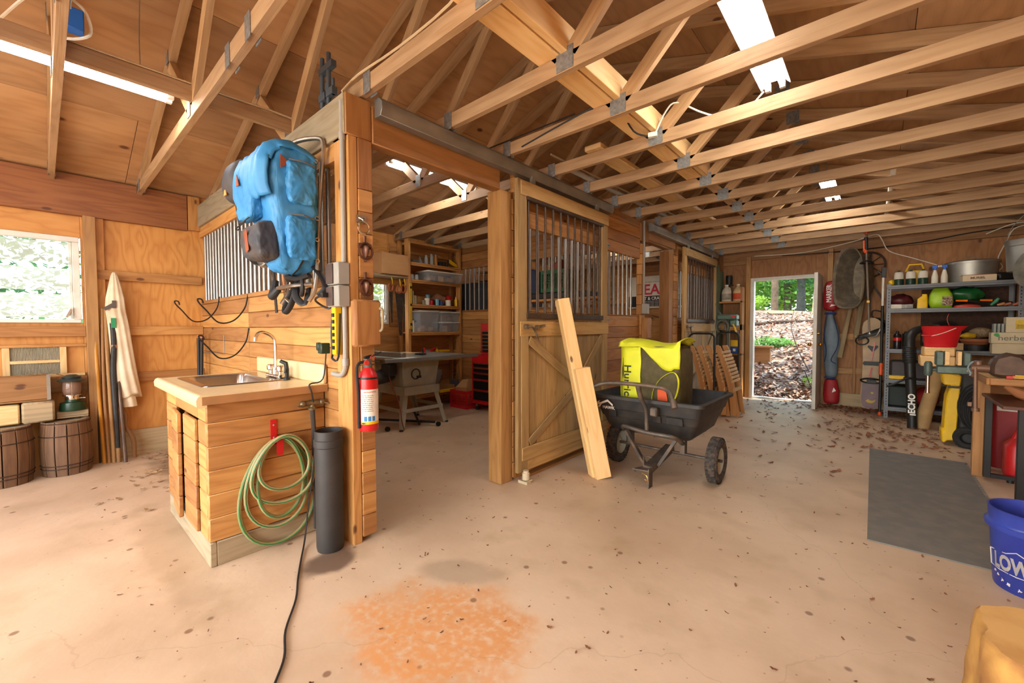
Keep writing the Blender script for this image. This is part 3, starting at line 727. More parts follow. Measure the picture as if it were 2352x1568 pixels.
pole('grey steel pipe leaning with its foot below the white coverall', [(-5.30, .455, .98), (-5.12, .475, 0)], .014, plain('old_pipe', '#6f5a4c', .5, .5, .15, 12), 'steel_pipe')
pole('short knotted branch leaning behind the foot of the steel pipe', [(-5.32, .46, .52), (-5.30, .50, .4), (-5.29, .50, .3), (-5.26, .545, .18), (-5.25, .55, 0)], [.014, .02, .013, .02, .016], W_BEAM, 'branch')
b = B(); b.tube([(-5.335, .30, 1.46), (-5.3, .315, .9), (-5.27, .32, 0)], .008, 8); solo('pole', 'thin dark rod standing between the wall post and the yellow bamboo pole', 'pole', b, plain('dark_rod', '#3c2a1e', .5))
# white coverall hanging from the girt
CLOTH = plain('white_cotton', '#e2d3b6', .85, 0, .10, 4, .15, dirt='#bda380')
rings = []
prof = [(1.735, .012, .012, .455), (1.70, .025, .02, .455), (1.60, .045, .028, .458), (1.50, .062, .034, .458), (1.40, .068, .036, .458), (1.25, .07, .04, .475), (1.05, .075, .045, .488), (.85, .082, .05, .50), (.68, .09, .055, .515), (.60, .092, .055, .525), (.585, .088, .05, .528)]
for (z, ry, rxx, cy) in prof:
    rings.append([(-5.285+rxx*math.cos(a)*(1+.12*math.sin(9*a+z*3)), cy+ry*math.sin(a)*(1+.06*math.sin(7*a+z*5)), z+(.02*math.sin(3*a) if z < .7 else 0)) for a in [2*PI*k/40 for k in range(40)]])
b = B(); b.loft(rings); t = thing('coverall', 'dirty white cotton coverall hanging on the left wall beside the poles', 'coverall', (-5.285, .49, .5)); link('body', b, CLOTH, parent=t, ang=80)
b = B(); b.loft([[(-5.28+.035*math.cos(a)*(1+.15*math.sin(5*a)), cy+.055*math.sin(a), z) for a in [2*PI*k/24 for k in range(24)]] for z, cy in ((.72, .505), (.60, .515), (.50, .53), (.485, .53))]); link('trouser_leg', b, CLOTH, parent=t, ang=80)
b = B(); b.obox((-5.248, .415, 1.42), [(0, .8, .6), (0, -.6, .8), (1, 0, 0)], (.09, .03, .006)); b.box((-5.246, .445, 1.44), (.006, .028, .07)); link('grey_tape', b, plain('grey_tape', '#5a4f48', .6), parent=t)
b = B(); b.obox((-5.24, .437, 1.27), [(0, 1, 0), (0, 0, 1), (1, 0, 0)], (.035, .09, .008)); link('green_patch', b, plain('green_patch', '#2b8a58', .7), parent=t)

# black tubes in a wire bracket
t = thing('rod_bracket', 'wire bracket on the near partition holding two black rods', 'bracket', (-5.2, 1.1, .95))
b = B(); b.tube([(-5.3, 1.07, .97), (-4.6, 1.10, .985), (-4.6, 1.13, .985), (-4.6, 1.13, 1.15)], .004, 6); link('wire', b, GALV, parent=t)
for k, (x0, x1, lab) in enumerate(((-5.22, -5.2, 'left of two black rods standing in the wire bracket by the corner'), (-5.08, -5.15, 'right of two black rods standing in the wire bracket by the corner'))):
    b = B(); b.cyl((x0, 1.06, 1.12), (x1, 1.045, .02), .014); t = solo('black_rod', lab, 'rod', b, BLACKP); g = B(); g.cyl((x0, 1.06, 1.12), (x0, 1.06, 1.15), .012); link('cap', g, plain('copper_cap', '#b5562e', .4), parent=t)
# plant hooks
def hook(lab, pts):
    b = B(); b.tube(pts, .0055, 6, smooth=6); solo('plant_hook', lab, 'hook', b, BLACKM, group='black wire hooks on the near partition')
def hk(x, z0, s, lab):
    hook(lab, [(x, 1.128, z0), (x, 1.10, z0-.12), (x, 1.02, z0-.22), (x, .92, z0-.235), (x, .84, z0-.14), (x, .80, z0-.09), (x, .79, z0-.06), (x, .815, z0-.06), (x, .825, z0-.09)])
hk(-4.70, 1.52, 1, 'black curled wire hook under the bars nearest the left corner')
hk(-3.88, 1.50, 1, 'black curled wire hook right of the corner one, under the bars')
hk(-3.88, 1.22, 1, 'black curled wire hook lowest of the three, just above the sink')

# ============================================================ SINK CABINET
x0, x1, y0, y1 = -3.53, -2.52, .535, 1.128
t = thing('sink_cabinet', 'pine board sink cabinet with a door standing ajar', 'cabinet', ((x0+x1)/2, (y0+y1)/2, 0))
b = B(); b.bb(x0+.02, x1+.004, y0, y0+.03, 0, .125); b.bb(x1-.025, x1+.004, y0+.03, y1, 0, .125); b.bb(x0, x0+.025, y0+.03, y1, 0, .125); link('plinth', b, W_GREY, parent=t, bevel=.004)
b = B(); boards(b, 'y', x1-.012, .025, y0+.0, y1, .127, .84); link('side_panel', b, W_PINE, parent=t, bevel=.004)
b = B(); boards(b, 'y', x0+.012, .025, y0+.0, y1, .127, .84); link('side_panel', b, W_PINE, parent=t, bevel=.004)
b = B(); boards(b, 'x', y0+.010, .02, x0+.03, -3.24, .127, .84); boards(b, 'x', y0+.010, .02, -2.70, x1-.027, .127, .84); boards(b, 'x', y0+.010, .02, -3.24, -2.70, .74, .84); link('front_panel', b, W_PINE, parent=t, bevel=.004)
d = B(); q = Matrix.Rotation(R(-4), 3, 'Z'); hx0 = Vector((-3.235, y0-.002, 0)); 
def dbox(bb, u0, u1, w0, w1, z0, z1):
    c = q@Vector(((u0+u1)/2, (w0+w1)/2, 0)); bb.box(hx0+c+Vector((0, 0, (z0+z1)/2)), (u1-u0, w1-w0, z1-z0), R(-4))
z = .13
while z < .72:
    dbox(d, 0, .25, -.022, 0, z+.001, min(z+BH, .735)-.001); z += BH
dr = link('door', d, W_PINE, parent=t, bevel=.004)
d = B(); boards(d, 'x', y0-.006, .018, -2.975, -2.705, .13, .735); link('door', d, W_PINE, parent=t, bevel=.004)
b = B(); b.bb(-2.99, -2.972, y0-.002, y0+.03, .127, .74); link('mullion', b, W_PINE, parent=t)
b = B(); b.cyl((-2.52, .9, .12), (-2.52, .9, .125), .001)
b.bm.free()
# countertop with rolled edge, backsplash
t = thing('countertop', 'cream laminate countertop with rolled front edge and raised backsplash', 'countertop', (-3.0, .82, .842))
cx0, cx1, cy0, cy1 = -3.62, -2.475, .50, 1.128; zt = .885
sx0, sx1, sy0, sy1 = -3.50, -2.86, .60, 1.06
b = B()
b.bb(cx0, sx0, cy0+.03, cy1, zt-.04, zt); b.bb(sx1, cx1, cy0+.03, cy1, zt-.04, zt); b.bb(sx0, sx1, cy0+.03, sy0, zt-.04, zt); b.bb(sx0, sx1, sy1, cy1, zt-.04, zt)
link('slab', b, CREAM, parent=t)
b = B(); poly = [(.03, -.058)]+[(-.0+.02-.02*math.cos(a)-.005, .0-.02+.02*math.sin(a)+.003) for a in [PI*k/12-PI/2 for k in range(7, 13)]][:0]+[(0, -.058), (-.012, -.05), (-.014, -.02), (-.006, -.003), (.006, .004), (.03, 0)]
b.prism([(a, c) for a, c in poly], (cx0, cy0, zt), (0, 1, 0), (0, 0, 1), (cx1-cx0, 0, 0)); link('rolled_edge', b, CREAM, parent=t, ang=60)
b = B(); b.bb(cx0, cx1, cy1-.028, cy1, zt, zt+.115); link('backsplash', b, CREAM, parent=t, bevel=.008)
b = B(); b.bb(cx1-.004, cx1+.002, cy0+.01, cy1, zt-.045, zt-.004); link('edge_strip', b, plain('chipboard_edge', '#a87848', .8), parent=t)
# sink
t = thing('sink', 'stainless steel drop-in sink in the cream countertop', 'sink', (-3.18, .83, .70))
SS = plain('stainless', '#c9c2b8', .22, 1, .05)
b = B()
def rr(x0, x1, y0, y1, r, z, n=5):
    o = []
    for (cx, cy, a0) in ((x1-r, y1-r, 0), (x0+r, y1-r, PI/2), (x0+r, y0+r, PI), (x1-r, y0+r, 1.5*PI)):
        o += [(cx+r*math.cos(a0+PI/2*k/n), cy+r*math.sin(a0+PI/2*k/n), z) for k in range(n+1)]
    return o
b.loft([rr(sx0-.015, sx1+.015, sy0-.015, sy1+.012, .04, zt+.001), rr(sx0-.01, sx1+.01, sy0-.01, sy1+.008, .035, zt+.006), rr(sx0+.03, sx1-.03, sy0+.03, sy1-.09, .05, zt+.004), rr(sx0+.036, sx1-.036, sy0+.036, sy1-.096, .05, zt-.01), rr(sx0+.06, sx1-.06, sy0+.06, sy1-.12, .05, zt-.16), rr(sx0+.22, sx1-.22, sy0+.12, sy1-.18, .03, zt-.17)], cap=False)
b._face([v for v in b.bm.verts][-24:]); link('basin', b, SS, parent=t, ang=50)
# faucet at the wall side of the sink
fx, fy = -3.02, 1.03
t = thing('faucet', 'chrome gooseneck kitchen faucet with two round handles on the sink', 'faucet', (fx, fy, zt))
b = B(); b.obox((fx, fy, zt+.018), [(1, 0, 0), (0, 1, 0), (0, 0, 1)], (.24, .05, .022)); link('base', b, CHROME, parent=t, bevel=.006)
b = B(); b.lathe([(.02, 0), (.02, .03), (.013, .05)], (fx, fy, zt+.025), seg=16); b.tube([(fx, fy, zt+.05), (fx, fy, zt+.21), (fx, fy-.01, zt+.27), (fx, fy-.06, zt+.305), (fx, fy-.1, zt+.30), (fx, fy-.115, zt+.27)], .0105, 10, smooth=4); b.cyl((fx, fy-.115, zt+.275), (fx, fy-.116, zt+.25), .013); link('spout', b, CHROME, parent=t)
for s in (-.085, .085):
    b = B(); b.lathe([(.014, 0), (.014, .02), (.024, .025), (.026, .05), (.02, .06), (0, .062)], (fx+s, fy, zt+.028), seg=14); link('handle', b, CHROME, parent=t)
b = B(); b.lathe([(.02, 0), (.02, .01), (.012, .02), (.014, .07)], (fx+.19, fy, zt+.004), seg=14); b.tube([(fx+.19, fy, zt+.07), (fx+.19, fy-.005, zt+.11), (fx+.17, fy-.03, zt+.125)], [.014, .014, .011], 10); b.beam((fx+.19, fy, zt+.10), (fx+.21, fy-.02, zt+.05), .01, .006); solo('side_sprayer', 'black side sprayer standing right of the chrome faucet', 'sprayer', b, BLACKP)
# hose bib
t = thing('water_valve', 'brass wall tap with two lever handles on the cabinet side', 'valve', (x1+.03, 1.03, .77))
BR = plain('dull_brass', '#8d7c5c', .45, .7, .15, 20)
b = B(); b.cyl((x1+.035, .99, .78), (x1+.035, 1.09, .78), .017); b.cyl((x1, 1.04, .78), (x1+.035, 1.04, .78), .014); b.lathe([(.022, 0), (.024, .01), (.015, .02), (.013, .04)], (x1+.035, 1.04, .74), seg=14); link('body', b, BR, parent=t)
for s, yy in ((-1, .985), (1, 1.095)):
    b = B(); b.ball((x1+.04, yy, .78), .02, 10, 6); b.beam((x1+.045, yy, .78), (x1+.06, yy+s*.035, .768), .014, .006); link('lever', b, BR, parent=t)
b = B(); b.tube([(x1+.035, 1.04, .74), (x1+.038, 1.045, .6), (x1+.03, 1.05, .3), (x1+.035, 1.05, .03)], .014, 8, smooth=4); solo('drain_hose', 'dark rubber hose running down from the wall tap to the floor', 'hose', b, plain('dark_hose', '#3b332d', .7))
# red hose hanger
t = thing('hose_hanger', 'red steel hose hanger screwed to the cabinet side', 'hanger', (x1+.02, .85, .52))
b = B(); b.box((x1+.006, .84, .645), (.006, .03, .13)); b.bb(x1+.004, x1+.05, .828, .852, .575, .582); link('bracket', b, RED, parent=t)
b = B(); b.box((x1+.052, .855, .56), (.005, .034, .085)); link('front_tab', b, RED, parent=t)
for z in (.61, .68):
    b = B(); b.ball((x1+.01, .84, z), .006, 8, 5); link('screw', b, GALV, parent=t)
# garden hose in loops
HOSE = plain('garden_hose', '#7d8a52', .5, 0, .1, 14, dirt='#a58f62')
HG = plain('hose_stripe', '#3a7e46', .45, 0, .05)
t = thing('garden_hose', 'green and tan garden hose coiled over the red hanger', 'hose', (x1+.03, .85, .005))
loops = [(.195, .585, .02, .86, 1.0), (.155, 0, .12, .85, 2.0), (.125, 0, .17, .865, .3), (.165, 0, .25, .875, 2.8), (.13, 0, .33, .88, 1.1)]
for i, (ry, hgt, zb, cy, ph) in enumerate(loops):
    pts = []; zt_ = .60+.006*i; zc = (zt_+zb)/2; hz = (zt_-zb)/2
    for k in range(20):
        a = 2*PI*k/20; sh = 1-.22*math.cos(a)       # pear shaped: wider near the bottom
        pts.append((x1+.018+.011*i+.01*math.sin(a*2+ph), cy+ry*math.sin(a)*sh*(.92+.08*math.sin(ph)), zc+hz*math.cos(a)))
    b = B(); b.tube(pts, .0105, 8, closed=True, smooth=2); c = link('loop', b, HOSE if i in (0, 2) else plain('tan_hose', '#b09a6a', .6), parent=t)
    b = B(); b.tube([(p[0]+.0085, p[1]-.003, p[2]) for p in pts], .0038, 5, closed=True, smooth=2); link('stripe', b, HG, parent=c)
# tall black cylinder
b = B(); b.lathe([(.0, .01), (.068, 0), (.072, .02), (.073, .55), (.073, .57), (.078, .575), (.078, .61), (.073, .615), (.073, .66), (.068, .66), (.066, .03), (0, .03)], (-2.255, 1.03, 0), seg=32, cap=False)
solo('stove_pipe', 'tall black stove pipe standing on the floor between hose and corner column', 'pipe', b, plain('soft_black', '#37332f', .55, .1, .12, 10))
# power cord down to the floor and towards the viewer
b = B(); b.tube([(-2.42, 1.10, 1.10), (-2.45, 1.09, .92), (-2.465, 1.02, .893), (-2.462, 1.03, .84), (-2.48, 1.05, .70), (-2.45, 1.03, .45), (-2.44, .99, .2), (-2.40, .95, .03), (-2.25, .87, .006), (-2.086, .79, .006), (-1.93, .72, .006), (-1.76, .615, .006), (-1.62, .56, .006), (-1.50, .48, .006), (-1.3, .35, .006)], .0045, 6, smooth=5)
solo('extension_lead', 'thin black power cord dropping past the sink and running across the floor', 'cord', b, BLACKP)

# ============================================================ CORNER COLUMN
b = B(); b.tube([(-2.205, 1.108, 2.45), (-2.205, 1.108, 1.58)], .0135, 10); b.tube([(-2.205, 1.108, 1.34), (-2.205, 1.108, 1.06), (-2.215, 1.108, .99), (-2.26, 1.108, .955), (-2.36, 1.108, .955)], .0135, 10, smooth=4)
for z in (2.28, 1.05): b.cyl((-2.205, 1.108, z), (-2.205, 1.108, z-.04), .0175)
t = solo('conduit', 'grey plastic conduit running up the corner column', 'conduit', b, GREYPVC)
t = thing('outlet_box', 'grey double outlet box on the conduit at the corner column', 'outlet box', (-2.25, 1.09, 1.34))
for z0, z1 in ((1.455, 1.575), (1.335, 1.45)):
    b = B(); b.bb(-2.30, -2.165, 1.055, 1.12, z0, z1); c = link('box', b, GREYPVC, parent=t, bevel=.004)
    g = B(); g.bb(-2.295, -2.22, 1.046, 1.055, z0+.006, z1-.006); link('cover', g, plain('outlet_brown', '#4b3a34', .5), parent=c, bevel=.002)
b = B(); b.box((-2.28, 1.03, 1.40), (.03, .03, .025)); b.tube([(-2.28, 1.02, 1.40), (-2.32, 1.0, 1.38), (-2.36, 1.03, 1.36), (-2.34, 1.08, 1.33), (-2.30, 1.09, 1.36)], .006, 6, smooth=4); solo('plug', 'black plug and looped lead in the lower outlet box', 'plug', b, BLACKP)
t = thing('power_strip', 'yellow power strip with black outlets hanging below the outlet box', 'power strip', (-2.26, 1.09, 1.06))
b = B(); b.bb(-2.285, -2.24, 1.07, 1.11, 1.07, 1.34); link('housing', b, YEL, parent=t, bevel=.004)
for i in range(6):
    b = B(); b.bb(-2.275, -2.25, 1.064, 1.07, 1.10+.036*i, 1.12+.036*i); link('socket', b, BLACKP, parent=t)
b = B(); b.tube([(-2.30, 1.09, 1.35), (-2.31, 1.08, 1.2), (-2.30, 1.08, 1.08), (-2.26, 1.06, 1.05), (-2.23, 1.08, 1.06), (-2.225, 1.09, 1.3)], .006, 6, smooth=4); link('cord', b, BLACKP, parent=t)
b = B(); b.box((-2.34, 1.05, 1.105), (.05, .05, .06)); b.box((-2.36, 1.03, 1.115), (.03, .02, .045)); solo('timer_plug', 'dark green timer plug at the bottom of the yellow power strip', 'plug', b, plain('timer_green', '#1d3327', .4), bevel=.004)
# ring, knockers, block, extinguisher on the column end (face X=-2.165)
fx = -2.165
t = thing('tie_ring', 'galvanised ring on a small plate, topmost fitting on the column', 'ring', (fx+.01, 1.19, 1.75))
b = B(); b.box((fx+.003, 1.19, 1.82), (.005, .06, .045)); b.tube([(fx+.005, 1.175, 1.83), (fx+.02, 1.19, 1.815), (fx+.005, 1.205, 1.83)], .005, 6); link('plate', b, CHROME, parent=t)
b = B(); b.torus((fx+.018, 1.193, 1.775), (1, 0, 0), .034, .005, 22, 6); link('ring', b, CHROME, parent=t)
BRONZE = plain('dark_bronze', '#6a4534', .4, .6, .1, 20)
def knocker(z, lab):
    t = thing('door_knocker', lab, 'knocker', (fx+.01, 1.205, z-.07))
    b = B(); b.box((fx+.008, 1.205, z+.02), (.012, .075, .028)); b.lathe([(0, -.07), (.012, -.065), (.008, -.05), (.03, -.02), (.036, .01), (.03, .02)], (fx+.012, 1.205, z), seg=14, sx=.5); b.tube([(fx+.01, 1.205, z+.03), (fx+.01, 1.205, z+.075)], [.006, .009], 8); link('back_plate', b, BRONZE, parent=t)
    b = B(); b.torus((fx+.02, 1.205, z-.01), (1, 0, 0), .045, .006, 20, 6, rx=.04); link('swing_ring', b, BRONZE, parent=t)
knocker(1.655, 'bronze door knocker just below the tie ring on the column')
knocker(1.455, 'bronze door knocker lower on the column, above the wooden block')
b = B(); b.bb(fx+.001, fx+.06, 1.115, 1.275, 1.115, 1.375); t = solo('column_block', 'pine wooden block fixed to the corner column at outlet height', 'wood block', b, W_PINE, bevel=.012)
g = B(); g.tube([(fx+.06, 1.262, 1.33), (fx+.08, 1.268, 1.31), (fx+.075, 1.268, 1.22), (fx+.06, 1.262, 1.2)], .008, 6, smooth=4); link('handle', g, W_GREY, parent=t)
# fire extinguisher
ex, ey, ez = -2.105, 1.185, .655
t = thing('fire_extinguisher', 'red fire extinguisher hanging on the corner column', 'fire extinguisher', (ex, ey, ez))
b = B(); b.lathe([(0, .0), (.048, .0), (.052, .008), (.053, .28), (.048, .31), (.03, .335), (.02, .35)], (ex, ey, ez), seg=32); link('cylinder', b, RED, parent=t)
b = B(); b.lathe([(.054, .285), (.056, .286), (.056, .294), (.054, .295)], (ex, ey, ez), seg=32, cap=False); link('strap', b, BLACKM, parent=t)
b = B(); b.lathe([(.022, .345), (.024, .36), (.016, .375), (.016, .39)], (ex, ey, ez), seg=16); b.box((ex, ey, ez+.385), (.035, .03, .02)); link('valve', b, CASTG, parent=t)
b = B(); b.beam((ex, ey-.01, ez+.395), (ex+.02, ey+.07, ez+.43), .016, .006); b.beam((ex, ey-.01, ez+.385), (ex+.02, ey+.06, ez+.375), .016, .005); b.beam((ex, ey-.02, ez+.40), (ex, ey+.02, ez+.41), .02, .012); link('lever', b, BLACKM, parent=t)
b = B(); b.torus((ex+.015, ey+.02, ez+.40), (1, 0, 0), .012, .002, 14, 5); b.cyl((ex+.018, ey-.02, ez+.375), (ex+.026, ey-.02, ez+.375), .014); link('gauge', b, plain('gauge_red', '#d8392c', .4), parent=t)
b = B(); b.tube([(ex, ey-.02, ez+.38), (ex, ey-.055, ez+.37), (ex+.005, ey-.068, ez+.33), (ex+.005, ey-.062, ez+.22), (ex+.005, ey-.06, ez+.02)], .008, 8, smooth=4); link('hose', b, BLACKR, parent=t)
b = B(); seg = 18; a0, a1 = R(-75), R(45)
b.grid(lambda u, v: (ex+.0538*math.cos(a0+(a1-a0)*u), ey+.0538*math.sin(a0+(a1-a0)*u), ez+.04+.19*v), seg, 1); lb = link('label_sheet', b, plain('label_white', '#e9dccb', .6), parent=t)
def cyltext(body, size, zz, mat, a_start, rad, par, nm='lettering', sx=1, bold=0, align='LEFT', cx=ex, cy=ey):
    return text(nm, body, size, (cx+rad*math.cos(a_start), cy+rad*math.sin(a_start), zz), (0, 1, 0), (0, 0, 1), mat, par, depth=.0004, bold=bold, sx=sx, cyl=((cx, cy, 0), rad), align=align)
RI = plain('red_ink', '#b3281e', .6, var=0)
cyltext('INSTRUCTIONS', .0095, ez+.213, RI, R(-55), .054, lb)
for i in range(9): cyltext('PULL PIN  AIM AT BASE OF FIRE'[(i*3) % 8:][:20], .0065, ez+.195-.0105*i, plain('ink_brown', '#6a5248', .6, var=0), R(-68), .054, lb)
for i, a in enumerate((-55, -32, -9)):
    b = B(); b.grid(lambda u, v: (ex+.0545*math.cos(R(a)+R(17)*u), ey+.0545*math.sin(R(a)+R(17)*u), ez+.058+.026*v), 4, 1); link('pictogram', b, plain('label_blue', '#2f7fb5', .6), parent=lb)
b = B(); b.grid(lambda u, v: (ex+.0542*math.cos(a0+(a1-a0)*u), ey+.0542*math.sin(a0+(a1-a0)*u), ez+.04+.014*v), seg, 1); link('yellow_band', b, YEL, parent=lb)
cyltext('ABC', .013, ez+.042, LETTERK, R(-70), .0546, lb, bold=.0004)
# ============================================================ BACKPACK hanging on the partition
NY = plain('blue_nylon', '#2f7fb8', .55, 0, .12, 5, .12, dirt='#4a93c4')
NYD = plain('dark_nylon', '#33363f', .6, 0, .12, 5, .1, dirt='#54483f')
LEA = plain('brown_leather', '#9a4a26', .6, 0, .1)
ALU = plain('aluminium', '#aaa59c', .3, .9, .05)
t = thing('backpack', 'bright blue external-frame backpack hanging on the near partition', 'backpack', (-2.6, 1.0, 1.38))
b = B()
for x in (-2.42, -2.83):
    b.tube([(x+.02, 1.09, 2.18), (x, 1.075, 1.9), (x, 1.06, 1.6), (x+.005, 1.04, 1.44), (x-.01, 1.01, 1.37)], .0125, 8, smooth=4)
b.tube([(-2.40, 1.09, 2.18), (-2.39, 1.09, 2.27), (-2.42, 1.07, 2.30), (-2.52, 1.0, 2.29), (-2.72, 1.0, 2.29), (-2.82, 1.04, 2.29), (-2.83, 1.08, 2.18)], .0125, 8, smooth=5)
b.tube([(-2.43, 1.03, 1.47), (-2.5, .95, 1.46), (-2.72, .95, 1.46), (-2.83, 1.03, 1.47)], .011, 8, smooth=5); b.cyl((-2.42, 1.07, 1.85), (-2.83, 1.07, 1.85), .009)
link('frame', b, ALU, parent=t)
random.seed(3)
def blob(rings, m, nm, par, sub=1, amp=.006, sc=9):
    b = B(); b.loft(rings)
    for v in b.bm.verts:
        n = noise.noise_vector(v.co*sc)*amp; v.co += n
    o = link(nm, b, m, parent=par, ang=180, sub=3); crumple(o, .022, .045); return o
def rrect(x0, x1, y0, y1, z, r=.05, n=4, dz=None):
    return [(px, py, z+(dz(px, py) if dz else 0)) for px, py, _ in rr(x0, x1, y0, y1, r, z, n)]
tilt = lambda px, py: (px+2.42)*.18 - (1.06-py)*.25*0
def crumple(o, st=.012, size=.05):
    tx = bpy.data.textures.new('crumple', 'CLOUDS'); tx.noise_scale = size; tx.noise_depth = 3
    md = o.modifiers.new('crumple', 'DISPLACE'); md.texture = tx; md.strength = st; md.mid_level = .5; md.texture_coords = 'LOCAL'
rings = []
for z, yf, x0, x1 in ((2.205, .86, -2.80, -2.42), (2.19, .84, -2.82, -2.40), (2.08, .81, -2.83, -2.40), (1.95, .81, -2.82, -2.40), (1.84, .83, -2.79, -2.405), (1.72, .84, -2.75, -2.41), (1.62, .84, -2.68, -2.42), (1.55, .87, -2.62, -2.45), (1.52, .92, -2.58, -2.5)):
    rings.append(rrect(x0, x1, yf, 1.07-.02*(z < 1.6), z, .045 if z > 1.56 else .02, 5))
body = blob(rings, NY, 'main_bag', t, 1, .012, 7)
# top flap draped over the bag
prof = [(1.06, 2.185), (1.0, 2.215), (.93, 2.235), (.86, 2.225), (.805, 2.19), (.775, 2.12), (.765, 2.04), (.768, 1.97), (.785, 1.92)]
def flap(u, v):
    k = min(len(prof)-2, int(v*(len(prof)-1))); f = v*(len(prof)-1)-k
    y = prof[k][0]*(1-f)+prof[k+1][0]*f; z = prof[k][1]*(1-f)+prof[k+1][1]*f
    x = -2.85+.45*u; e = max(0, abs(u-.5)*2-.8)/.2
    y += .03*e*e*(v > .4); z -= .035*e*e*(v < .6)+.0
    return Vector((x-.04*math.sin(v*2.5)*(1-u), y+.005*math.sin(u*34)*(v > .3), z+.006*math.sin(u*41+v*5)))
b = B(); b.grid(flap, 40, 24); o = link('top_flap', b, NY, parent=t, solid=.012, ang=180); crumple(o, .010, .06)
b = B(); b.prism([(0, 0), (.05, -.01), (.022, .06)], (-2.74, .752, 2.02), (1, 0, .1), (-.05, 0, 1), (0, -.004, 0)); b.prism([(0, 0), (.05, -.035), (.0, -.07)], (-2.394, .86, 2.14), (0, 1, 0), (0, 0, 1), (.006, 0, 0)); link('leather_patch', b, LEA, parent=t)
# side pockets (face +X)
def pocket(y0, y1, z0, z1, d, nm='side_pocket'):
    rings = []
    for k, (f, g) in enumerate(((0, 1.0), (.5, 1.0), (.85, .92), (1, .75))):
        cy, cz = (y0+y1)/2, (z0+z1)/2; hy, hz = (y1-y0)/2*g, (z1-z0)/2*g
        pts = []
        for a in range(20):
            an = 2*PI*a/20; cs, sn = math.cos(an), math.sin(an); p = .45
            pts.append((-2.415+d*f, cy+hy*math.copysign(abs(cs)**p, cs), cz+hz*math.copysign(abs(sn)**p, sn)-.02*f*(sn < 0)))
        rings.append(pts)
    o = blob(rings, NY, nm, t, 1, .012, 14)
    g = B(); g.tube([(-2.40+d*.6, y0+.01, z1-.01), (-2.395+d, (y0+y1)/2, z1-.012), (-2.40+d*.6, y1-.015, z1-.015)], .004, 6); link('zipper', g, plain('zip_grey', '#6d6a66', .5), parent=o)
pocket(.885, 1.045, 1.90, 2.13, .05); pocket(.875, 1.035, 1.60, 1.84, .055)
# front pocket under flap & grey lower pouch
rings = [rrect(-2.80, -2.56, .765, .83, z, .02, 3) for z in (1.96, 1.93, 1.86, 1.82)]; blob(rings, NY, 'front_pocket', t, 1, .012, 12)
rings = []
for z, yf, x0, x1 in ((1.80, .80, -2.74, -2.46), (1.78, .76, -2.76, -2.44), (1.70, .745, -2.72, -2.42), (1.62, .75, -2.68, -2.42), (1.585, .78, -2.62, -2.45)): rings.append(rrect(x0, x1, yf, .87, z, .03, 4))
p = blob(rings, NYD, 'lower_pouch', t, 1, .008, 12)
b = B(); b.obox((-2.56, .742, 1.69), [(0.25, 0, -.95), (.95, 0, .25), (0, -1, 0)], (.12, .045, .005)); l2 = link('leather_lash', b, LEA, parent=p, bevel=.004)
b = B()
for dz in (-.03, 0, .03): b.obox((-2.56+dz*-.25, .738, 1.69+dz), [(1, 0, .2), (0, 0, 1), (0, 1, 0)], (.02, .005, .004))
link('slots', b, BLACKM, parent=l2) if False else b.bm.free()
b = B(); b.tube([(-2.60, .78, 1.84), (-2.66, .745, 1.80), (-2.74, .76, 1.83), (-2.78, .77, 1.79), (-2.72, .74, 1.78), (-2.6, .75, 1.80)], .004, 5, smooth=4); link('drawcord', b, BLACKP, parent=t)
b = B()
for z in (1.60, 1.72, 1.84, 2.16): b.torus((-2.40, 1.05, z), (1, 0, 0), .010, .003, 12, 5); 
link('clevis_pin', b, CHROME, parent=t)
b = B(); b.tube([(-2.40, 1.055, 1.58), (-2.395, 1.055, 1.72), (-2.395, 1.06, 1.86), (-2.395, 1.07, 2.16)], .0025, 5); link('lock_wire', b, CHROME, parent=t)
b = B(); b.bb(-2.42, -2.405, .93, .96, 1.70, 1.78); b.tube([(-2.42, .99, 1.62), (-2.44, .96, 1.55), (-2.5, .95, 1.52)], .012, 6, flat=.3); link('strap', b, NYD, parent=t)
# dark sleeping bag roll on the far side of the flap
rings = []
for k, (x, r) in enumerate(((-3.12, .05), (-3.10, .095), (-3.02, .11), (-2.94, .11), (-2.87, .10))): rings.append([(x+.03*math.sin(a), .85+r*math.cos(a)*.9, 2.12+r*1.2*math.sin(a)) for a in [2*PI*i/20 for i in range(20)]])
b = B(); b.loft(rings)
for v in b.bm.verts: v.co += noise.noise_vector(v.co*9)*.015
rg = solo('stuff_sack', 'faded dark blue pack hood hanging behind the blue backpack', 'bag', b, NYD, ang=180, sub=1)
g = B(); g.prism([(0, 0), (.05, 0), (.022, .06)], (-3.03, .768, 2.03), (1, 0, 0), (0, 0, 1), (0, -.006, 0)); link('leather_patch', g, plain('tan_leather', '#d29a58', .6), parent=rg)
b = B(); b.tube([(-3.03, .82, 2.03), (-3.04, .84, 1.88), (-3.02, .86, 1.78), (-3.04, .88, 1.72)], .003, 5, smooth=3); solo('cord', 'thin black cord dangling from the dark pack hood', 'cord', b, BLACKP)
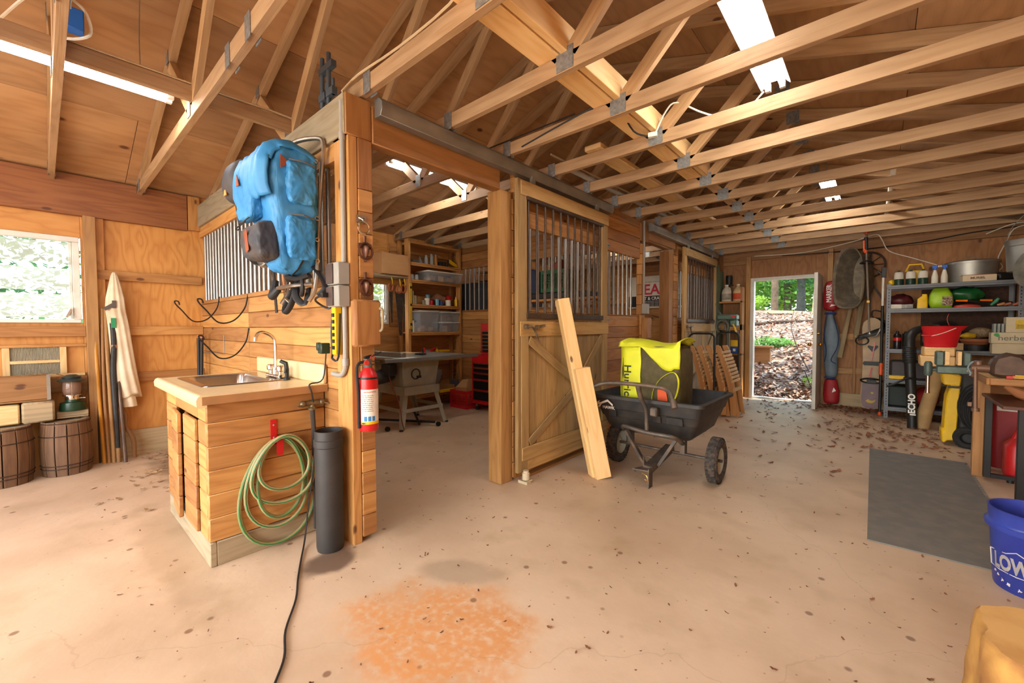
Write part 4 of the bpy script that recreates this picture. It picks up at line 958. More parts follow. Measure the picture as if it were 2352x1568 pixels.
# metal cup, straps, ice-axe like handle, black harness gear
b = B(); b.lathe([(.0, 0), (.045, 0), (.05, .01), (.056, .10), (.06, .105), (.054, .10), (.045, .012), (0, .01)], (-3.02, .98, 1.66), ax=(.75, -.55, .1), seg=22, cap=False)
t = solo('metal_cup', 'aluminium camping pot hanging left of the blue backpack', 'pot', b, ALU); g = B(); g.tube([(-3.02, .97, 1.72), (-3.03, .99, 1.78), (-3.0, 1.03, 1.80)], .004, 5, smooth=3); link('handle', g, ALU, parent=t)
b = B(); b.beam((-3.0, 1.02, 1.62), (-2.98, 1.03, 1.32), .035, .006, up=(0, 1, 0)); solo('webbing_strap', 'black webbing strap hanging below the aluminium pot', 'strap', b, plain('webbing', '#2b2320', .8))
b = B(); b.beam((-2.90, 1.04, 1.62), (-2.86, 1.05, 1.32), .022, .012, up=(0, 1, 0)); solo('leather_strap', 'tan leather strap hanging beside the black webbing strap', 'strap', b, plain('tan_strap', '#b57a52', .6), bevel=.003)
HB = plain('harness_black', '#211f20', .6, 0, .1)
t = thing('climbing_gear', 'tangle of black straps and bottle holders hanging under the backpack', 'straps', (-2.55, 1.02, 1.30))
b = B(); b.tube([(-2.9, 1.0, 1.52), (-2.88, .98, 1.44), (-2.84, .96, 1.42), (-2.80, .98, 1.46)], [.02, .028, .026, .02], 10, smooth=3); link('pad', b, HB, parent=t); b = B(); b.tube([(-2.46, 1.05, 1.58), (-2.36, 1.06, 1.50), (-2.30, 1.05, 1.44), (-2.34, 1.03, 1.40)], .022, 8, smooth=4, flat=.4); link('pad', b, HB, parent=t)
b = B(); b.tube([(-2.72, 1.06, 1.58), (-2.7, 1.03, 1.47), (-2.74, 1.0, 1.36), (-2.70, .98, 1.31), (-2.66, 1.0, 1.36), (-2.64, 1.04, 1.5)], .018, 8, smooth=4, flat=.4); b.tube([(-2.62, 1.05, 1.56), (-2.56, .99, 1.45), (-2.52, .98, 1.39), (-2.46, 1.0, 1.36), (-2.5, 1.04, 1.45)], .02, 8, smooth=4, flat=.45); b.tube([(-2.7, 1.02, 1.5), (-2.6, .97, 1.52), (-2.5, .98, 1.50), (-2.44, 1.02, 1.52)], .026, 8, smooth=4, flat=.6); link('strap', b, HB, parent=t)
b = B(); b.torus((-2.50, 1.0, 1.46), (.3, 1, 0), .05, .012, 20, 8); link('buckle_ring', b, HB, parent=t)
b = B(); b.cyl((-2.73, 1.0, 1.40), (-2.66, 1.0, 1.37), .012); b.cyl((-2.76, 1.03, 1.56), (-2.74, 1.0, 1.44), .006); b.cyl((-2.66, 1.0, 1.55), (-2.67, 1.0, 1.45), .005); link('metal_fitting', b, CHROME, parent=t)
# ============================================================ SLIDING STALL DOORS
def stalldoor(y0, y1, x, lab, latch=True, grey=W_DOOR):
    t = thing('sliding_door', lab, 'door', (x, (y0+y1)/2, .08)); X0, X1 = x-.022, x+.012; F = x+.024
    zt, zb = 2.36, .08
    def p(nm, *bbs, m=None, bev=.004):
        b = B()
        for q in bbs: b.bb(*q)
        return link(nm, b, m or grey, parent=t, bevel=bev)
    w = .115
    for (a, c) in ((y0, y0+w), (y1-w, y1)): p('stile', (X0, X1, a, c, zb, zt))
    p('top_rail', (X0, X1, y0+w, y1-w, 2.245, zt)); p('top_rail', (X1, F, y0+.03, y1+.0, 2.24, zt-.01))
    p('bottom_rail', (X0, X1, y0+w, y1-w, zb, .2))
    n = 9; w2 = (y1-y0-2*w)/n
    for i in range(n): p('panel_board', (X0+.004, X1-.008, y0+w+w2*i+.001, y0+w+w2*(i+1)-.001, .2, 1.28), bev=.002)
    p('mid_rail', (X1, F, y0+.02, y1, 1.15, 1.265)); p('lower_rail', (X1, F, y0+.04, y1-.02, .17, .275))
    p('side_batten', (X1, F, y0+.03, y0+.12, .275, 1.15)); p('side_batten', (X1, F, y1-.11, y1-.02, .275, 1.15))
    ym = y0+.80*(y1-y0)*.0+ (y0+y1)/2+.18*0
    b = B(); b.beam((X1+.007, y0+.13, 1.12), (X1+.007, y0+.80*(y1-y0)*.72, .72), .07, .014, up=(1, 0, 0)); link('brace', b, grey, parent=t, bevel=.003)
    b = B(); b.beam((X1+.007, y0+.80*(y1-y0)*.72, .66), (X1+.007, y0+.13, .30), .07, .014, up=(1, 0, 0)); link('brace', b, grey, parent=t, bevel=.003)
    b = B(); b.beam((X1+.007, y1-.13, 1.12), (X1+.007, y0+.80*(y1-y0)*.80, .76), .07, .014, up=(1, 0, 0)); link('brace', b, grey, parent=t, bevel=.003)
    p('bar_channel', (X0-.004, F, y0+w-.01, y1-w+.01, 1.29, 1.335), (X0-.004, F, y0+w-.01, y1-w+.01, 2.215, 2.243), m=DARKBAR, bev=.002)
    nb = 11
    for i in range(nb):
        b = B(); y = y0+w+.03+(y1-y0-2*w-.06)*i/(nb-1); b.cyl((x-.002, y, 1.33), (x-.002, y, 2.22), .0095, seg=8); link('bar', b, DARKBAR, parent=t)
    for y in (y0+.2, y1-.2):
        b = B(); b.box((x, y, 2.385), (.02, .05, .05)); b.cyl((x-.012, y, 2.41), (x+.012, y, 2.41), .022, seg=12); link('roller_hanger', b, GALV, parent=t)
    if latch:
        b = B(); b.cyl((F, y0+.07, 1.225), (F+.035, y0+.07, 1.225), .02); b.tube([(F+.03, y0+.06, 1.225), (F+.035, y0+.12, 1.222), (F+.03, y0+.17, 1.18), (F+.03, y0+.2, 1.12), (F+.03, y0+.225, 1.10)], .009, 8, smooth=4); b.beam((F+.015, y0+.19, 1.215), (F+.02, y0+.30, 1.235), .016, .02); b.cyl((F, y0+.21, 1.22), (F+.03, y0+.21, 1.22), .018); link('latch', b, plain('latch_iron', '#8f7a60', .5, .6, .2, 20), parent=t)
    return t
stalldoor(2.42, 3.83, -2.085, 'weathered wooden sliding stall door with dark bars and K-braces, near stall')
stalldoor(6.06, 7.62, -2.085, 'pale wooden sliding stall door with dark bars, far stall next to the folded chairs')
b = B(); b.lathe([(.03, 0), (.03, .05), (.022, .055), (.022, .07), (0, .07)], (-2.035, 2.47, .035), seg=14); b.box((-2.05, 2.47, .012), (.09, .05, .022)); b.tube([(-2.03, 2.47, .02), (-2.0, 2.44, .03), (-2.0, 2.5, .03)], .005, 6)
solo('floor_guide', 'white roller floor guide at the bottom corner of the near stall door', 'door guide', b, plain('nylon_roller', '#cdbb98', .5))
b = B(); b.box((-2.13, 3.2, .012), (.05, 1.2, .02)); solo('drip_strip', 'dark dirty wood strip on the floor under the near stall door', 'strip', b, W_BEAM)

# conduit, box, block at the column between the stalls
b = B(); b.tube([(-2.135, 4.84, 2.5), (-2.135, 4.84, 1.50)], .013, 8); solo('conduit', 'grey conduit running down the column between the two stalls', 'conduit', b, GREYPVC)
b = B(); b.bb(-2.143, -2.08, 4.80, 4.88, 1.38, 1.5); t = solo('outlet_box', 'grey outlet box on the column between the two stalls', 'outlet box', b, GREYPVC, bevel=.004); g = B(); g.bb(-2.13, -2.09, 4.882, 4.89, 1.39, 1.49); link('cover', g, plain('outlet_brown', '#4b3a34', .5), parent=t)
b = B(); b.bb(-2.143, -2.07, 4.79, 4.93, 1.08, 1.33); t = solo('column_block', 'pine block fixed on the column between the two stalls', 'wood block', b, W_PINE, bevel=.01); g = B(); g.tube([(-2.09, 4.935, 1.28), (-2.085, 4.95, 1.25), (-2.085, 4.95, 1.15), (-2.09, 4.935, 1.13)], .008, 6); link('handle', g, BLACKM, parent=t)
# small barrel bolts on the boards
for z, lab in ((2.09, 'small steel barrel bolt above the bars right of the near stall door'), (1.30, 'small steel barrel bolt below the bars right of the near stall door')):
    b = B(); b.box((-2.165, 3.98, z), (.006, .10, .035)); b.cyl((-2.155, 3.94, z), (-2.155, 4.03, z), .007, seg=8); solo('barrel_bolt', lab, 'bolt', b, GALV)

# ============================================================ NEAR STALL (workshop)
# wall shelves (left wall, y 3.52..4.5)
t = thing('pine_shelving', 'tall pine shelf unit full of workshop clutter in the near stall', 'shelf', (-5.2, 4.03, 0))
sx0, sx1 = -5.34, -5.07
for (y0, y1) in ((3.50, 3.545), (4.475, 4.515)):
    b = B(); b.bb(sx1-.09, sx1, y0, y1, 0, 2.5); link('upright', b, W_PINE, parent=t, bevel=.003)
    b = B(); b.bb(sx0, sx0+.06, y0, y1, 0, 2.5); link('upright', b, W_PINE, parent=t, bevel=.003)
SZ = [2.17, 1.92, 1.56, 1.155, .76, .22]
for z in SZ:
    b = B(); b.bb(sx0, sx1+.012, 3.548, 4.472, z-.022, z); b.bb(sx1-.01, sx1+.012, 3.548, 4.472, z-.05, z-.024); link('shelf_board', b, W_PINE, parent=t, bevel=.003)
b = B(); b.bb(sx0, sx1, 3.548, 4.472, 2.44, 2.47); link('top_board', b, W_PINE, parent=t)
SGL = glass('clear_plastic', '#cfd2d0', .3, .2)
JG = glass('jar_glass', '#c8cfc8', .08, .4)
def jar(nm, lab, x, y, z, r, h, m, capm=None, caph=.015, cat=None, neck=None, grp=None):
    b = B(); nk = neck or r*.8
    b.lathe([(0, 0), (r, 0), (r, h*.78), (nk, h*.9), (nk, h)], (x, y, z+.001), seg=16)
    t = solo(nm, lab, cat or nm.replace('_', ' '), b, m, group=grp)
    if capm: g = B(); g.lathe([(nk*1.08, 0), (nk*1.08, caph), (0, caph)], (x, y, z+h+.001), seg=14); link('lid', g, capm, parent=t)
    return t
def tote(lab, x0, x1, y0, y1, z, h, lidm=None):
    t = thing('storage_box', lab, 'storage box', ((x0+x1)/2, (y0+y1)/2, z+.001), group='clear plastic storage boxes')
    z += .001; b = B(); e = .025
    b.loft([rr(x0+e, x1-e, y0+e, y1-e, .02, z, 3), rr(x0+.006, x1-.006, y0+.006, y1-.006, .02, z+h-.02, 3), rr(x0+.01, x1-.01, y0+.01, y1-.01, .02, z+h-.02, 3), rr(x0+e+.004, x1-e-.004, y0+e+.004, y1-e-.004, .02, z+.004, 3)])
    link('tub', b, SGL, parent=t, ang=50)
    b = B(); b.loft([rr(x0, x1, y0, y1, .02, z+h-.02, 3), rr(x0, x1, y0, y1, .02, z+h-.006, 3), rr(x0+.015, x1-.015, y0+.015, y1-.015, .02, z+h, 3)]); link('lid', b, lidm or glass('lid_plastic', '#d9dad6', .35, .85), parent=t, ang=50)
    g = B()
    for i in range(5): g.box((random.uniform(x0+.07, x1-.07), y0+.08+(y1-y0-.16)*i/4, z+.03+.02*(i % 2)), (.08, .07, .05+.04*(i % 3)), i*.5)
    link('contents', g, plain('mixed_contents', '#b07c4c', .8, 0, .2, 8, dirt='#6d6258'), parent=t); return t
# top shelf
z = SZ[0]
random.seed(11)
for k, (y, r, h, m, lab) in enumerate(((3.86, .03, .12, JG, 'small clear jar left of the tall bottle on the top wall shelf'), (3.96, .028, .15, JG, 'tall clear bottle in the middle of the top wall shelf'), (4.04, .03, .15, plain('amber_glass', '#a5703a', .2), 'amber bottle on the top wall shelf'))):
    jar('glass_jar', lab, -5.12, y, z, r, h, m, plain('tin_lid', '#8d8a80', .4, .6), cat='jar', grp='jars on the top wall shelf')
b = B(); b.lathe([(.0, 0), (.05, 0), (.03, .05), (.012, .08), (.012, .1)], (-5.13, 3.75, z+.001), seg=14); solo('funnel', 'grey funnel at the left of the top wall shelf', 'funnel', b, plain('grey_tool', '#7b7a74', .5))
b = B(); b.box((-5.14, 3.62, z+.021), (.14, .08, .04), .2); solo('tool_case', 'flat grey case at the left end of the top wall shelf', 'case', b, plain('case_grey', '#5d5c58', .6), bevel=.006)
t = thing('spray_gun', 'black and yellow caulking gun leaning on the top wall shelf', 'tool', (-5.1, 4.35, z)); b = B(); b.beam((-5.1, 4.28, z+.10), (-5.1, 4.44, z+.03), .03, .05); link('body', b, YEL, parent=t, bevel=.006); b = B(); b.beam((-5.1, 4.28, z+.11), (-5.1, 4.24, z+.002), .02, .035); link('grip', b, BLACKP, parent=t, bevel=.006)
for k, y in enumerate((4.12, 4.19)):
    b = B(); b.box((-5.13, y, z+.035), (.09, .05, .068)); solo('parts_bin', ('left' if k == 0 else 'right')+' of two small dark parts bins on the top wall shelf', 'bin', b, BLACKP, bevel=.004)
# second shelf
tote('long shallow clear plastic storage box with white lid on the second wall shelf', -5.34, -5.0, 3.80, 4.5, SZ[1], .155, OFFW)
for k, y in enumerate((3.60, 3.68)): jar('glass_jar', ('left' if k == 0 else 'right')+' empty jar beside the long storage box', -5.12, y, SZ[1], .03, .08, JG, cat='jar')
# third shelf
z = SZ[2]
third = [('paint_tin', 3.72, .034, .12, plain('tin_grey', '#8b8578', .4, .5), 'grey tin at the left of the third wall shelf'), ('paper_cup', 3.86, .038, .10, OFFW, 'white paper cup on the third wall shelf'), ('tin_can', 3.80, .026, .07, W_GREY, 'small brown tin in front of the white cup'), ('jar', 3.95, .035, .15, glass('blue_jar', '#8fb4c4', .1, .6), 'tall clear jar with a blue lid on the third wall shelf'), ('paint_tin', 3.94, .03, .07, RED, 'small red and white tin in front of the blue-lidded jar'), ('jar', 4.05, .034, .08, glass('teal_jar', '#6fa3b0', .1, .7), 'short teal jar with blue lid on the third wall shelf'), ('tin_can', 4.13, .028, .07, BLUEP, 'small blue tin on the third wall shelf'), ('tub', 4.27, .045, .09, OFFW, 'white plastic tub on the third wall shelf'), ('tin_can', 3.64, .03, .13, plain('box_tan', '#a08a64', .7), 'tan can at the left end of the third wall shelf')]
for k, (nm, y, r, h, m, lab) in enumerate(third):
    jar(nm, lab, -5.11-(.1 if k in (0, 3) else 0), y, z, r, h, m, plain('lid_blue', '#2e8fc0', .4) if 'blue lid' in lab or 'blue-lid' in lab and nm == 'jar' else None, cat='jar' if nm == 'jar' else 'can', neck=r)
b = B(); b.lathe([(.0, 0), (.03, 0), (.03, .1), (.012, .12), (.012, .15)], (-5.1, 4.42, z+.001), seg=12, sx=.6); t = solo('glue_bottle', 'yellow glue bottle at the right end of the third wall shelf', 'bottle', b, YEL); g = B(); g.cyl((-5.1, 4.42, z+.15), (-5.1, 4.42, z+.175), .009); link('cap', g, BLUEP, parent=t)
b = B(); b.ball((-5.2, 4.16, z+.10), (.08, .13, .09), 14, 9); 
for v in b.bm.verts: v.co += noise.noise_vector(v.co*14)*.03
solo('rag_pile', 'heap of brown rags at the back of the third wall shelf', 'rags', b, plain('rag_brown', '#8e5f42', .9, 0, .2, 10))
b = B(); b.ball((-5.18, 4.33, z+.11), (.06, .07, .05), 14, 9)
for v in b.bm.verts: v.co += noise.noise_vector(v.co*14)*.02
solo('rag', 'red rag on the heap of brown rags', 'rag', b, RED)
for k, (y, m) in enumerate(((3.57, plain('book_green', '#5f6a48', .7)), (3.59, plain('book_cream', '#c9b48a', .7)))):
    b = B(); b.obox((-5.15, y, z+.10), [(1, 0, 0), (0, 1, 0.05), (0, -.05, 1)], (.15, .012, .19)); solo('clipboard', ('green' if k == 0 else 'cream')+' thin board leaning at the left end of the third wall shelf', 'board', b, m)
# fourth shelf
z = SZ[3]
tote('tall clear plastic storage box on the fourth wall shelf', -5.33, -5.05, 3.68, 4.06, z, .32)
tote('lower of two stacked clear storage boxes on the fourth wall shelf', -5.33, -5.04, 4.075, 4.465, z, .155)
tote('upper of two stacked clear storage boxes on the fourth wall shelf', -5.33, -5.04, 4.075, 4.465, z+.158, .155)
for k, (y, h, m, lab) in enumerate(((3.565, .13, plain('bottle_green', '#2f8a4a', .4), 'green bottle at the left end of the fourth wall shelf'), (3.60, .17, OFFW, 'white bottle at the left end of the fourth wall shelf'), (3.645, .15, plain('bottle_grey', '#9a9c98', .4), 'grey-capped bottle beside the tall storage box'))):
    jar('bottle', lab, -5.10, y, z, .019, h, m, plain('cap_dark', '#3a3a38', .5), neck=.009, cat='bottle')
b = B(); b.box((-5.14, 3.98, z+.327), (.08, .62, .016)); solo('red_board', 'reddish strip of wood lying on the storage boxes', 'board', b, W_BEAM)
# bench level shelf
z = SZ[4]
b = B(); b.box((-5.15, 4.2, z+.04), (.12, .18, .075)); t = solo('tub_box', 'translucent tub with yellow lid on the shelf behind the saw', 'tub', b, SGL, bevel=.01); g = B(); g.box((-5.15, 4.18, z+.095), (.13, .2, .03)); link('lid', g, YEL, parent=t, bevel=.006)
jar('bottle', 'yellow glue bottle on the shelf behind the saw', -5.1, 4.03, z, .022, .14, YEL, ORG, neck=.01, cat='bottle')
b = B(); b.tube([(-5.1, 3.9, z+.1), (-5.1, 4.0, z+.15)], .014, 8); b.cyl((-5.1, 3.94, z+.12), (-5.1, 3.93, z+.0), .01); solo('glue_gun', 'red-handled tool on the shelf behind the saw', 'tool', b, RED)
b = B(); b.box((-5.16, 3.88, z+.06), (.12, .10, .12), .2); solo('grey_box', 'small grey machine box behind the saw fence', 'box', b, plain('tool_grey', '#8b8a82', .6), bevel=.006)
# lower shelf
z = SZ[5]
b = B(); b.box((-5.16, 4.15, z+.045), (.18, .42, .09)); solo('wooden_tray', 'brown wooden box on the lowest wall shelf', 'box', b, W_BEAM, bevel=.004)
b = B(); b.box((-5.04+.02, 4.2, z+.022), (.06, .4, .04)); solo('spirit_level', 'short yellow level lying at the front of the lowest wall shelf', 'level', b, YEL, bevel=.003)
b = B(); b.ball((-5.2, 4.05, z+.24), (.07, .16, .14), 14, 9)
for v in b.bm.verts: v.co += noise.noise_vector(v.co*11)*.04
solo('plastic_bag', 'crumpled grey plastic bag on the lowest wall shelf', 'bag', b, glass('bag_grey', '#8f8780', .2, .7))
b = B(); b.box((-5.14, 4.42, z+.08), (.15, .07, .16)); b.torus((-5.1, 4.40, z+.21), (1, 0, 0), .06, .006, 18, 6); solo('grinder_guard', 'grey metal guard and ring at the right of the lowest wall shelf', 'tool', b, plain('guard_grey', '#77767a', .4, .5))
# shelf with cardboard box & saws left of unit
t = thing('high_shelf', 'thick plank shelf with hooks left of the shelf unit', 'shelf', (-5.2, 3.1, 1.92))
b = B(); b.bb(-5.345, -5.06, 2.62, 3.497, 1.925, 1.955); link('plank', b, W_GREY, parent=t, bevel=.003); b = B(); b.bb(-5.345, -5.30, 2.62, 3.497, 1.84, 1.922); link('cleat', b, W_PINE, parent=t)
t = thing('cardboard_box', 'closed cardboard box on the plank shelf in the near stall', 'box', (-5.17, 3.25, 1.957)); b = B(); b.bb(-5.33, -5.02, 3.05, 3.48, 1.957, 2.24); link('carton', b, CARD, parent=t, bevel=.004)
g = B(); g.bb(-5.215, -5.155, 3.05, 3.482, 2.241, 2.243); g.bb(-5.0195, -5.018, 3.05, 3.48, 2.12, 2.122); link('tape', g, plain('tape_tan', '#c09a66', .4), parent=t)
BLADE = plain('saw_blade', '#6a655e', .4, .8, .15, 12); HSAW = plain('saw_handle', '#a4552a', .5, 0, .1)
def handsaw(y, z, L, w, lab):
    t = thing('handsaw', lab, 'saw', (-5.1, y, z-L), group='handsaws hanging from yellow hooks')
    b = B(); b.prism([(-w/2, 0), (w/2, 0), (w*.35, -L), (0.0, -L)], (-5.11, y, z-.09), (0, 1, 0), (0, 0, 1), (.002, 0, 0)); link('blade', b, BLADE, parent=t)
    b = B(); b.tube([(-5.11, y-.03, z-.10), (-5.11, y-.035, z-.03), (-5.11, y, z), (-5.11, y+.035, z-.03), (-5.11, y+.02, z-.1)], .014, 8, closed=True, smooth=2); link('handle', b, HSAW, parent=t)
    b = B(); b.tube([(-5.09, y, z+.09), (-5.085, y+.01, z+.02), (-5.10, y+.015, z-.01), (-5.12, y-.01, z+.0)], .006, 6, smooth=3); solo('hook', 'yellow hook holding the '+lab, 'hook', b, YEL)
handsaw(3.24, 1.84, .46, .06, 'narrow handsaw nearest the column, in the near stall')
handsaw(3.37, 1.82, .62, .13, 'wide dark handsaw in the middle of the three hanging saws')
handsaw(3.445, 1.83, .50, .03, 'thin keyhole saw right of the wide dark handsaw')
t = thing('spirit_level', 'yellow and black spirit level hanging on the shelf upright', 'level', (-5.05, 3.525, 1.2)); b = B(); b.bb(-5.068, -5.04, 3.505, 3.545, 1.2, 1.86); link('body', b, plain('level_yellow', '#c9a030', .5), parent=t, bevel=.003)
for z in (1.25, 1.53, 1.78):
    b = B(); b.bb(-5.041, -5.038, 3.51, 3.54, z, z+.035); link('vial', b, BLACKP, parent=t)
# table saw
SG = plain('saw_grey', '#a9a593', .5, .1, .06)
SGD = plain('saw_top', '#a8a698', .35, .5, .08, 12)
t = thing('table_saw', 'grey table saw on splayed sheet-metal legs in the near stall', 'table saw', (-4.45, 3.1, 0))
q = Matrix.Rotation(R(0), 3, 'Z')
b = B(); b.bb(-4.95, -4.1, 2.62, 3.45, .845, .875); link('table_top', b, SGD, parent=t, bevel=.006)
b = B(); b.bb(-4.93, -4.15, 3.455, 3.74, .848, .872); link('extension_wing', b, SGD, parent=t, bevel=.006)
b = B(); b.bb(-4.1, -4.065, 2.50, 3.92, .825, .868); link('fence_rail', b, plain('rail_grey', '#8c8d88', .4, .5), parent=t, bevel=.004); b = B(); b.bb(-4.985, -4.955, 2.50, 3.8, .825, .868); link('fence_rail', b, plain('rail_grey', '#8c8d88', .4, .5), parent=t, bevel=.004)
b = B(); b.bb(-4.98, -4.10, 2.72, 2.79, .877, .93); link('rip_fence', b, plain('fence_alu', '#a9aaa4', .35, .7), parent=t, bevel=.004)
b = B()
r0 = [(-4.86, 2.82, .84), (-4.22, 2.82, .84), (-4.22, 3.38, .84), (-4.86, 3.38, .84)]; r1 = [(-4.82, 2.86, .46), (-4.26, 2.86, .46), (-4.26, 3.34, .46), (-4.82, 3.34, .46)]
b.loft([r0, r1]); link('cabinet', b, SG, parent=t, bevel=.01)
b = B(); b.bb(-4.238, -4.234, 3.03, 3.10, .60, .63); link('badge', b, BLACKP, parent=t)
for sx_ in (-1, 1):
    for sy_ in (-1, 1):
        cx, cy = -4.54+sx_*.28, 3.10+sy_*.24; fx2, fy2 = -4.48+sx_*.31, 3.10+sy_*.34
        b = B(); 
        for (dx, dy, wx, wy) in ((-sx_*.035, 0, .075, .006), (0, -sy_*.035, .006, .075)):
            r0 = [(cx+dx-wx/2, cy+dy-wy/2, .5), (cx+dx+wx/2, cy+dy-wy/2, .5), (cx+dx+wx/2, cy+dy+wy/2, .5), (cx+dx-wx/2, cy+dy+wy/2, .5)]
            r1 = [(fx2+dx*.6-wx/3, fy2+dy*.6-wy/3, .01), (fx2+dx*.6+wx/3, fy2+dy*.6-wy/3, .01), (fx2+dx*.6+wx/3, fy2+dy*.6+wy/3, .01), (fx2+dx*.6-wx/3, fy2+dy*.6+wy/3, .01)]
            b.loft([r0, r1])
        link('leg', b, SG, parent=t); b = B(); b.lathe([(.025, 0), (.02, .02)], (fx2, fy2, 0), seg=10); link('foot', b, BLACKR, parent=t)
b = B(); b.bb(-4.225, -4.219, 2.83, 3.37, .40, .5); b.bb(-4.20, -4.194, 2.80, 3.40, .20, .245); b.bb(-4.80, -4.2, 2.80, 2.806, .20, .245); b.bb(-4.80, -4.2, 2.83, 2.836, .40, .5); b.bb(-4.80, -4.2, 3.394, 3.40, .2, .245); link('cross_brace', b, SG, parent=t)
b = B(); b.lathe([(.09, 0), (.095, .05), (.08, .22), (.05, .25)], (-4.45, 2.80, .66), ax=(.25, -1, -.15), seg=18); b.box((-4.35, 2.72, .72), (.13, .14, .14), .3); link('motor', b, plain('motor_dark', '#3b3b3d', .5, .3), parent=t, bevel=.01)
b = B(); b.torus((-4.18, 2.98, .66), (1, 0, 0), .06, .008, 20, 6); link('hand_wheel', b, BLACKM, parent=t) 
b = B(); b.tube([(-4.3, 2.68, .68), (-4.2, 2.66, .55), (-4.15, 2.72, .35), (-4.12, 2.74, .12), (-4.14, 2.78, .02)], .007, 6, smooth=4); link('cord', b, plain('cord_red', '#7e3a24', .6), parent=t)
b = B(); b.tube([(-4.95, 2.7, .05), (-4.1, 3.2, .05)], .015, 6); b.tube([(-4.9, 3.45, .05), (-4.15, 3.0, .05)], .015, 6)
for p in ((-4.98, 2.68), (-4.06, 3.22), (-4.92, 3.48), (-4.3, 2.66)): b.cyl((p[0]-.015, p[1], .028), (p[0]+.015, p[1], .028), .028); 
link('mobile_base', b, BLACKM, parent=t)
random.seed(5)
b = B(); b.box((-4.3, 3.14, .89), (.14, .05, .022), .3); b.cyl((-4.33, 3.2, .9), (-4.33, 3.2, .95), .012); solo('push_block', 'dark mitre gauge with red knob on the saw table', 'tool', b, BLACKM, bevel=.003)
b = B(); b.cyl((-4.3, 3.2, .904), (-4.3, 3.2, .965), .012); solo('red_dial', 'small red dial standing on the saw table', 'knob', b, RED)
b = B(); b.bb(-4.9, -4.6, 3.0, 3.35, .877, .885); solo('board_offcut', 'thin tan board lying on the saw table', 'board', b, W_LIGHT)
# red tool chest
t = thing('tool_chest', 'red two-part tool chest with black drawers on castors', 'tool chest', (-4.25, 4.4, 0))
x0, x1, y0, y1 = -4.50, -3.85, 4.2, 4.54
TB = plain('drawer_black', '#1c1c1e', .35, .3, .05)
b = B(); b.bb(x0, x1, y0, y1, .10, .82); link('cabinet', b, RED, parent=t, bevel=.006)
b = B(); b.bb(x0+.13, x1-.02, y0+.06, y1, .822, 1.28); link('top_chest', b, RED, parent=t, bevel=.006)
for i, (z0, z1) in enumerate(((.16, .30), (.32, .45), (.47, .55), (.565, .63), (.645, .70))):
    b = B(); b.bb(x0+.04, x1-.03, y0-.008, y0, z0, z1); d = link('drawer', b, TB, parent=t, bevel=.002); g = B(); g.bb(x0+.04, x1-.03, y0-.022, y0-.008, z1-.012, z1+.003); link('drawer_pull', g, CHROME, parent=d)
for i in range(6):
    z0 = .86+.052*i; b = B(); b.bb(x0+.17, x1-.05, y0+.052, y0+.06, z0, z0+.045); d = link('drawer', b, TB, parent=t, bevel=.002); g = B(); g.bb(x0+.17, x1-.05, y0+.04, y0+.052, z0+.038, z0+.05); link('drawer_pull', g, CHROME, parent=d)
b = B(); b.cyl((x0+.36, y0+.0, .775), (x0+.36, y0-.005, .775), .012); link('lock', b, CHROME, parent=t)
for (cx, cy) in ((x0+.07, y0+.05), (x1-.07, y0+.05), (x0+.07, y1-.05), (x1-.07, y1-.05)):
    b = B(); b.cyl((cx-.012, cy, .035), (cx+.012, cy, .035), .035, seg=18); c = link('castor', b, BLACKR, parent=t); g = B(); g.box((cx, cy, .07), (.04, .04, .055)); link('fork', g, CHROME, parent=c)
# red milk crate with paper bag
def milkcrate(nm, lab, x0, x1, y0, y1, z0, h, m, words=None):
    t = thing(nm, lab, 'crate', ((x0+x1)/2, (y0+y1)/2, z0)); w = .01
    def side(o, ux, L, nrm):
        b = B(); o = Vector(o); ux = Vector(ux); nrm = Vector(nrm); up = Vector((0, 0, 1))
        def bar(a, c, z0_, z1_): 
            cc = o+ux*((a+c)/2)+up*((z0_+z1_)/2); b.obox(cc, [ux, up, nrm], (c-a, z1_-z0_, w))
        bar(0, L, 0, .05); bar(0, L, h-.05, h); bar(0, .03, .05, h-.05); bar(L-.03, L, .05, h-.05)
        n = int(L/.035)
        for i in range(1, n): bar(.03+(L-.06)*i/n-.005, .03+(L-.06)*i/n+.005, .05, h-.05)
        for zz in (.4, .6, .8): 
            q = .05+(h-.1)*zz; bar(.03, L-.03, q-.005, q+.005)
        link('side', b, m, parent=t)
    side((x0, y0, z0), (1, 0, 0), x1-x0, (0, 1, 0)); side((x0, y1, z0), (1, 0, 0), x1-x0, (0, 1, 0)); side((x0, y0, z0), (0, 1, 0), y1-y0, (1, 0, 0)); side((x1, y0, z0), (0, 1, 0), y1-y0, (1, 0, 0))
    b = B(); b.bb(x0, x1, y0, y1, z0, z0+.01); link('floor_panel', b, m, parent=t); return t
milkcrate('milk_crate', 'red plastic milk crate on the floor beside the red tool chest', -4.92, -4.56, 4.14, 4.5, .002, .27, REDP)
b = B(); b.loft([[(-4.86, 4.2, .05), (-4.64, 4.2, .05), (-4.64, 4.4, .05), (-4.86, 4.4, .05)], [(-4.87, 4.2, .3), (-4.62, 4.2, .32), (-4.63, 4.4, .33), (-4.86, 4.4, .31)], [(-4.78, 4.27, .42), (-4.64, 4.26, .44), (-4.64, 4.33, .44), (-4.77, 4.33, .41)]])
solo('paper_bag', 'crumpled brown paper bag in the red milk crate', 'bag', b, CARD, ang=20)
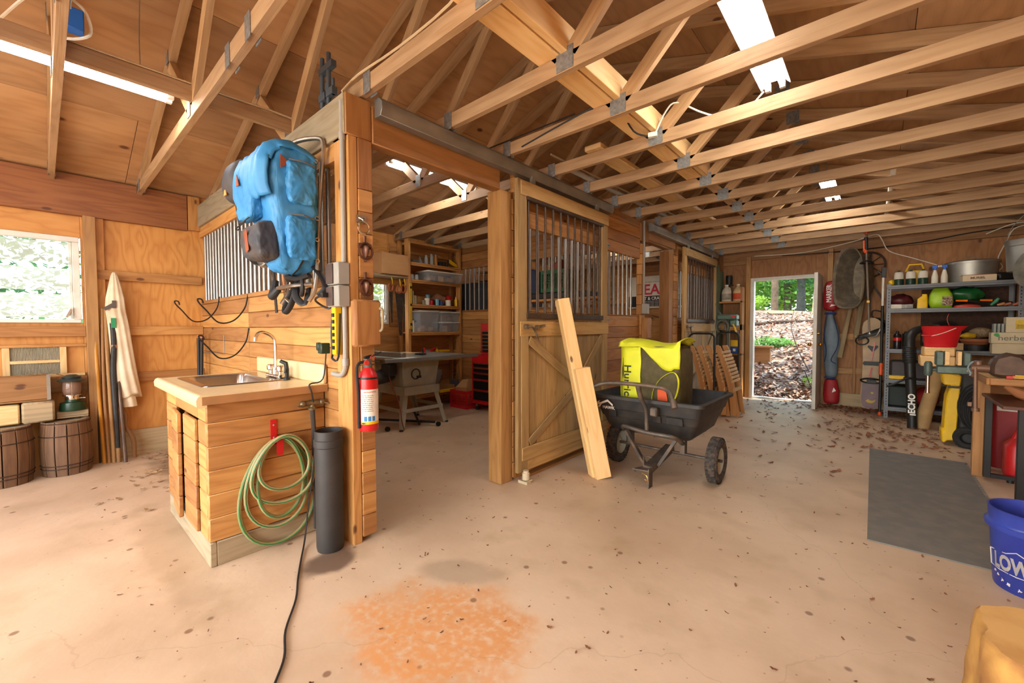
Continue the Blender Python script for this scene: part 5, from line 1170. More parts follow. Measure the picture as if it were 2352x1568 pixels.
# metal trash can just behind the opening post
t = thing('trash_can', 'galvanised trash can half hidden behind the stall opening post', 'trash can', (-2.55, 2.98, 0)); b = B(); b.lathe([(0, .005), (.16, 0), (.17, .03), (.20, .5), (.205, .5), (.198, .5), (.16, .02), (0, .02)], (-2.55, 2.98, 0), seg=28, cap=False); b.torus((-2.55, 2.98, .5), (0, 0, 1), .203, .008, 28, 6); link('can', b, GALV, parent=t); g = B(); g.tube([(-2.75, 2.9, .46), (-2.79, 2.9, .42), (-2.77, 2.95, .37)], .006, 6); link('handle', g, GALV, parent=t)
# shelf with green crate in far stall seen through the bars
t = thing('bracket_shelf', 'plank shelf seen through the bars of the near stall door, carrying the green crate', 'shelf', (-3.4, 4.4, 1.55))
b = B(); b.bb(-4.1, -2.32, 4.24, 4.54, 1.55, 1.58); link('plank', b, W_PINE, parent=t, bevel=.003)
for x in (-3.9, -2.5): b = B(); b.beam((x, 4.26, 1.54), (x, 4.54, 1.30), .03, .04); link('bracket', b, W_PINE, parent=t)
milkcrate('green_crate', 'green plastic crate on the plank shelf behind the near stall bars', -3.25, -2.88, 4.25, 4.53, 1.66, .28, GRNP)
b = B(); b.bb(-3.5, -2.6, 4.25, 4.53, 1.582, 1.655); solo('black_case', 'long black case under the green crate', 'case', b, BLACKP, bevel=.008)
b = B(); b.loft([[(-3.15, 4.3, 1.68), (-2.95, 4.3, 1.68), (-2.95, 4.45, 1.68), (-3.15, 4.45, 1.68)], [(-3.15, 4.3, 2.0), (-2.97, 4.3, 2.08), (-2.98, 4.42, 2.06), (-3.14, 4.42, 2.05)]]); solo('leather_boot', 'reddish brown bag standing in the green crate', 'bag', b, plain('red_brown', '#7e3318', .6), bevel=.01)
b = B(); b.loft([[(-3.55, 4.3, 1.66), (-3.35, 4.3, 1.66), (-3.35, 4.45, 1.66), (-3.55, 4.45, 1.66)], [(-3.52, 4.3, 2.0), (-3.38, 4.3, 1.97), (-3.38, 4.42, 1.96), (-3.5, 4.42, 2.0)]]); solo('blue_bag', 'dark blue bag left of the green crate', 'bag', b, plain('navy', '#232c44', .7), bevel=.01)

# ============================================================ FAR STALL
t = thing('shop_sign', 'white, red and black art supply shop sign on the far stall wall', 'sign', (-3.45, YB-.06, 1.6))
sy = YB-.05; b = B(); b.bb(-3.90, -2.76, sy-.01, sy, 1.60, 2.24); link('sign_board', b, OFFW, parent=t)
b = B(); b.bb(-3.89, -2.77, sy-.0125, sy-.011, 1.63, 1.845); link('black_band', b, plain('sign_black', '#1d1a1a', .6), parent=t)
RS = plain('sign_red', '#c8203a', .5, var=0)
text('lettering', 'PEARL', .29, (-3.72, sy-.012, 1.875), (1, 0, 0), (0, 0, 1), RS, t, bold=.006, sx=.98)
text('lettering', 'ART & CRAFT SUPPLIES', .084, (-3.66, sy-.014, 1.765), (1, 0, 0), (0, 0, 1), LETTERW, t, bold=.002, sx=.98)
text('lettering', 'sources and visitors from coast to coast', .042, (-3.69, sy-.012, 2.11), (1, 0, 0), (0, 0, 1), plain('ink_grey', '#6a6660', .6, var=0), t, sx=.9)
for i in range(4): text('lettering', 'paints brushes easels paper canvas frames clay pens', .026, (-3.66, sy-.014, 1.73-.03*i), (1, 0, 0), (0, 0, 1), LETTERW, t, sx=1.1)
b = B(); b.bb(-4.2, -2.45, 5.25, 5.95, .8, .84); 
for (x, y) in ((-4.15, 5.3), (-2.5, 5.3), (-4.15, 5.9), (-2.5, 5.9)): b.bb(x-.03, x+.03, y-.03, y+.03, 0, .8)
b.bm.free()
t = thing('side_bench', 'low bench with a battery charger in the far stall, behind the cart', 'bench', (-2.75, 5.9, 0))
b = B(); b.bb(-3.4, -2.4, 5.6, 6.2, .95, .99); link('top', b, W_PINE, parent=t, bevel=.004)
for (x, y) in ((-3.35, 5.65), (-2.45, 5.65), (-3.35, 6.15), (-2.45, 6.15)): b = B(); b.bb(x-.03, x+.03, y-.03, y+.03, 0, .95); link('leg', b, W_PINE, parent=t)
b = B(); b.box((-2.62, 5.75, 1.03), (.2, .16, .08)); b.tube([(-2.7, 5.75, 1.07), (-2.72, 5.75, 1.13), (-2.55, 5.75, 1.14), (-2.53, 5.75, 1.07)], .009, 6, smooth=3); solo('battery_charger', 'small black charger with carry handle on the far stall bench', 'charger', b, BLACKM, bevel=.004)
b = B(); b.box((-2.9, 5.7, 1.02), (.2, .12, .06)); b.cyl((-2.88, 5.7, 1.05), (-2.88, 5.7, 1.15), .015); b.cyl((-2.82, 5.72, 1.05), (-2.82, 5.72, 1.12), .02); solo('drill_press_vise', 'small blue-grey machine vise on the far stall bench', 'vise', b, plain('vise_blue', '#56677c', .5, .4), bevel=.004)
b = B(); b.tube([(-3.4, 8.09, 1.45), (-3.2, 8.09, 1.42), (-3.0, 8.09, 1.5), (-2.7, 8.09, 1.5), (-2.4, 8.09, 1.47)], .008, 6, smooth=4); solo('cable', 'dark cable sagging under the shop sign', 'cable', b, BLACKP)

# two leaning timbers
t = solo('timber_board', 'shorter fresh-sawn timber leaning against the near stall door, behind the longer cut piece', 'timber', (lambda b: (b.beam((-1.92, 3.02, .6), (-2.0, 2.90, 1.43), .11, .09, up=(1, 1, 0)), b)[1])(B()), W_NEW, bevel=.004)
bpy.data.objects.remove(t)
b = B(); b.obox(Vector((-1.85, 2.94, .72)), [Vector((-.27, -.10, 1.44)), Vector((.62, .78, .16)), Vector((-.78, .62, -.10))], (1.50, .10, .09)); solo('timber', 'longer fresh-sawn timber leaning on the near stall door, reaching the bars', 'timber', b, W_NEW, bevel=.004)
b = B(); b.obox(Vector((-1.735, 2.945, .445)), [Vector((-.16, -.07, .88)), Vector((.62, .78, .16)), Vector((-.78, .62, -.08))], (.90, .125, .10)); solo('timber', 'shorter thick timber leaning in front of the longer one', 'timber', b, W_NEW, bevel=.004)
# ============================================================ DUMP CART
t = thing('garden_cart', 'black poly dump cart with tube handle and two pneumatic wheels', 'cart', (-1.35, 3.45, 0))
TUBP = plain('black_poly', '#262423', .55, 0, .1, 12, .1, dirt='#3a332c')
b = B()
def tub(z, x0, x1, y0, y1, r): return rr(x0, x1, y0, y1, r, z, 5)
tz = lambda y: .0
rg = [tub(.62, -1.89, -.925, 3.14, 4.0, .06), tub(.645, -1.89, -.925, 3.14, 4.0, .06), tub(.65, -1.87, -.945, 3.16, 3.98, .05), tub(.645, -1.85, -.965, 3.18, 3.96, .05), tub(.60, -1.845, -.97, 3.185, 3.955, .05), tub(.38, -1.76, -1.06, 3.3, 3.86, .07), tub(.33, -1.7, -1.12, 3.36, 3.8, .07)]
b.loft(rg, cap=False); n0 = [v for v in b.bm.verts][-24:]; b._face(n0)
rg = [tub(.62, -1.89, -.925, 3.14, 4.0, .06), tub(.615, -1.86, -.955, 3.175, 3.97, .05), tub(.53, -1.84, -.975, 3.195, 3.95, .05), tub(.525, -1.83, -.985, 3.205, 3.94, .05), tub(.46, -1.81, -1.005, 3.23, 3.92, .05), tub(.455, -1.80, -1.015, 3.24, 3.91, .05), tub(.37, -1.775, -1.04, 3.275, 3.875, .06), tub(.315, -1.71, -1.10, 3.35, 3.81, .06)]
b.loft(rg, cap=False); b._face([v for v in b.bm.verts][-24:]); link('tub', b, TUBP, parent=t, ang=40)
b = B(); 
for (xx, w_) in ((-1.68, .07), (-1.3, .07), (-1.16, .13)): b.obox((xx, 3.205, .49), [(1, 0, 0), (0, -.25, 1), (0, 1, .25)], (w_, .06, .012))
link('moulded_rib', b, TUBP, parent=t, bevel=.004)
LW = plain('logo_white', '#d9cdbd', .6, var=0)
b = B(); b.prism([(0, 0), (.035, .045), (.10, .075), (.145, .035), (.14, .02), (.10, .055), (.04, .03), (.02, 0)], (-1.80, 3.165, .535), (1, 0, 0), (0, -.2, 1), (0, -.003, 0)); b.prism([(-.01, .02), (.0, .05), (.025, .065), (.015, .045), (.035, .05), (.02, .03)], (-1.80, 3.165, .53), (1, 0, 0), (0, -.2, 1), (0, -.003, 0)); lg = link('logo', b, LW, parent=t)
text('lettering', 'HAWK', .036, (-1.755, 3.168, .527), (1, 0, 0), (0, -.2, 1), LW, lg, bold=.001)
CT_ = plain('dusty_black_tube', '#4a423b', .5, .3, .15, 12, dirt='#75604c')
b = B(); b.tube([(-1.84, 2.93, .66), (-1.76, 2.95, .715), (-1.66, 2.98, .765), (-1.5, 3.0, .78), (-1.2, 3.0, .775), (-1.12, 2.98, .75), (-1.09, 2.96, .71), (-1.065, 2.94, .655)], .016, 12, smooth=4); b.tube([(-1.365, 3.0, .775), (-1.355, 3.03, .68), (-1.335, 3.08, .58), (-1.33, 3.09, .42)], [.019, .019, .017, .017], 12, smooth=3); link('handle', b, CT_, parent=t)
for (p, q) in (((-1.85, 2.925, .652), (-1.775, 2.945, .705)), ((-1.06, 2.935, .645), (-1.083, 2.957, .70))):
    b = B(); b.cyl(p, q, .022, seg=14); link('grip', b, CT_, parent=t)
b = B(); b.tube([(-1.53, 3.22, .33), (-1.54, 3.12, .40), (-1.5, 3.08, .425), (-1.33, 3.07, .405), (-1.17, 3.08, .40), (-1.12, 3.12, .385), (-1.11, 3.25, .32)], .017, 10, smooth=4); b.beam((-1.54, 3.15, .39), (-1.35, 3.12, .13), .034, .022); b.beam((-1.12, 3.15, .375), (-1.26, 3.15, .14), .03, .022); b.beam((-1.30, 3.05, .13), (-1.30, 3.5, .2), .07, .05); link('draw_frame', b, CT_, parent=t)
b = B(); b.prism([(-.07, 0), (.05, .02), (.05, .10), (-.03, .10)], (-1.32, 2.97, .13), (1, 0, 0), (0, 1, 0), (0, 0, .008)); b.bb(-1.275, -1.268, 2.99, 3.06, .0, .15); b.tube([(-1.335, 3.05, .14), (-1.335, 3.05, .225), (-1.27, 3.05, .225)], .006, 6); link('hitch', b, CT_, parent=t)
b = B(); b.tube([(-1.31, 2.965, .12), (-1.27, 2.955, .11), (-1.262, 2.955, .075), (-1.285, 2.955, .08)], .004, 6, smooth=3); link('hitch_pin', b, plain('zinc_pin', '#c79a52', .35, .8), parent=t)
b = B(); b.obox((-1.29, 3.13, .56), [(1, 0, 0), (0, 1, 0), (0, 0, 1)], (.06, .05, .07)); link('latch_plate', b, CT_, parent=t, bevel=.01)
b = B(); b.cyl((-1.74, 3.46, .178), (-.94, 3.46, .178), .012); b.bb(-1.2, -1.16, 3.44, 3.5, .18, .34); b.bb(-1.66, -1.62, 3.44, 3.5, .18, .34); link('axle', b, CT_, parent=t)
TYRE = plain('tyre', '#2b2724', .85, 0, .15, 40, .5, dirt='#5b4a3a')
for s, x in ((1, -.925), (-1, -1.755)):
    b = B(); pr_ = []
    for k in range(13):
        a = -PI*.78+PI*1.56*k/12; pr_.append((.135+.043*math.cos(a), .046*math.sin(a)))
    b.lathe(pr_, (x, 3.46, .178), ax=(1, 0, 0), seg=36, cap=False)
    for k in range(36):
        a = 2*PI*k/36
        for dx in (-.018, .018): b.obox((x+dx, 3.46+.176*math.cos(a+dx*4), .178+.176*math.sin(a+dx*4)), [(0, -math.sin(a), math.cos(a)), (1, 0, 0), (0, math.cos(a), math.sin(a))], (.018, .028, .006))
    wl = link('wheel', b, TYRE, parent=t, ang=50)
    g = B(); g.lathe([(.0, .0), (.03, .012), (.06, .0), (.095, .012), (.11, .026), (.112, .03)], (x-.01*s*0+(.002*s), 3.46, .178), ax=(s, 0, 0), seg=28, cap=False); g.lathe([(.0, -.0), (.03, -.012), (.06, -.0), (.095, -.012), (.11, -.026)], (x, 3.46, .178), ax=(s, 0, 0), seg=28, cap=False); link('rim', g, plain('rim_cream', '#b9b9a4', .5, .1), parent=wl)
    g = B(); g.cyl((x+.01*s, 3.46, .178), (x+.045*s, 3.46, .178), .012, seg=10); link('hub', g, CT_, parent=wl)

# yellow and olive bag standing in the cart
t = thing('equipment_bag', 'large neon yellow and olive bag with vertical black lettering standing in the cart', 'bag', (-1.39, 3.5, .335))
OLV = plain('olive_fabric', '#4b4222', .75, 0, .15, 16, .1, dirt='#5d532e'); NEON = plain('neon_yellow', '#dde02a', .6, 0, .05, 8, .08)
bx0, bx1, by0, by1 = -1.67, -1.17, 3.32, 3.68
b = B(); rgs = []
for z, e in ((.335, .05), (.40, .02), (.6, 0), (.85, -.006), (1.0, .0), (1.06, .03)): rgs.append(rr(bx0+e, bx1-e, by0+e*.8, by1-e*.8, .05, z, 4))
b.loft(rgs)
for v in b.bm.verts: v.co += noise.noise_vector(v.co*8)*.012
link('body', b, OLV, parent=t, ang=60)
def front(u, v, z0=.37, off=.008):   # front surface, u 0..1 across, v height
    x = bx0+.035+(bx1-bx0-.07)*u; return Vector((x, by0-off-.004*math.sin(u*PI), v))
b = B(); 
def yl(u, v):
    z = .36+.69*v; uu = u*(.36+(.0 if z > .64 else (.64-z)*1.0)); p = front(uu, z); p += noise.noise_vector(p*8)*.006
    if u == 0: p.x -= .03; p.y += .02
    return p
b.grid(yl, 8, 14); yp = link('yellow_panel', b, NEON, parent=t, solid=.004)
b = B(); b.grid(lambda u, v: (bx0-.008+.004*math.sin(v*9), by0+.03+(by1-by0-.06)*u, .38+.66*v), 4, 6); link('yellow_side', b, NEON, parent=t, solid=.004)
def topf(u, v):
    x = bx0-.012+(bx1-bx0+.024)*u
    drop = 0 if u < .36 else .19*math.sin(min(1, (u-.36)/.5)*PI/2)**1.5*(1 if u < .9 else .9)
    if v < .4: y = by0-.016; z = 1.055-drop*(1-v/.4)
    else: y = by0-.016+(by1-by0+.03)*(v-.4)/.6; z = 1.062+.035*math.sin((v-.4)/.6*PI)+.02*math.sin(u*7)+.02*(abs(u-.5) > .42)
    p = Vector((x, y, z)); return p+noise.noise_vector(p*9)*.008
b = B(); b.grid(topf, 24, 16); link('top_flap', b, NEON, parent=t, solid=.005)
text('lettering', 'Hurricane', .088, (-1.625, by0-.018, .90), (0, 0, -1), (1, 0, 0), plain('print_black', '#2a2a16', .6, var=0), yp, bold=.001, sx=1.15)
b = B(); b.tube([(-1.36, by0-.02, .56), (-1.375, by0-.02, .68), (-1.31, by0-.02, .80), (-1.21, by0-.02, .86), (-1.165, by0-.02, .80), (-1.18, by0-.02, .68), (-1.24, by0-.02, .58)], [.005, .005, .004, .006, .014, .012, .005], 6, closed=True, smooth=4, flat=.5); link('oval_print', b, NEON, parent=t)
b = B(); b.prism([(-.03, -.14), (-.035, 0), (-.03, .03), (0, .045), (.03, .03), (.04, -.02), (.06, -.14)], (-1.30, by0-.014, .70), (1, 0, 0), (0, 0, 1), (0, -.004, 0)); link('orange_print', b, ORG, parent=t)

# ============================================================ FOLDED CHAIRS AND TUBE FRAMES
def arch(y, x0, x1, ztop, lab):
    b = B(); r = .07; pts = [(x0, y, .02), (x0, y, ztop-r)]+[(x0+r-r*math.cos(a), y, ztop-r+r*math.sin(a)) for a in [PI/2*k/5 for k in range(1, 6)]]+[(x1-r+r*math.sin(a), y, ztop-r+r*math.cos(a)) for a in [PI/2*k/5 for k in range(0, 6)]]+[(x1, y, .02)]
    b.tube(pts, .0135, 10); t = thing('tube_frame', lab, 'frame', ((x0+x1)/2, y, .005), group='black tube frames holding the folded chairs'); link('hoop', b, BLACKM, parent=t)
    b = B(); b.bb(x0, x1, y-.012, y+.012, .28, .31); b.bb(x0-.02, x1+.02, y-.02, y+.02, .005, .03); link('crossbar', b, BLACKM, parent=t)
arch(5.93, -1.955, -1.625, 1.13, 'black tubular hoop frame nearer the cart, before the folded chairs')
arch(6.62, -1.78, -1.49, 1.14, 'black tubular hoop frame behind the folded chairs, nearer the back door')
def fchair(xb, xt, y0, y1, lab):
    t = thing('folding_chair', lab, 'chair', (xb, (y0+y1)/2, 0), group='folded slatted cedar chairs'); N = 10
    def arcpt(s, off=0): return Vector((xb+(xt-xb)*s**1.3*1.0+.035*math.sin(s*PI)+off, 0, .02+.93*s))
    for y in (y0, y1):
        b = B(); A = []
        for k in range(N+1):
            s = k/N; c = arcpt(s); w = .068+.014*math.sin(s*PI); dx = w/2
            A.append([(c.x-dx, y-.011, c.z), (c.x+dx, y-.011, c.z+.01), (c.x+dx, y+.011, c.z+.01), (c.x-dx, y+.011, c.z)])
        b.loft(A); link('back_rail', b, W_CHAIR, parent=t, bevel=.003)
    for k in range(9):
        s = .50+.052*k; c = arcpt(s, .036); b = B(); b.obox((c.x, (y0+y1)/2, c.z), [(0, 1, 0), (0, 0, 1), (1, 0, 0)], (y1-y0+.06, .032, .014)); link('slat', b, W_LIGHT, parent=t, bevel=.002)
    for y in (y0+.04, y1-.04):
        b = B(); p0 = arcpt(.0, .02); p1 = arcpt(.52, .02); b.beam((p0.x+.03, y, .01), (p1.x+.0, y, p1.z), .022, .045); link('leg', b, W_CHAIR, parent=t, bevel=.003)
    c = arcpt(.38, .035); b = B(); b.obox((c.x, (y0+y1)/2, c.z), [(0, 1, 0), (0, 0, 1), (1, 0, 0)], (y1-y0+.05, .045, .016)); link('stretcher', b, W_LIGHT, parent=t)
    for k in range(5):
        s = .12+.1*k; c = arcpt(s, -.04); b = B(); b.obox((c.x, (y0+y1)/2, c.z), [(0, 1, 0), (0, 0, 1), (1, 0, 0)], (y1-y0-.05, .04, .014)); link('seat_slat', b, W_CHAIR, parent=t)
fchair(-1.43, -1.64, 6.12, 6.47, 'folded cedar slat chair in front, nearest the aisle')
fchair(-1.54, -1.745, 6.08, 6.44, 'second folded cedar chair, just behind the front one')
fchair(-1.66, -1.86, 6.04, 6.42, 'third folded cedar chair in the leaning row')
fchair(-1.775, -1.95, 6.0, 6.40, 'rear folded cedar chair, closest to the stall door')

# ============================================================ BACK WALL, left of the doorway
t = thing('tool_shelf', 'rough wooden rack of three small shelves left of the back door', 'shelf', (-1.9, 7.98, 0))
for z in (1.63, 1.16, .73): b = B(); b.bb(-2.12, -1.73, 7.88, 8.10, z, z+.03 if z != 1.16 else z+.10); link('shelf_board', b, W_PINE, parent=t, bevel=.003)
b = B(); b.bb(-1.765, -1.73, 7.88, 8.10, 0, 1.9); link('upright', b, W_PINE, parent=t, bevel=.003); b = B(); b.bb(-2.12, -2.09, 7.9, 8.10, 0, 2.2); link('upright', b, plain('green_painted_wood', '#5d6b50', .6, 0, .1), parent=t, bevel=.003)
def jug(x, y, z, m, lab, lm=None, h=.27):
    b = B(); b.lathe([(0, 0), (.075, 0), (.08, .01), (.08, h*.6), (.06, h*.78), (.025, h*.92), (.025, h)], (x, y, z+.001), seg=20, sx=.75); t = solo('jug', lab, 'jug', b, m); g = B(); g.cyl((x, y, z+h), (x, y, z+h+.02), .028); link('cap', g, OFFW, parent=t)
    g = B(); g.tube([(x+.02, y-.03, z+h*.9), (x+.06, y-.04, z+h*.85), (x+.07, y-.03, z+h*.65)], .01, 6); link('handle', g, m, parent=t)
    if lm: g = B(); g.lathe([(.0815, h*.12), (.0815, h*.5)], (x, y, z), seg=20, cap=False, sx=.75); link('label_band', g, lm, parent=t)
jug(-1.99, 7.93, 1.66, plain('jug_white', '#cfc5b2', .5), 'white plastic jug under the dark lantern on the small rack', plain('jug_label', '#a59a8a', .6, dirt='#4c4440'))
jug(-1.81, 7.93, 1.66, plain('jug_amber', '#c9a878', .4), 'amber jug with orange label beside the back door', plain('label_orange', '#c5451c', .6))
b = B(); b.lathe([(0, 0), (.05, 0), (.055, .12), (.05, .16), (.0, .17)], (-1.985, 8.06, 1.96), seg=16); b.box((-1.985, 8.09, 1.95), (.12, .05, .02)); solo('wall_lamp', 'dark tin lamp on the wall above the white jug', 'lamp', b, BLACKM)
MG = plain('machine_green', '#5f7a6a', .5, .2, .1)
t = thing('bench_machine', 'green benchtop machine with belt wheel mounted on the post by the far door', 'machine', (-1.87, 7.45, 1.0))
b = B(); b.bb(-1.99, -1.70, 7.36, 7.56, 1.33, 1.42); b.bb(-1.80, -1.70, 7.36, 7.56, 1.22, 1.33); link('head', b, MG, parent=t, bevel=.02)
b = B(); b.torus((-1.9, 7.33, 1.22), (.2, 1, 0), .10, .014, 24, 8); b.torus((-1.9, 7.33, 1.22), (.2, 1, 0), .05, .01, 20, 8); link('belt_wheel', b, CASTG, parent=t)
b = B(); b.cyl((-1.84, 7.45, 1.33), (-1.84, 7.45, .03), .03); b.cyl((-1.84, 7.45, .002), (-1.84, 7.45, .03), .14, .12, seg=20); b.beam((-2.0, 7.4, 1.5), (-1.8, 7.35, 1.25), .02, .03); link('column', b, CASTG, parent=t)
text('lettering', 'RIDGE', .03, (-1.79, 7.357, 1.375), (1, 0, 0), (0, 0, 1), LETTERW, t) if False else None
b = B(); b.bb(-1.775, -1.715, 7.352, 7.358, 1.365, 1.395); link('badge', b, RED, parent=t)
b = B(); b.tube([(-1.74, 7.34, 1.26), (-1.71, 7.33, 1.2), (-1.69, 7.33, 1.12)], .014, 8); solo('work_lead', 'yellow lead hanging from the green benchtop machine', 'lead', b, YEL)
t = thing('battery_box', 'yellow and blue battery carton on the lowest shelf by the back door', 'box', (-1.80, 7.93, .762)); b = B(); b.bb(-1.90, -1.772, 7.86, 7.98, .762, .88); link('carton', b, plain('carton_blue', '#1d4b94', .5), parent=t, bevel=.003); b = B(); b.bb(-1.90, -1.772, 7.86, 7.98, .881, .99); link('carton_top', b, YEL, parent=t, bevel=.003)
b = B(); b.bb(-1.86, -1.82, 7.856, 7.859, .80, .845); link('white_panel', b, LETTERW, parent=t)
b = B(); b.torus((-1.80, 7.93-.06, 1.12), (0, 1, 0), .03, .006, 16, 6, rx=.02); solo('carabiner', 'steel snap ring hanging under the middle shelf', 'ring', b, GALV)
# tall green plank in the corner
b = B(); b.beam((-2.10, 7.80, .0), (-2.10, 7.80, 2.3), .03, .09, up=(0, 1, 0)); solo('green_plank', 'green painted plank standing in the corner of the far stall front', 'plank', b, plain('green_painted_wood', '#5d6b50', .6), bevel=.003)

# ============================================================ BACK WALL, right of the doorway
# long ski bag
t = thing('ski_bag', 'tall red and blue-grey ski bag with white lettering hanging beside the open door', 'bag', (-.54, 7.98, .03))
def skb(nm, zs, m, par):
    b = B(); b.loft([[(cx+rx_*math.cos(a)*(1+.08*math.sin(4*a+z*9)), 7.97+.06*math.sin(a), z) for a in [2*PI*k/22 for k in range(22)]] for (z, rx_, cx) in zs]); o_ = link(nm, b, m, parent=par, ang=180, sub=1); crumple(o_, .022, .09); return o_
RN = plain('red_nylon', '#a81c22', .55, 0, .12, 8, .1); GN = plain('bluegrey_nylon', '#6f7f8c', .6, 0, .12, 8, .15); BN = plain('blue_trim', '#2b3f80', .6)
ru = skb('upper_section', [(1.46, .07, -.535), (1.5, .095, -.535), (1.62, .11, -.53), (1.8, .10, -.535), (1.88, .08, -.54), (1.915, .04, -.54)], RN, t)
skb('middle_section', [(.42, .07, -.525), (.55, .085, -.52), (.68, .08, -.525), (.9, .10, -.525), (1.1, .105, -.525), (1.25, .075, -.525), (1.38, .035, -.545), (1.46, .05, -.545)], GN, t)
skb('lower_section', [(.03, .08, -.51), (.08, .10, -.51), (.25, .095, -.515), (.4, .08, -.52), (.42, .07, -.525)], RN, t)
b = B(); b.tube([(-.59, 7.90, 1.38), (-.61, 7.89, 1.1), (-.58, 7.89, .85), (-.6, 7.9, .68)], .013, 6, smooth=4, flat=.4); b.tube([(-.50, 7.9, 1.36), (-.44, 7.89, 1.1), (-.45, 7.88, .9), (-.52, 7.89, .72), (-.46, 7.9, .66)], .013, 6, smooth=4, flat=.4); b.torus((-.545, 7.97, 1.42), (0, 0, 1), .055, .02, 20, 6); b.torus((-.535, 7.97, .44), (0, 0, 1), .058, .014, 20, 6); link('blue_strap', b, BN, parent=t)
text('lettering', 'MARKER', .085, (-.535, 7.895, 1.585), (0, 0, 1), (-1, 0, 0), LETTERW, ru, bold=.002, sx=.82)
b = B(); b.prism([(-.03, 0), (.05, .02), (-.01, .035)], (-.52, 7.90, 1.52), (1, 0, 0), (0, 0, 1), (0, -.003, 0)); b.prism([(-.02, 0), (.03, .03), (.0, .08)], (-.48, 7.90, .22), (1, 0, 0), (0, 0, 1), (0, -.003, 0)); link('swoosh_mark', b, LETTERW, parent=t)
# wheelbarrow hung on the wall
t = thing('wheelbarrow', 'old grey steel wheelbarrow hung upright on the back wall with wooden handles', 'wheelbarrow', (-.3, 7.95, .6))
WBT = plain('wheelbarrow_tray', '#6b6152', .6, .3, .2, 14, dirt='#8a7c66')
def wring(cx, cy, cz, w_, h_, nx, top=.5):
    o = []; n = Vector((nx, -1, 0)).normalized(); u = Vector((1, nx, 0)).normalized()
    for k in range(28):
        a = 2*PI*k/28; cs, sn = math.cos(a), math.sin(a); p = .62
        xx = w_/2*math.copysign(abs(cs)**p, cs)*(1-.28*max(0, sn)); zz = h_/2*math.copysign(abs(sn)**p, sn)
        o.append(Vector((cx, cy, cz))+u*xx+Vector((0, 0, zz)))
    return o
b2 = B(); b2.loft([wring(-.335, 7.76, 1.92, .37, .87, -.35), wring(-.315, 7.80, 1.92, .35, .83, -.35), wring(-.17, 8.02, 1.95, .24, .60, -.2)], cap=False)
b2._face([v for v in b2.bm.verts][-28:]); link('tray', b2, WBT, parent=t, solid=.006, ang=40)
b = B(); P_ = wring(-.335, 7.76, 1.92, .375, .875, -.35); b.tube(P_, .008, 6, closed=True); link('rolled_rim', b, WBT, parent=t)
b = B(); b.beam((-.125, 8.02, 2.15), (-.235, 7.93, 1.09), .035, .055); b.cyl((-.235, 7.93, 1.12), (-.24, 7.92, 1.05), .018); link('handle', b, W_GREY, parent=t, bevel=.004)
b = B(); b.beam((-.30, 8.03, 1.6), (-.42, 7.95, .75), .035, .05); link('handle', b, W_GREY, parent=t, bevel=.004)
IRON = plain('old_iron', '#4b3b30', .6, .5, .2, 15)
b = B(); b.torus((-.12, 8.06, 2.12), (0, 1, 0), .185, .012, 32, 8); b.cyl((-.12, 8.02, 2.12), (-.12, 8.1, 2.12), .03)
for k in range(9): a = 2*PI*k/9; b.cyl((-.12, 8.06, 2.12), (-.12+.18*math.cos(a), 8.06, 2.12+.18*math.sin(a)), .006, seg=6)
link('spoked_wheel', b, IRON, parent=t)
b = B(); b.beam((-.08, 8.06, 1.85), (.06, 8.06, 1.6), .01, .03); b.beam((-.1, 8.08, 2.3), (-.1, 8.08, 1.0), .03, .01); b.tube([(-.05, 8.05, 1.45), (.05, 8.03, 1.42), (.04, 8.03, 1.33), (-.06, 8.05, 1.36)], .01, 6, closed=True, smooth=3); link('iron_brace', b, IRON, parent=t)
b = B(); b.torus((-.02, 8.09, 1.22), (0, 1, 0), .12, .012, 28, 8); b.lathe([(0, 0), (.11, .0)], (-.02, 8.095, 1.22), ax=(0, 1, 0), seg=28); solo('round_sieve', 'round brown sieve hanging behind the trimmer shaft', 'sieve', b, IRON)
# string trimmer hung from the truss
t = thing('string_trimmer', 'string trimmer with orange head hanging from the roof trusses', 'trimmer', (-.1, 7.6, .98))
ALUM = plain('trimmer_shaft', '#b0aca4', .3, .8)
b = B(); b.tube([(-.145, 7.62, 2.60), (-.135, 7.62, 2.2), (-.085, 7.62, 1.15)], .0125, 10); link('shaft', b, ALUM, parent=t)
b = B(); b.lathe([(.025, 0), (.03, .04), (.055, .08), (.05, .1)], (-.145, 7.62, 2.50), seg=14); b.box((-.145, 7.62, 2.66), (.2, .14, .06)); b.cyl((-.145, 7.62, 2.24), (-.15, 7.62, 2.30), .02); b.bb(-.175, -.155, 7.6, 7.64, 2.26, 2.42); link('engine_shroud', b, ORG, parent=t, bevel=.006)
b = B(); b.cyl((-.14, 7.62, 2.28), (-.145, 7.62, 2.46), .022); b.tube([(-.2, 7.6, 2.10), (-.13, 7.52, 2.12), (-.06, 7.6, 2.09), (-.13, 7.66, 2.10)], .011, 8, closed=True, smooth=4); link('grip', b, BLACKP, parent=t)
b = B(); b.bb(-.12, -.09, 7.6, 7.64, 1.55, 1.58); link('yellow_sticker', b, YEL, parent=t)
b = B(); b.ball((-.08, 7.62, 1.12), .028); b.tube([(-.08, 7.62, 1.10), (-.02, 7.6, 1.08), (.02, 7.58, 1.16), (.05, 7.57, 1.24)], .014, 8, smooth=3); link('gear_head', b, ALUM, parent=t)
b = B(); b.grid(lambda u, v: (-.20+.27*u, 7.56+.10*v+.03*math.sin(u*PI), 1.02+.13*u+.07*math.sin(v*PI)), 10, 6); link('guard', b, BLACKP, parent=t, solid=.006)
b = B(); b.torus((-.16, 7.6, 1.02), (0, 1, .2), .055, .01, 20, 6, rx=.07); link('strap_loop', b, BLACKP, parent=t)
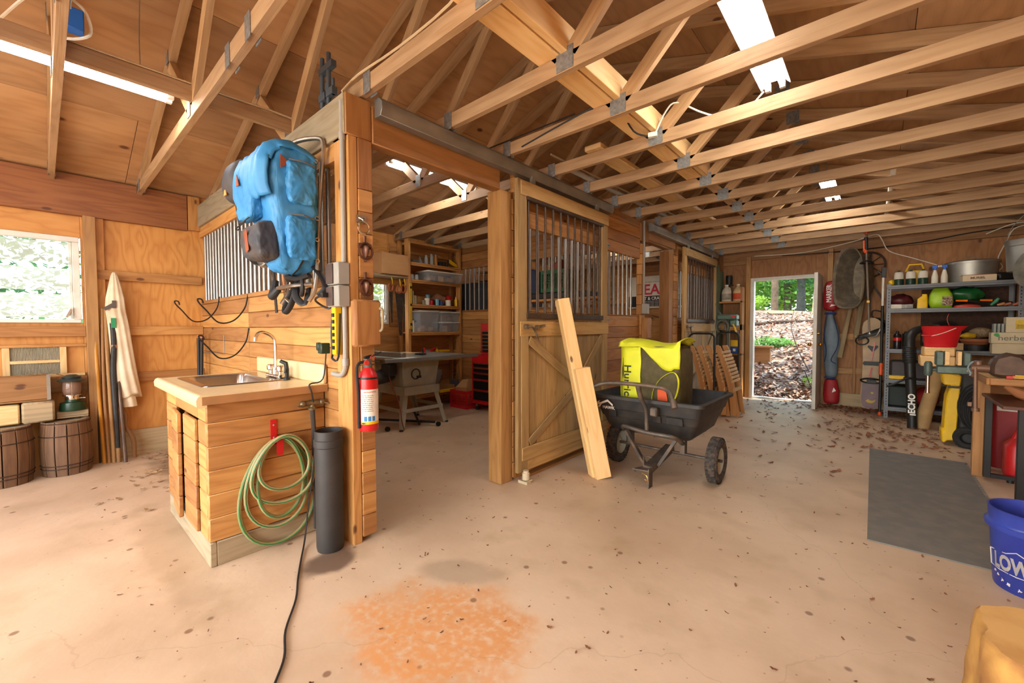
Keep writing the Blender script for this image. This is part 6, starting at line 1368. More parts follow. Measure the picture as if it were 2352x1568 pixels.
# snowboard
t = thing('snowboard', 'worn yellow and purple snowboard with black bindings leaning on the back wall', 'snowboard', (-.05, 8.03, .01))
SB = plain('snowboard_deck', '#b08a52', .4, 0, .12, 5, dirt='#8f6c48'); SBP = plain('snowboard_purple', '#7a5a5e', .45, 0, .1, 8)
def sbx(z): 
    s = (z-.01)/1.34; return .118-.022*math.sin(min(1, max(0, (s-.12)/.76))*PI)
zz = [.01, .02, .05, .10, .2, .4, .7, 1.0, 1.2, 1.28, 1.32, 1.345]; hw = [.03, .06, .095, .115, .118, .105, .098, .105, .115, .10, .06, .02]
b = B(); b.loft([[(-.055-w_, 7.985+.03*(z/1.34), z), (-.055+w_, 7.985+.03*(z/1.34), z), (-.055+w_, 7.997+.03*(z/1.34), z), (-.055-w_, 7.997+.03*(z/1.34), z)] for z, w_ in zip(zz, hw)]); link('deck', b, SB, parent=t)
b = B(); b.loft([[(-.055-w_+.008, 7.983+.03*(z/1.34), z), (-.055+w_-.008, 7.983+.03*(z/1.34), z), (-.055+w_-.008, 7.986+.03*(z/1.34), z), (-.055-w_+.008, 7.986+.03*(z/1.34), z)] for z, w_ in list(zip(zz, hw))[1:6]]); gp = link('graphic_panel', b, SBP, parent=t)
MOON = plain('moon_yellow', '#c9a43c', .5, var=0); b = B(); o = []; 
for k in range(13): a = R(-150+160*k/12); o.append((.06*math.cos(a), .06*math.sin(a)))
for k in range(13): a = R(10-160*k/12); o.append((.018+.045*math.cos(a), .022+.045*math.sin(a)))
b.prism(o, (-.06, 7.982, .16), (1, 0, 0), (0, 0, 1), (0, -.002, 0)); link('moon_mark', b, MOON, parent=gp)
b = B(); b.prism([((.022 if k % 2 == 0 else .009)*math.sin(2*PI*k/10), (.022 if k % 2 == 0 else .009)*math.cos(2*PI*k/10)) for k in range(10)], (-.04, 7.982, .25), (1, 0, 0), (0, 0, 1), (0, -.002, 0)); link('star_mark', b, MOON, parent=gp)
b = B(); b.prism([(-.10, .0), (-.085, -.03), (.085, -.03), (.10, 0), (.085, .03), (-.085, .03)], (-.055, 7.99, .68), (1, 0, 0), (0, 0, 1), (0, -.008, 0)); link('stomp_pad', b, BLACKP, parent=t); b = B(); b.prism([(0, -.06), (-.06, .02), (-.05, .045), (0, .03), (.05, .045), (.06, .02)], (-.045, 7.995, .90), (1, 0, 0), (0, 0, 1), (0, -.008, 0)); link('stomp_pad', b, BLACKP, parent=t)
for z in (.44,):
    b = B(); b.tube([(-.17, 7.95, z), (-.06, 7.88, z+.03), (.06, 7.95, z), (.02, 7.97, z-.04), (-.12, 7.97, z-.04)], .012, 8, closed=True, smooth=4); b.box((-.05, 7.95, z-.02), (.10, .08, .05)); link('binding', b, BLACKP, parent=t, bevel=.008)
b = B(); b.beam((-.02, 7.97, 1.0), (-.06, 7.96, .72), .014, .004, up=(0, 1, 0)); b.beam((-.05, 7.97, .62), (-.08, 7.94, .44), .018, .004, up=(0, 1, 0)); link('red_strap', b, RED, parent=t)
# pole pruner
t = thing('pole_pruner', 'telescopic black pole pruner with orange collar beside the steel shelving', 'pole', (.05, 7.56, 0))
b = B(); b.cyl((.045, 7.56, 0), (.045, 7.56, 1.5), .016); link('lower_pole', b, BLACKP, parent=t)
b = B(); b.cyl((.045, 7.56, 1.5), (.045, 7.56, 1.88), .014); link('upper_pole', b, WHITE, parent=t)
b = B(); b.box((.05, 7.56, 1.95), (.05, .04, .14)); b.beam((.03, 7.56, 1.92), (-.02, 7.56, 1.98), .02, .02); link('cutting_head', b, BLACKM, parent=t, bevel=.004)
b = B(); b.cyl((.045, 7.56, .56), (.045, 7.56, .72), .021); b.cyl((.045, 7.56, .0), (.045, 7.56, .05), .018); link('orange_collar', b, ORG, parent=t)
# cable along the back wall
b = B(); b.tube([(-1.6, 8.07, 2.42), (-.9, 8.06, 2.40), (-.3, 7.95, 2.47), (-.05, 7.9, 2.53), (.02, 7.9, 2.45), (.10, 7.92, 2.28), (.34, 7.95, 2.16), (.58, 7.95, 2.04)], .006, 6, smooth=5); solo('white_cable', 'white cable drooping along the back wall above the shelving', 'cable', b, OFFW)
b = B(); b.tube([(-1.2, 8.08, 2.38), (-.3, 8.06, 2.36), (.4, 8.06, 2.38), (.9, 8.05, 2.44), (1.35, 8.05, 2.46)], .007, 6, smooth=4); solo('black_cable', 'black cable stapled along the top of the back wall', 'cable', b, BLACKP)
b = B(); b.tube([(1.0, 7.9, 2.38), (1.2, 7.85, 2.46), (1.36, 7.8, 2.46)], .006, 6, smooth=4); b.tube([(1.36, 7.85, 2.44), (1.22, 7.85, 2.40), (1.15, 7.85, 2.22), (1.10, 7.85, 2.05), (1.14, 7.85, 1.95), (1.08, 7.85, 1.88)], .006, 6, smooth=4); solo('white_cable', 'loops of white cable hanging in the upper right corner', 'cable', b, OFFW)
# white plug joint on the truss and black lead
b = B(); b.tube([(-1.5, TY[6]-.03, 2.60), (-2.0, TY[6]-.03, 2.60), (-2.6, TY[6]-.03, 2.60)], .005, 5, smooth=3); b.tube([(-1.95, TY[6]-.026, 2.52), (-1.6, TY[6]-.026, 2.57), (-1.3, TY[6]-.026, 2.605)], .005, 5, smooth=3); solo('black_cable', 'black cable lying along the truss chord above the near stall opening', 'cable', b, BLACKP)
b = B(); b.tube([(-1.19, TY[7]-.04, 2.58), (-1.12, TY[7]-.04, 2.70), (-1.05, TY[7]-.02, 2.74), (-.9, TY[7]+.1, 2.66), (-.75, TY[7]+.3, 2.66), (-.6, TY[7]+.3, 2.78)], .006, 6, smooth=4); b.box((-1.21, TY[7]-.045, 2.565), (.06, .03, .03), .3); solo('white_plug_lead', 'white lead and plug hanging at a truss plate towards the strip light', 'cable', b, OFFW)
b = B(); b.tube([(-1.3, TY[6]+.2, 2.66), (-1.28, TY[7]-.2, 2.56), (-1.24, TY[7]-.05, 2.56)], .006, 6, smooth=4); solo('black_lead', 'black lead joined to the white plug on the truss', 'cable', b, BLACKP)
# blue junction box and cables at the upper left; pipe clamps on the near partition
b = B(); b.bb(-3.03, -2.96, .10, .18, 2.68, 2.78); t = solo('junction_box', 'blue plastic junction box on the truss at the upper left', 'junction box', b, plain('box_blue', '#1c63b8', .5), bevel=.004)
b = B(); b.tube([(-3.3, -.1, 2.75), (-3.1, .0, 2.82), (-3.05, .07, 2.84), (-3.02, .09, 2.74), (-3.05, .11, 2.66), (-3.0, .2, 2.69), (-2.98, .19, 2.78), (-3.0, .14, 2.84)], .007, 6, smooth=5); solo('white_cable', 'coil of white cable around the blue junction box', 'cable', b, OFFW)
b = B()
for o_ in (0, .012): b.tube([(-3.14+o_, .1, 2.69), (-3.14+o_, .7, 2.69), (-3.13+o_, 1.2, 2.69), (-3.1, 1.24, 2.60), (-3.0, 1.2, 2.51), (-2.6, 1.14, 2.505), (-2.25, 1.13, 2.505), (-2.2, 1.11, 2.50)], .006, 6, smooth=3)
b.tube([(-2.2, 1.11, 2.50), (-2.15, 1.18, 2.6), (-1.8, 1.2, 2.6), (-1.4, 1.19, 2.6), (-1.25, 1.18, 2.66)], .006, 6, smooth=3)
solo('cable_run', 'pair of tan cables running along the runner board and over the corner column', 'cable', b, plain('tan_cable', '#cfb48a', .6))
CL = plain('clamp_iron', '#5a666e', .5, .5, .1)
def clampt(x, lab):
    t = thing('pipe_clamp', lab, 'clamp', (x, 1.12, 2.5), group='pipe clamps on the near partition beam')
    b = B(); b.cyl((x, 1.12, 2.495), (x+.01, 1.12, 2.78), .012); link('bar', b, CL, parent=t); b = B(); b.box((x+.03, 1.12, 2.55), (.09, .03, .04)); b.box((x+.03, 1.12, 2.70), (.08, .03, .035)); b.cyl((x+.06, 1.12, 2.53), (x+.06, 1.12, 2.62), .008); link('jaw', b, CL, parent=t)
clampt(-2.46, 'grey iron clamp on top of the near partition, left one'); clampt(-2.38, 'grey iron clamp on top of the near partition, right one by the column')
# dark cabinet in the far stall seen through the divider bars
t = thing('metal_locker', 'dark grey locker standing behind the divider bars in the far stall', 'locker', (-4.6, 4.95, 0)); b = B(); b.bb(-5.25, -3.9, 4.68, 5.2, .002, 1.95); link('body', b, plain('locker_grey', '#35363a', .6), parent=t, bevel=.01)
for x in (-4.8, -4.35): b = B(); b.bb(x-.2, x+.2, 4.67, 4.678, .1, 1.85); link('door', b, plain('locker_door', '#3f4044', .5), parent=t)
random.seed(2)
for i in range(6):
    b = B(); z = 1.955+.032*i; b.obox((-4.55+random.uniform(-.1, .1), 4.95+random.uniform(-.05, .05), z+.014), [(math.cos(a_ := random.uniform(-.1, .1)), math.sin(a_), 0), (-math.sin(a_), math.cos(a_), 0), (0, 0, 1)], (1.0+random.uniform(-.2, .2), .2, .026)); solo('wood_offcut', 'board offcut number %s from the top in the pile on the dark locker' % ['six', 'five', 'four', 'three', 'two', 'one'][i], 'board', b, W_PINE)
# ============================================================ STEEL SHELVING on the right of the back wall
t = thing('steel_shelving', 'grey slotted-angle steel shelving unit crowded with tools against the back wall', 'shelf', (.66, 7.66, 0))
SGR = plain('shelving_grey', '#66686c', .45, .4, .08, 10); SGK = plain('slot_dark', '#1c1c1e', .8)
hx0_, hx1_, hy0_, hy1_ = .085, 1.25, 7.44, 7.92
for k, (x, y) in enumerate(((hx0_, hy0_), (hx1_, hy0_), (hx0_, hy1_), (hx1_, hy1_))):
    sx_ = 1 if k % 2 == 0 else -1; sy_ = 1 if k < 2 else -1
    b = B(); b.bb(*sorted((x, x+sx_*.04)), y-.0015, y+.0015, 0, 1.78); b.bb(x-.0015, x+.0015, *sorted((y, y+sy_*.04)), 0, 1.78); p = link('post', b, SGR, parent=t)
    if k < 2:
        g = B()
        for q in range(46): g.box((x+sx_*.02, y-.0022, .03+q*.038), (.009, .001, .018))
        link('slots', g, SGK, parent=p)
for z in (1.76, 1.45, .92, .52, .15):
    b = B(); b.bb(hx0_, hx1_, hy0_+.003, hy1_, z-.008, z); b.bb(hx0_+.004, hx1_-.004, hy0_-.004, hy0_+.0, z-.05, z); b.bb(hx0_+.004, hx1_-.004, hy0_-.008, hy0_-.004, z-.03, z-.024); b.bb(hx0_+.004, hx1_-.004, hy1_-.004, hy1_, z-.045, z); link('shelf_board', b, SGR, parent=t, bevel=.0015)
b = B(); b.bb(.45, 1.3, 8.085, 8.105, .95, 1.74); solo('hardboard_sheet', 'dark brown hardboard sheet standing behind the steel shelving', 'board', b, plain('hardboard', '#4a2e20', .8, 0, .2, 30))
def blob2(nm, lab, c, r, m, cat, amp=.03, sc=12, flat=None, **k):
    b = B(); b.ball(c, r, 18, 12)
    for v in b.bm.verts:
        v.co += noise.noise_vector(v.co*sc)*amp
        if flat is not None: v.co.z = max(v.co.z, flat)
    return solo(nm, lab, cat, b, m, ang=180, **k)
z = 1.761
WLAB = plain('white_label', '#d8d0c0', .6, 0, .05, 20)
for x, lab in ((.20, 'left of three small green gas cylinders on the top steel shelf'), (.315, 'middle of three small green gas cylinders on the top steel shelf'), (.43, 'right of three small green gas cylinders on the top steel shelf')):
    b = B(); b.lathe([(.04, 0), (.048, .008), (.048, .15), (.04, .175), (.014, .185), (.014, .2)], (x, 7.58, z), seg=22); t = solo('gas_cylinder', lab, 'gas cylinder', b, plain('cylinder_green', '#1f3b2c', .35, .2), group='small gas cylinders')
    g = B(); g.lathe([(.0485, .085), (.0487, .15), (.041, .176)], (x, 7.58, z), seg=22, cap=False); link('label_band', g, WLAB, parent=t)
t = thing('yellow_lantern', 'yellow plastic work light with carry handle behind the gas cylinders', 'lamp', (.36, 7.74, z)); b = B(); b.box((.36, 7.74, z+.1), (.16, .10, .2)); b.tube([(.27, 7.72, z+.19), (.30, 7.72, z+.28), (.42, 7.72, z+.28), (.45, 7.72, z+.19)], .013, 8); link('body', b, YEL, parent=t, bevel=.01)
blob2('yellow_sponge', 'yellow sponge at the left end of the top steel shelf', (.13, 7.6, z+.04), (.035, .05, .04), YEL, 'sponge', .005)
for x, lab in ((.535, 'left of two white spray bottles with blue heads'), (.62, 'right of two white spray bottles with blue heads')):
    b = B(); b.lathe([(.03, 0), (.032, .01), (.032, .09), (.02, .15), (.012, .18), (.012, .2)], (x, 7.56, z), seg=18); t = solo('spray_bottle', lab+' on the top steel shelf', 'spray bottle', b, OFFW, group='spray bottles on the top shelf')
    g = B(); g.box((x, 7.56, z+.215), (.05, .03, .04)); g.box((x-.0, 7.55, z+.19), (.025, .025, .03)); link('spray_head', g, plain('spray_blue', '#1f63c8', .4), parent=t, bevel=.004); g = B(); g.box((x-.032 if x > .6 else x+.032, 7.56, z+.22), (.016, .018, .02)); link('nozzle', g, OFFW, parent=t)
t = thing('wash_tub', 'oval galvanised wash tub with lid on the top steel shelf', 'tub', (.86, 7.7, z)); b = B(); b.lathe([(.0, 0), (.215, 0), (.228, .24), (.235, .245)], (.87, 7.70, z), seg=36, sx=.75, cap=False); link('body', b, GALV, parent=t)
b = B(); b.lathe([(.24, .235), (.241, .26), (.2, .275), (0, .29)], (.87, 7.70, z), seg=36, sx=.75); b.tube([(.8, 7.7, z+.285), (.82, 7.7, z+.32), (.9, 7.7, z+.32), (.92, 7.7, z+.285)], .006, 6); link('lid', b, GALV, parent=t)
# lathe 'sx' squashes one axis; the tub is long in X
for o in children(t): o.scale = (1.0, 1.0, 1)
t = thing('cigar_box', 'cream and red cigar box in front of the wash tub', 'box', (.90, 7.5, z)); b = B(); b.box((.90, 7.5, z+.038), (.28, .10, .074), R(6)); link('carton', b, plain('cream_card', '#dcc8a4', .7), parent=t, bevel=.002)
b = B(); b.box((.90, 7.5, z+.078), (.28, .10, .004), R(6)); link('red_edge', b, plain('dull_red', '#a84a3a', .6), parent=t)
text('lettering', 'MURIEL', .034, (.83, 7.4405, z+.028), (1, .1, 0), (0, 0, 1), plain('ink_brown', '#6a5248', .6, var=0), t, bold=.001, sx=1.1)
b = B(); b.box((1.12, 7.66, z+.05), (.2, .2, .1), .4); solo('dark_tool', 'dark metal tool behind the cigar box at the right of the top steel shelf', 'tool', b, BLACKM, bevel=.02)
# second shelf
z = 1.451
MRN = plain('maroon_bag', '#6e2a2c', .5, 0, .2, 12)
blob2('maroon_bag', 'crumpled maroon plastic bag at the left of the second steel shelf', (.22, 7.7, z+.10), (.13, .14, .10), MRN, 'bag', .04, 14, z+.002)
b = B(); b.box((.17, 7.5, z+.03), (.12, .07, .058), .15); b2 = b; solo('white_box', 'small white box at the front left of the second steel shelf', 'box', b, OFFW, bevel=.004)
b = B(); b.box((.28, 7.5, z+.03), (.13, .06, .055), -.15); solo('clear_pack', 'clear blister pack with dark parts on the second steel shelf', 'pack', b, plain('pack_grey', '#8b8378', .4, dirt='#2e2c2a', scale=30), bevel=.004)
b = B(); b.loft([rr(.375, .475, 7.46, 7.53, .015, z, 3), rr(.378, .472, 7.462, 7.528, .015, z+.12, 3), rr(.42, .47, 7.475, 7.515, .012, z+.16, 3), rr(.42, .465, 7.475, 7.515, .012, z+.18, 3)]); solo('yellow_bottle', 'flat yellow oil bottle on the second steel shelf', 'bottle', b, YEL)
LIME = plain('lime_bag', '#a5cf2a', .45, 0, .1, 10); 
b = B(); b.loft([rr(.50, .69, 7.48, 7.60, .04, z, 3), rr(.48, .70, 7.47, 7.61, .05, z+.08, 3), rr(.49, .69, 7.48, 7.60, .05, z+.17, 3), rr(.52, .65, 7.52, 7.57, .02, z+.25, 3)])
for v in b.bm.verts: v.co += noise.noise_vector(v.co*14)*.012
t = solo('bark_bag', 'lime green plastic bag with a picture of wood chips on the second steel shelf', 'bag', b, LIME, ang=180)
b = B(); b.grid(lambda u, v: (.60+.09*u, 7.462+.006*u, z+.03+.11*v), 4, 4); link('picture_panel', b, plain('chips_print', '#5a3a2c', .6, scale=60, dirt='#c9b59a'), parent=t)
blob2('green_bag', 'dark green crumpled bag behind the lime green bag', (.82, 7.72, z+.17), (.17, .10, .09), plain('green_film', '#1f6a34', .35, 0, .2, 10), 'bag', .04, 14)
b = B(); b.lathe([(.0, 0), (.12, 0), (.11, .025), (.03, .04), (0, .042)], (.82, 7.54, z), seg=24, sx=.6); solo('trimmer_guard', 'flat orange-red disc guard at the front of the second steel shelf', 'guard', b, plain('red_orange', '#c4402a', .45))
for x0, lab in ((.72, 'left of two pairs of orange-handled loppers on the second steel shelf'), (.93, 'right of two pairs of orange-handled loppers on the second steel shelf')):
    b = B(); b.tube([(x0, 7.5+.08*(x0 > .9), z+.085), (x0+.1, 7.5+.08*(x0 > .9), z+.08)], [.011, .013], 8); t = solo('loppers', lab, 'loppers', b, plain('handle_orange', '#f07a14', .4)); g = B(); g.tube([(x0+.1, 7.5+.08*(x0 > .9), z+.08), (x0+.26, 7.51+.08*(x0 > .9), z+.05)], [.012, .009], 8); link('blade_arm', g, BLACKM, parent=t)
for k, (x, m, lab) in enumerate(((1.03, plain('handle_green', '#3c8a64', .5), 'green'), (1.08, plain('wood_handle', '#b07848', .6), 'small wooden'), (1.13, plain('wood_handle2', '#9c5a34', .6), 'reddish wooden'), (1.20, plain('wood_handle3', '#b45a3a', .6), 'stubby brick-red'))):
    b = B(); b.tube([(x-.02, 7.5, z+.018), (x+.02, 7.49, z+.03+.04*(k == 0)), (x+.035, 7.48, z+.04+.06*(k == 0))], [.012, .018, .012], 10); solo('hand_tool', lab+' tool handle at the right end of the second steel shelf', 'handle', b, m)
# third shelf
z = .921
t = thing('oil_can', 'black and red oil additive tin on the third steel shelf', 'can', (.20, 7.52, z)); b = B(); b.lathe([(.04, 0), (.042, .01), (.042, .18), (.03, .2), (.016, .205), (.018, .23), (.0, .24)], (.20, 7.52, z), seg=24); link('tin', b, plain('can_black', '#2a2426', .3, .4), parent=t)
b = B(); b.lathe([(.0426, .11), (.0426, .15)], (.20, 7.52, z), seg=24, cap=False); link('red_band', b, RED, parent=t)
b = B(); b.lathe([(.036, 0), (.036, .20), (.016, .21), (.016, .23), (0, .232)], (.285, 7.6, z), seg=20); solo('black_tin', 'plain black tin behind the red-banded oil tin', 'can', b, BLACKM)
b = B(); b.torus((.66, 7.82, z+.27), (0, 1, 0), .085, .012, 24, 8, rx=.12); b.torus((.66, 7.82, z+.27), (0, 1, 0), .05, .008, 20, 6); solo('black_ring', 'black spoked ring behind the red bucket', 'ring', b, BLACKP)
POT = plain('terracotta', '#a5623c', .8, 0, .1)
b = B(); b.lathe([(.0, 0), (.10, 0), (.12, .03), (.13, .04), (.13, .07), (0, .07)], (.90, 7.56, z+.075), seg=28); solo('terracotta_saucer', 'stack of terracotta saucers on the third steel shelf', 'pot', b, POT)
b = B(); b.lathe([(0, 0), (.11, 0), (.115, .07), (0, .074)], (.90, 7.56, z), seg=24); solo('black_tray', 'round black tray under the terracotta saucers', 'tray', b, BLACKP)
blob2('work_gloves', 'yellow work gloves on top of the terracotta saucers', (.84, 7.55, z+.18), (.075, .06, .035), plain('glove_yellow', '#d8b021', .6), 'gloves', .02, 18)
blob2('seed_bag', 'clear bag of seeds behind the yellow gloves', (.95, 7.62, z+.215), (.10, .08, .07), plain('seed_tan', '#8f7654', .6, scale=70, dirt='#4e3d2b'), 'bag', .015, 12)
b = B(); b.bb(.70, .80, 7.5, 7.6, z, z+.09); solo('wood_offcut', 'pale wood offcut beside the black tray', 'wood block', b, W_LIGHT, bevel=.004)
def carton(lab, x0, x1, y0, y1, z0, z1, words=None, m=None):
    t = thing('carton', lab, 'box', ((x0+x1)/2, (y0+y1)/2, z0), group='pale cartons at the right of the third steel shelf'); b = B(); b.bb(x0, x1, y0, y1, z0, z1); link('box', b, m or plain('pale_card', '#cdbd9c', .7), parent=t, bevel=.003); return t
carton('lowest pale carton on the third steel shelf, behind the big vise', 1.0, 1.38, 7.28, 7.42, z-.02, z+.10)
c = carton('white carton with a green leaf logo and grey lettering', .99, 1.42, 7.27, 7.42, z+.102, z+.225)
text('lettering', 'herberia', .085, (1.04, 7.268, z+.135), (1, 0, 0), (0, 0, 1), plain('grey_print', '#6d6a62', .6, var=0), c)
b = B(); b.prism([(0, 0), (.02, -.012), (.035, .012), (.02, .035), (0, .03), (-.012, .012)], (1.018, 7.268, z+.185), (1, 0, 0), (0, 0, 1), (0, -.002, 0)); link('leaf_logo', b, plain('leaf_green', '#3c9a48', .6, var=0), parent=c)
c = carton('upper pale carton with a yellow CE sticker', 1.10, 1.42, 7.28, 7.42, z+.227, z+.40)
b = B(); b.bb(1.17, 1.28, 7.276, 7.279, z+.265, z+.365); ys = link('yellow_label', b, plain('label_yellow', '#d9b62c', .6, dirt='#b8962c', scale=40), parent=c)
text('lettering', 'CE', .03, (1.24, 7.2745, z+.325), (1, 0, 0), (0, 0, 1), LETTERK, ys, bold=.001)
for k in range(3): text('lettering', '220-240V 50Hz', .014, (1.175, 7.2745, z+.305-.016*k), (1, 0, 0), (0, 0, 1), LETTERK, ys)
for k, x in enumerate((1.02, 1.05, 1.08)):
    b = B(); b.box((x, 7.35, z+.227+.05), (.022, .10, .10)); solo('booklet', ['left', 'middle', 'right'][k]+' grey booklet standing beside the yellow-stickered carton', 'booklet', b, plain('booklet_grey', '#8e938e', .6), bevel=.002)
# fourth shelf and bottom
z = .521
b = B(); b.box((.24, 7.5, z+.025), (.24, .10, .048)); solo('yellow_case', 'yellow tool case on the fourth steel shelf', 'case', b, YEL, bevel=.006)
b = B(); b.box((.32, 7.68, z+.12), (.36, .22, .24)); solo('grey_case', 'large dark grey tool case on the fourth steel shelf', 'case', b, plain('case_darkgrey', '#4a4448', .6), bevel=.02)
z = .151
b = B(); b.box((.24, 7.62, z+.14), (.26, .2, .28)); solo('dark_crate', 'dark green plastic case on the lowest steel shelf', 'case', b, plain('deep_green', '#16241c', .6), bevel=.02)
b = B(); b.ball((.5, 7.6, z+.14), (.12, .12, .14), 18, 12); solo('red_tank', 'round red tank on the lowest steel shelf behind the blower tube', 'tank', b, plain('tank_red', '#94201e', .4))
b = B(); b.box((.75, 7.55, z+.06), (.2, .2, .12)); solo('yellow_bundle', 'folded yellow sheet on the lowest steel shelf', 'sheet', b, plain('yellow_sheet', '#c49c22', .6), bevel=.02)
# leaf blower leaning before the shelving
t = thing('leaf_blower', 'black leaf blower tube with white lettering standing before the steel shelving', 'leaf blower', (.30, 6.9, 0))
b = B(); b.tube([(.335, 6.85, .0), (.325, 6.86, .30), (.305, 6.88, .65), (.30, 6.89, .78)], [.046, .046, .05, .052], 16); link('lower_tube', b, BLACKP, parent=t)
b = B(); 
for k in range(9): b.torus((.298-.001*k, 6.89+.002*k, .79+.022*k), (0, .0, 1), .056, .010, 20, 6)
b.tube([(.298, 6.89, .78), (.29, 6.90, 1.0), (.30, 6.92, 1.10), (.35, 6.97, 1.17), (.45, 7.05, 1.20), (.52, 7.12, 1.2)], [.052, .052, .048, .044, .038, .035], 14, smooth=4); link('flexible_elbow', b, BLACKP, parent=t)
b = B(); b.tube([(.34, 6.84, .60), (.27, 6.78, .60), (.16, 6.74, .53), (.10, 6.72, .50)], .014, 8, smooth=3); b.torus((.305, 6.88, .6), (0, 0, 1), .052, .008, 18, 6); link('hand_grip', b, BLACKP, parent=t)
text('lettering', 'ECHO', .085, (.352, 6.806, .185), (-.02, .01, 1), (-1, -.05, 0), LETTERW, t, bold=.003, sx=1.0)
b = B(); b.bb(.309, .36, 6.803, 6.806, .165, .180); link('logo_bar', b, LETTERW, parent=t)
b = B(); b.box((.5, 7.18, 1.12), (.16, .18, .24)); solo('engine_cover', 'grey blower engine housing on the third steel shelf beside the red bucket', 'engine', b, plain('engine_grey', '#6a665c', .5, .2, .15), bevel=.03)
# curved log stand with wood blocks and the red bucket
b = B(); b.tube([(.42, 6.98, 0), (.45, 6.92, .22), (.50, 6.84, .50), (.53, 6.76, .74)], [.075, .068, .062, .065], 18, smooth=4); solo('crooked_log', 'pale crooked barkless log standing before the steel shelving', 'log', b, plain('bare_log', '#b99462', .75, 0, .12, 6))
b = B(); b.obox((.50, 6.62, .835), [(1, 0, 0), (0, 1, 0), (0, 0, 1)], (.27, .34, .11)); solo('wood_block', 'lower split wood block on the crooked log under the red bucket', 'wood block', b, W_NEW, bevel=.01)
b = B(); b.obox((.51, 6.63, .94), [(1, .05, 0), (-.05, 1, 0), (0, 0, 1)], (.24, .26, .095)); solo('wood_block', 'upper split wood block directly under the red bucket', 'wood block', b, W_NEW, bevel=.01)
t = thing('mop_bucket', 'bright red plastic bucket with spout and wire handle on stacked wood blocks', 'bucket', (.535, 6.66, .99))
b = B(); rgs = []
for z, w_, d_, off in ((.99, .125, .095, 0), (1.0, .13, .10, 0), (1.17, .145, .115, .008), (1.175, .15, .12, .012), (1.215, .155, .12, .02), (1.222, .158, .125, .025)):
    rgs.append([(.53+w_*math.cos(a)+(off*2.2 if math.cos(a) > .85 else 0), 6.66+d_*math.sin(a), z) for a in [2*PI*k/40 for k in range(40)]])
inn = [[(.53+(p[0]-.53)*.95, 6.66+(p[1]-6.66)*.95, p[2]) for p in r] for r in rgs[::-1]]; inn[-1] = [(p[0], p[1], p[2]+.01) for p in inn[-1]]
b.loft(rgs+inn, cap=False); b._face([v for v in b.bm.verts][-40:]); b._face([v for v in b.bm.verts][:40]); link('body', b, plain('bucket_red', '#d4202a', .35, 0, .04), parent=t, ang=50)
b = B(); b.tube([(.40, 6.57, 1.115), (.46, 6.53, 1.115), (.55, 6.53, 1.15), (.64, 6.56, 1.20)], .004, 6, smooth=4); link('bail', b, OFFW, parent=t); b = B(); b.tube([(.375, 6.56, 1.118), (.45, 6.53, 1.115)], .009, 8); link('handle_grip', b, plain('bucket_red', '#d4202a'), parent=t)
b = B(); b.tube([(.60, 6.72, 1.23), (.585, 6.74, 1.3), (.60, 6.78, 1.36)], .003, 5, smooth=3); solo('red_string', 'thin red string rising out of the red bucket', 'string', b, plain('string_red', '#c0432e', .7))
# pressure washer
t = thing('pressure_washer', 'yellow and black pressure washer with coiled black hose beside the workbench', 'pressure washer', (.64, 6.2, 0))
b = B(); b.prism([(-.10, .04), (-.085, .02), (-.06, .05), (.0, .06), (.02, .62), (-.045, .63), (-.075, .5), (-.085, .3), (-.09, .16), (-.105, .15)], (.62, 6.10, .0), (1, 0, 0), (0, 0, 1), (0, .24, 0)); link('front_shell', b, YEL, parent=t, bevel=.012)
b = B(); b.prism([(-.10, .62), (.02, .61), (.03, .72), (-.1, .74), (-.11, .72)], (.62, 6.12, .0), (1, 0, 0), (0, 0, 1), (0, .2, 0)); link('handle_cup', b, YEL, parent=t, bevel=.01)
b = B(); b.prism([(.0, .04), (.20, .0), (.24, .06), (.22, .75), (.10, .85), (.02, .8)], (.625, 6.12, .0), (1, 0, 0), (0, 0, 1), (0, .22, 0)); link('body', b, plain('washer_dark', '#33312e', .6), parent=t, bevel=.02)
b = B()
for k in range(7):
    r = .13-.008*k; b.torus((.73+.006*k, 6.09-.008*k, .42-.012*k), (.1, 1, .1*(k % 3-1)), r*1.7, .010, 30, 6, rx=r*.8)
link('hose_coil', b, BLACKR, parent=t)
b = B(); b.torus((.70, 6.08, .10), (.3, 1, 0), .08, .035, 24, 8); link('wheel', b, BLACKR, parent=t)
b = B(); b.bb(.55, .64, 6.07, 6.10, .595, .615); link('trim_strip', b, plain('washer_dark', '#33312e'), parent=t)

# ============================================================ WORKBENCH
t = thing('workbench', 'orange pine workbench along the right side carrying two vises', 'workbench', (1.0, 4.9, 0))
b = B()
for i in range(5): b.bb(.62, 1.43, 4.55+.165*i, 4.55+.165*i+.162, .80, .84)
link('bench_top', b, W_NEW, parent=t, bevel=.003)
b = B(); b.bb(.62, 1.43, 4.53, 4.55, .795, .842); b.bb(.60, .62, 4.53, 5.38, .795, .842); link('apron', b, W_PINE, parent=t, bevel=.003)
for (x, y) in ((.645, 5.03), (.70, 5.34), (1.38, 5.34)):
    b = B(); b.bb(x-.045, x+.045, y-.025, y+.025, 0, .80); link('leg', b, W_PINE, parent=t, bevel=.003)
b = B(); b.bb(.70, 1.38, 5.30, 5.33, .62, .80); link('back_panel', b, W_PINE, parent=t)
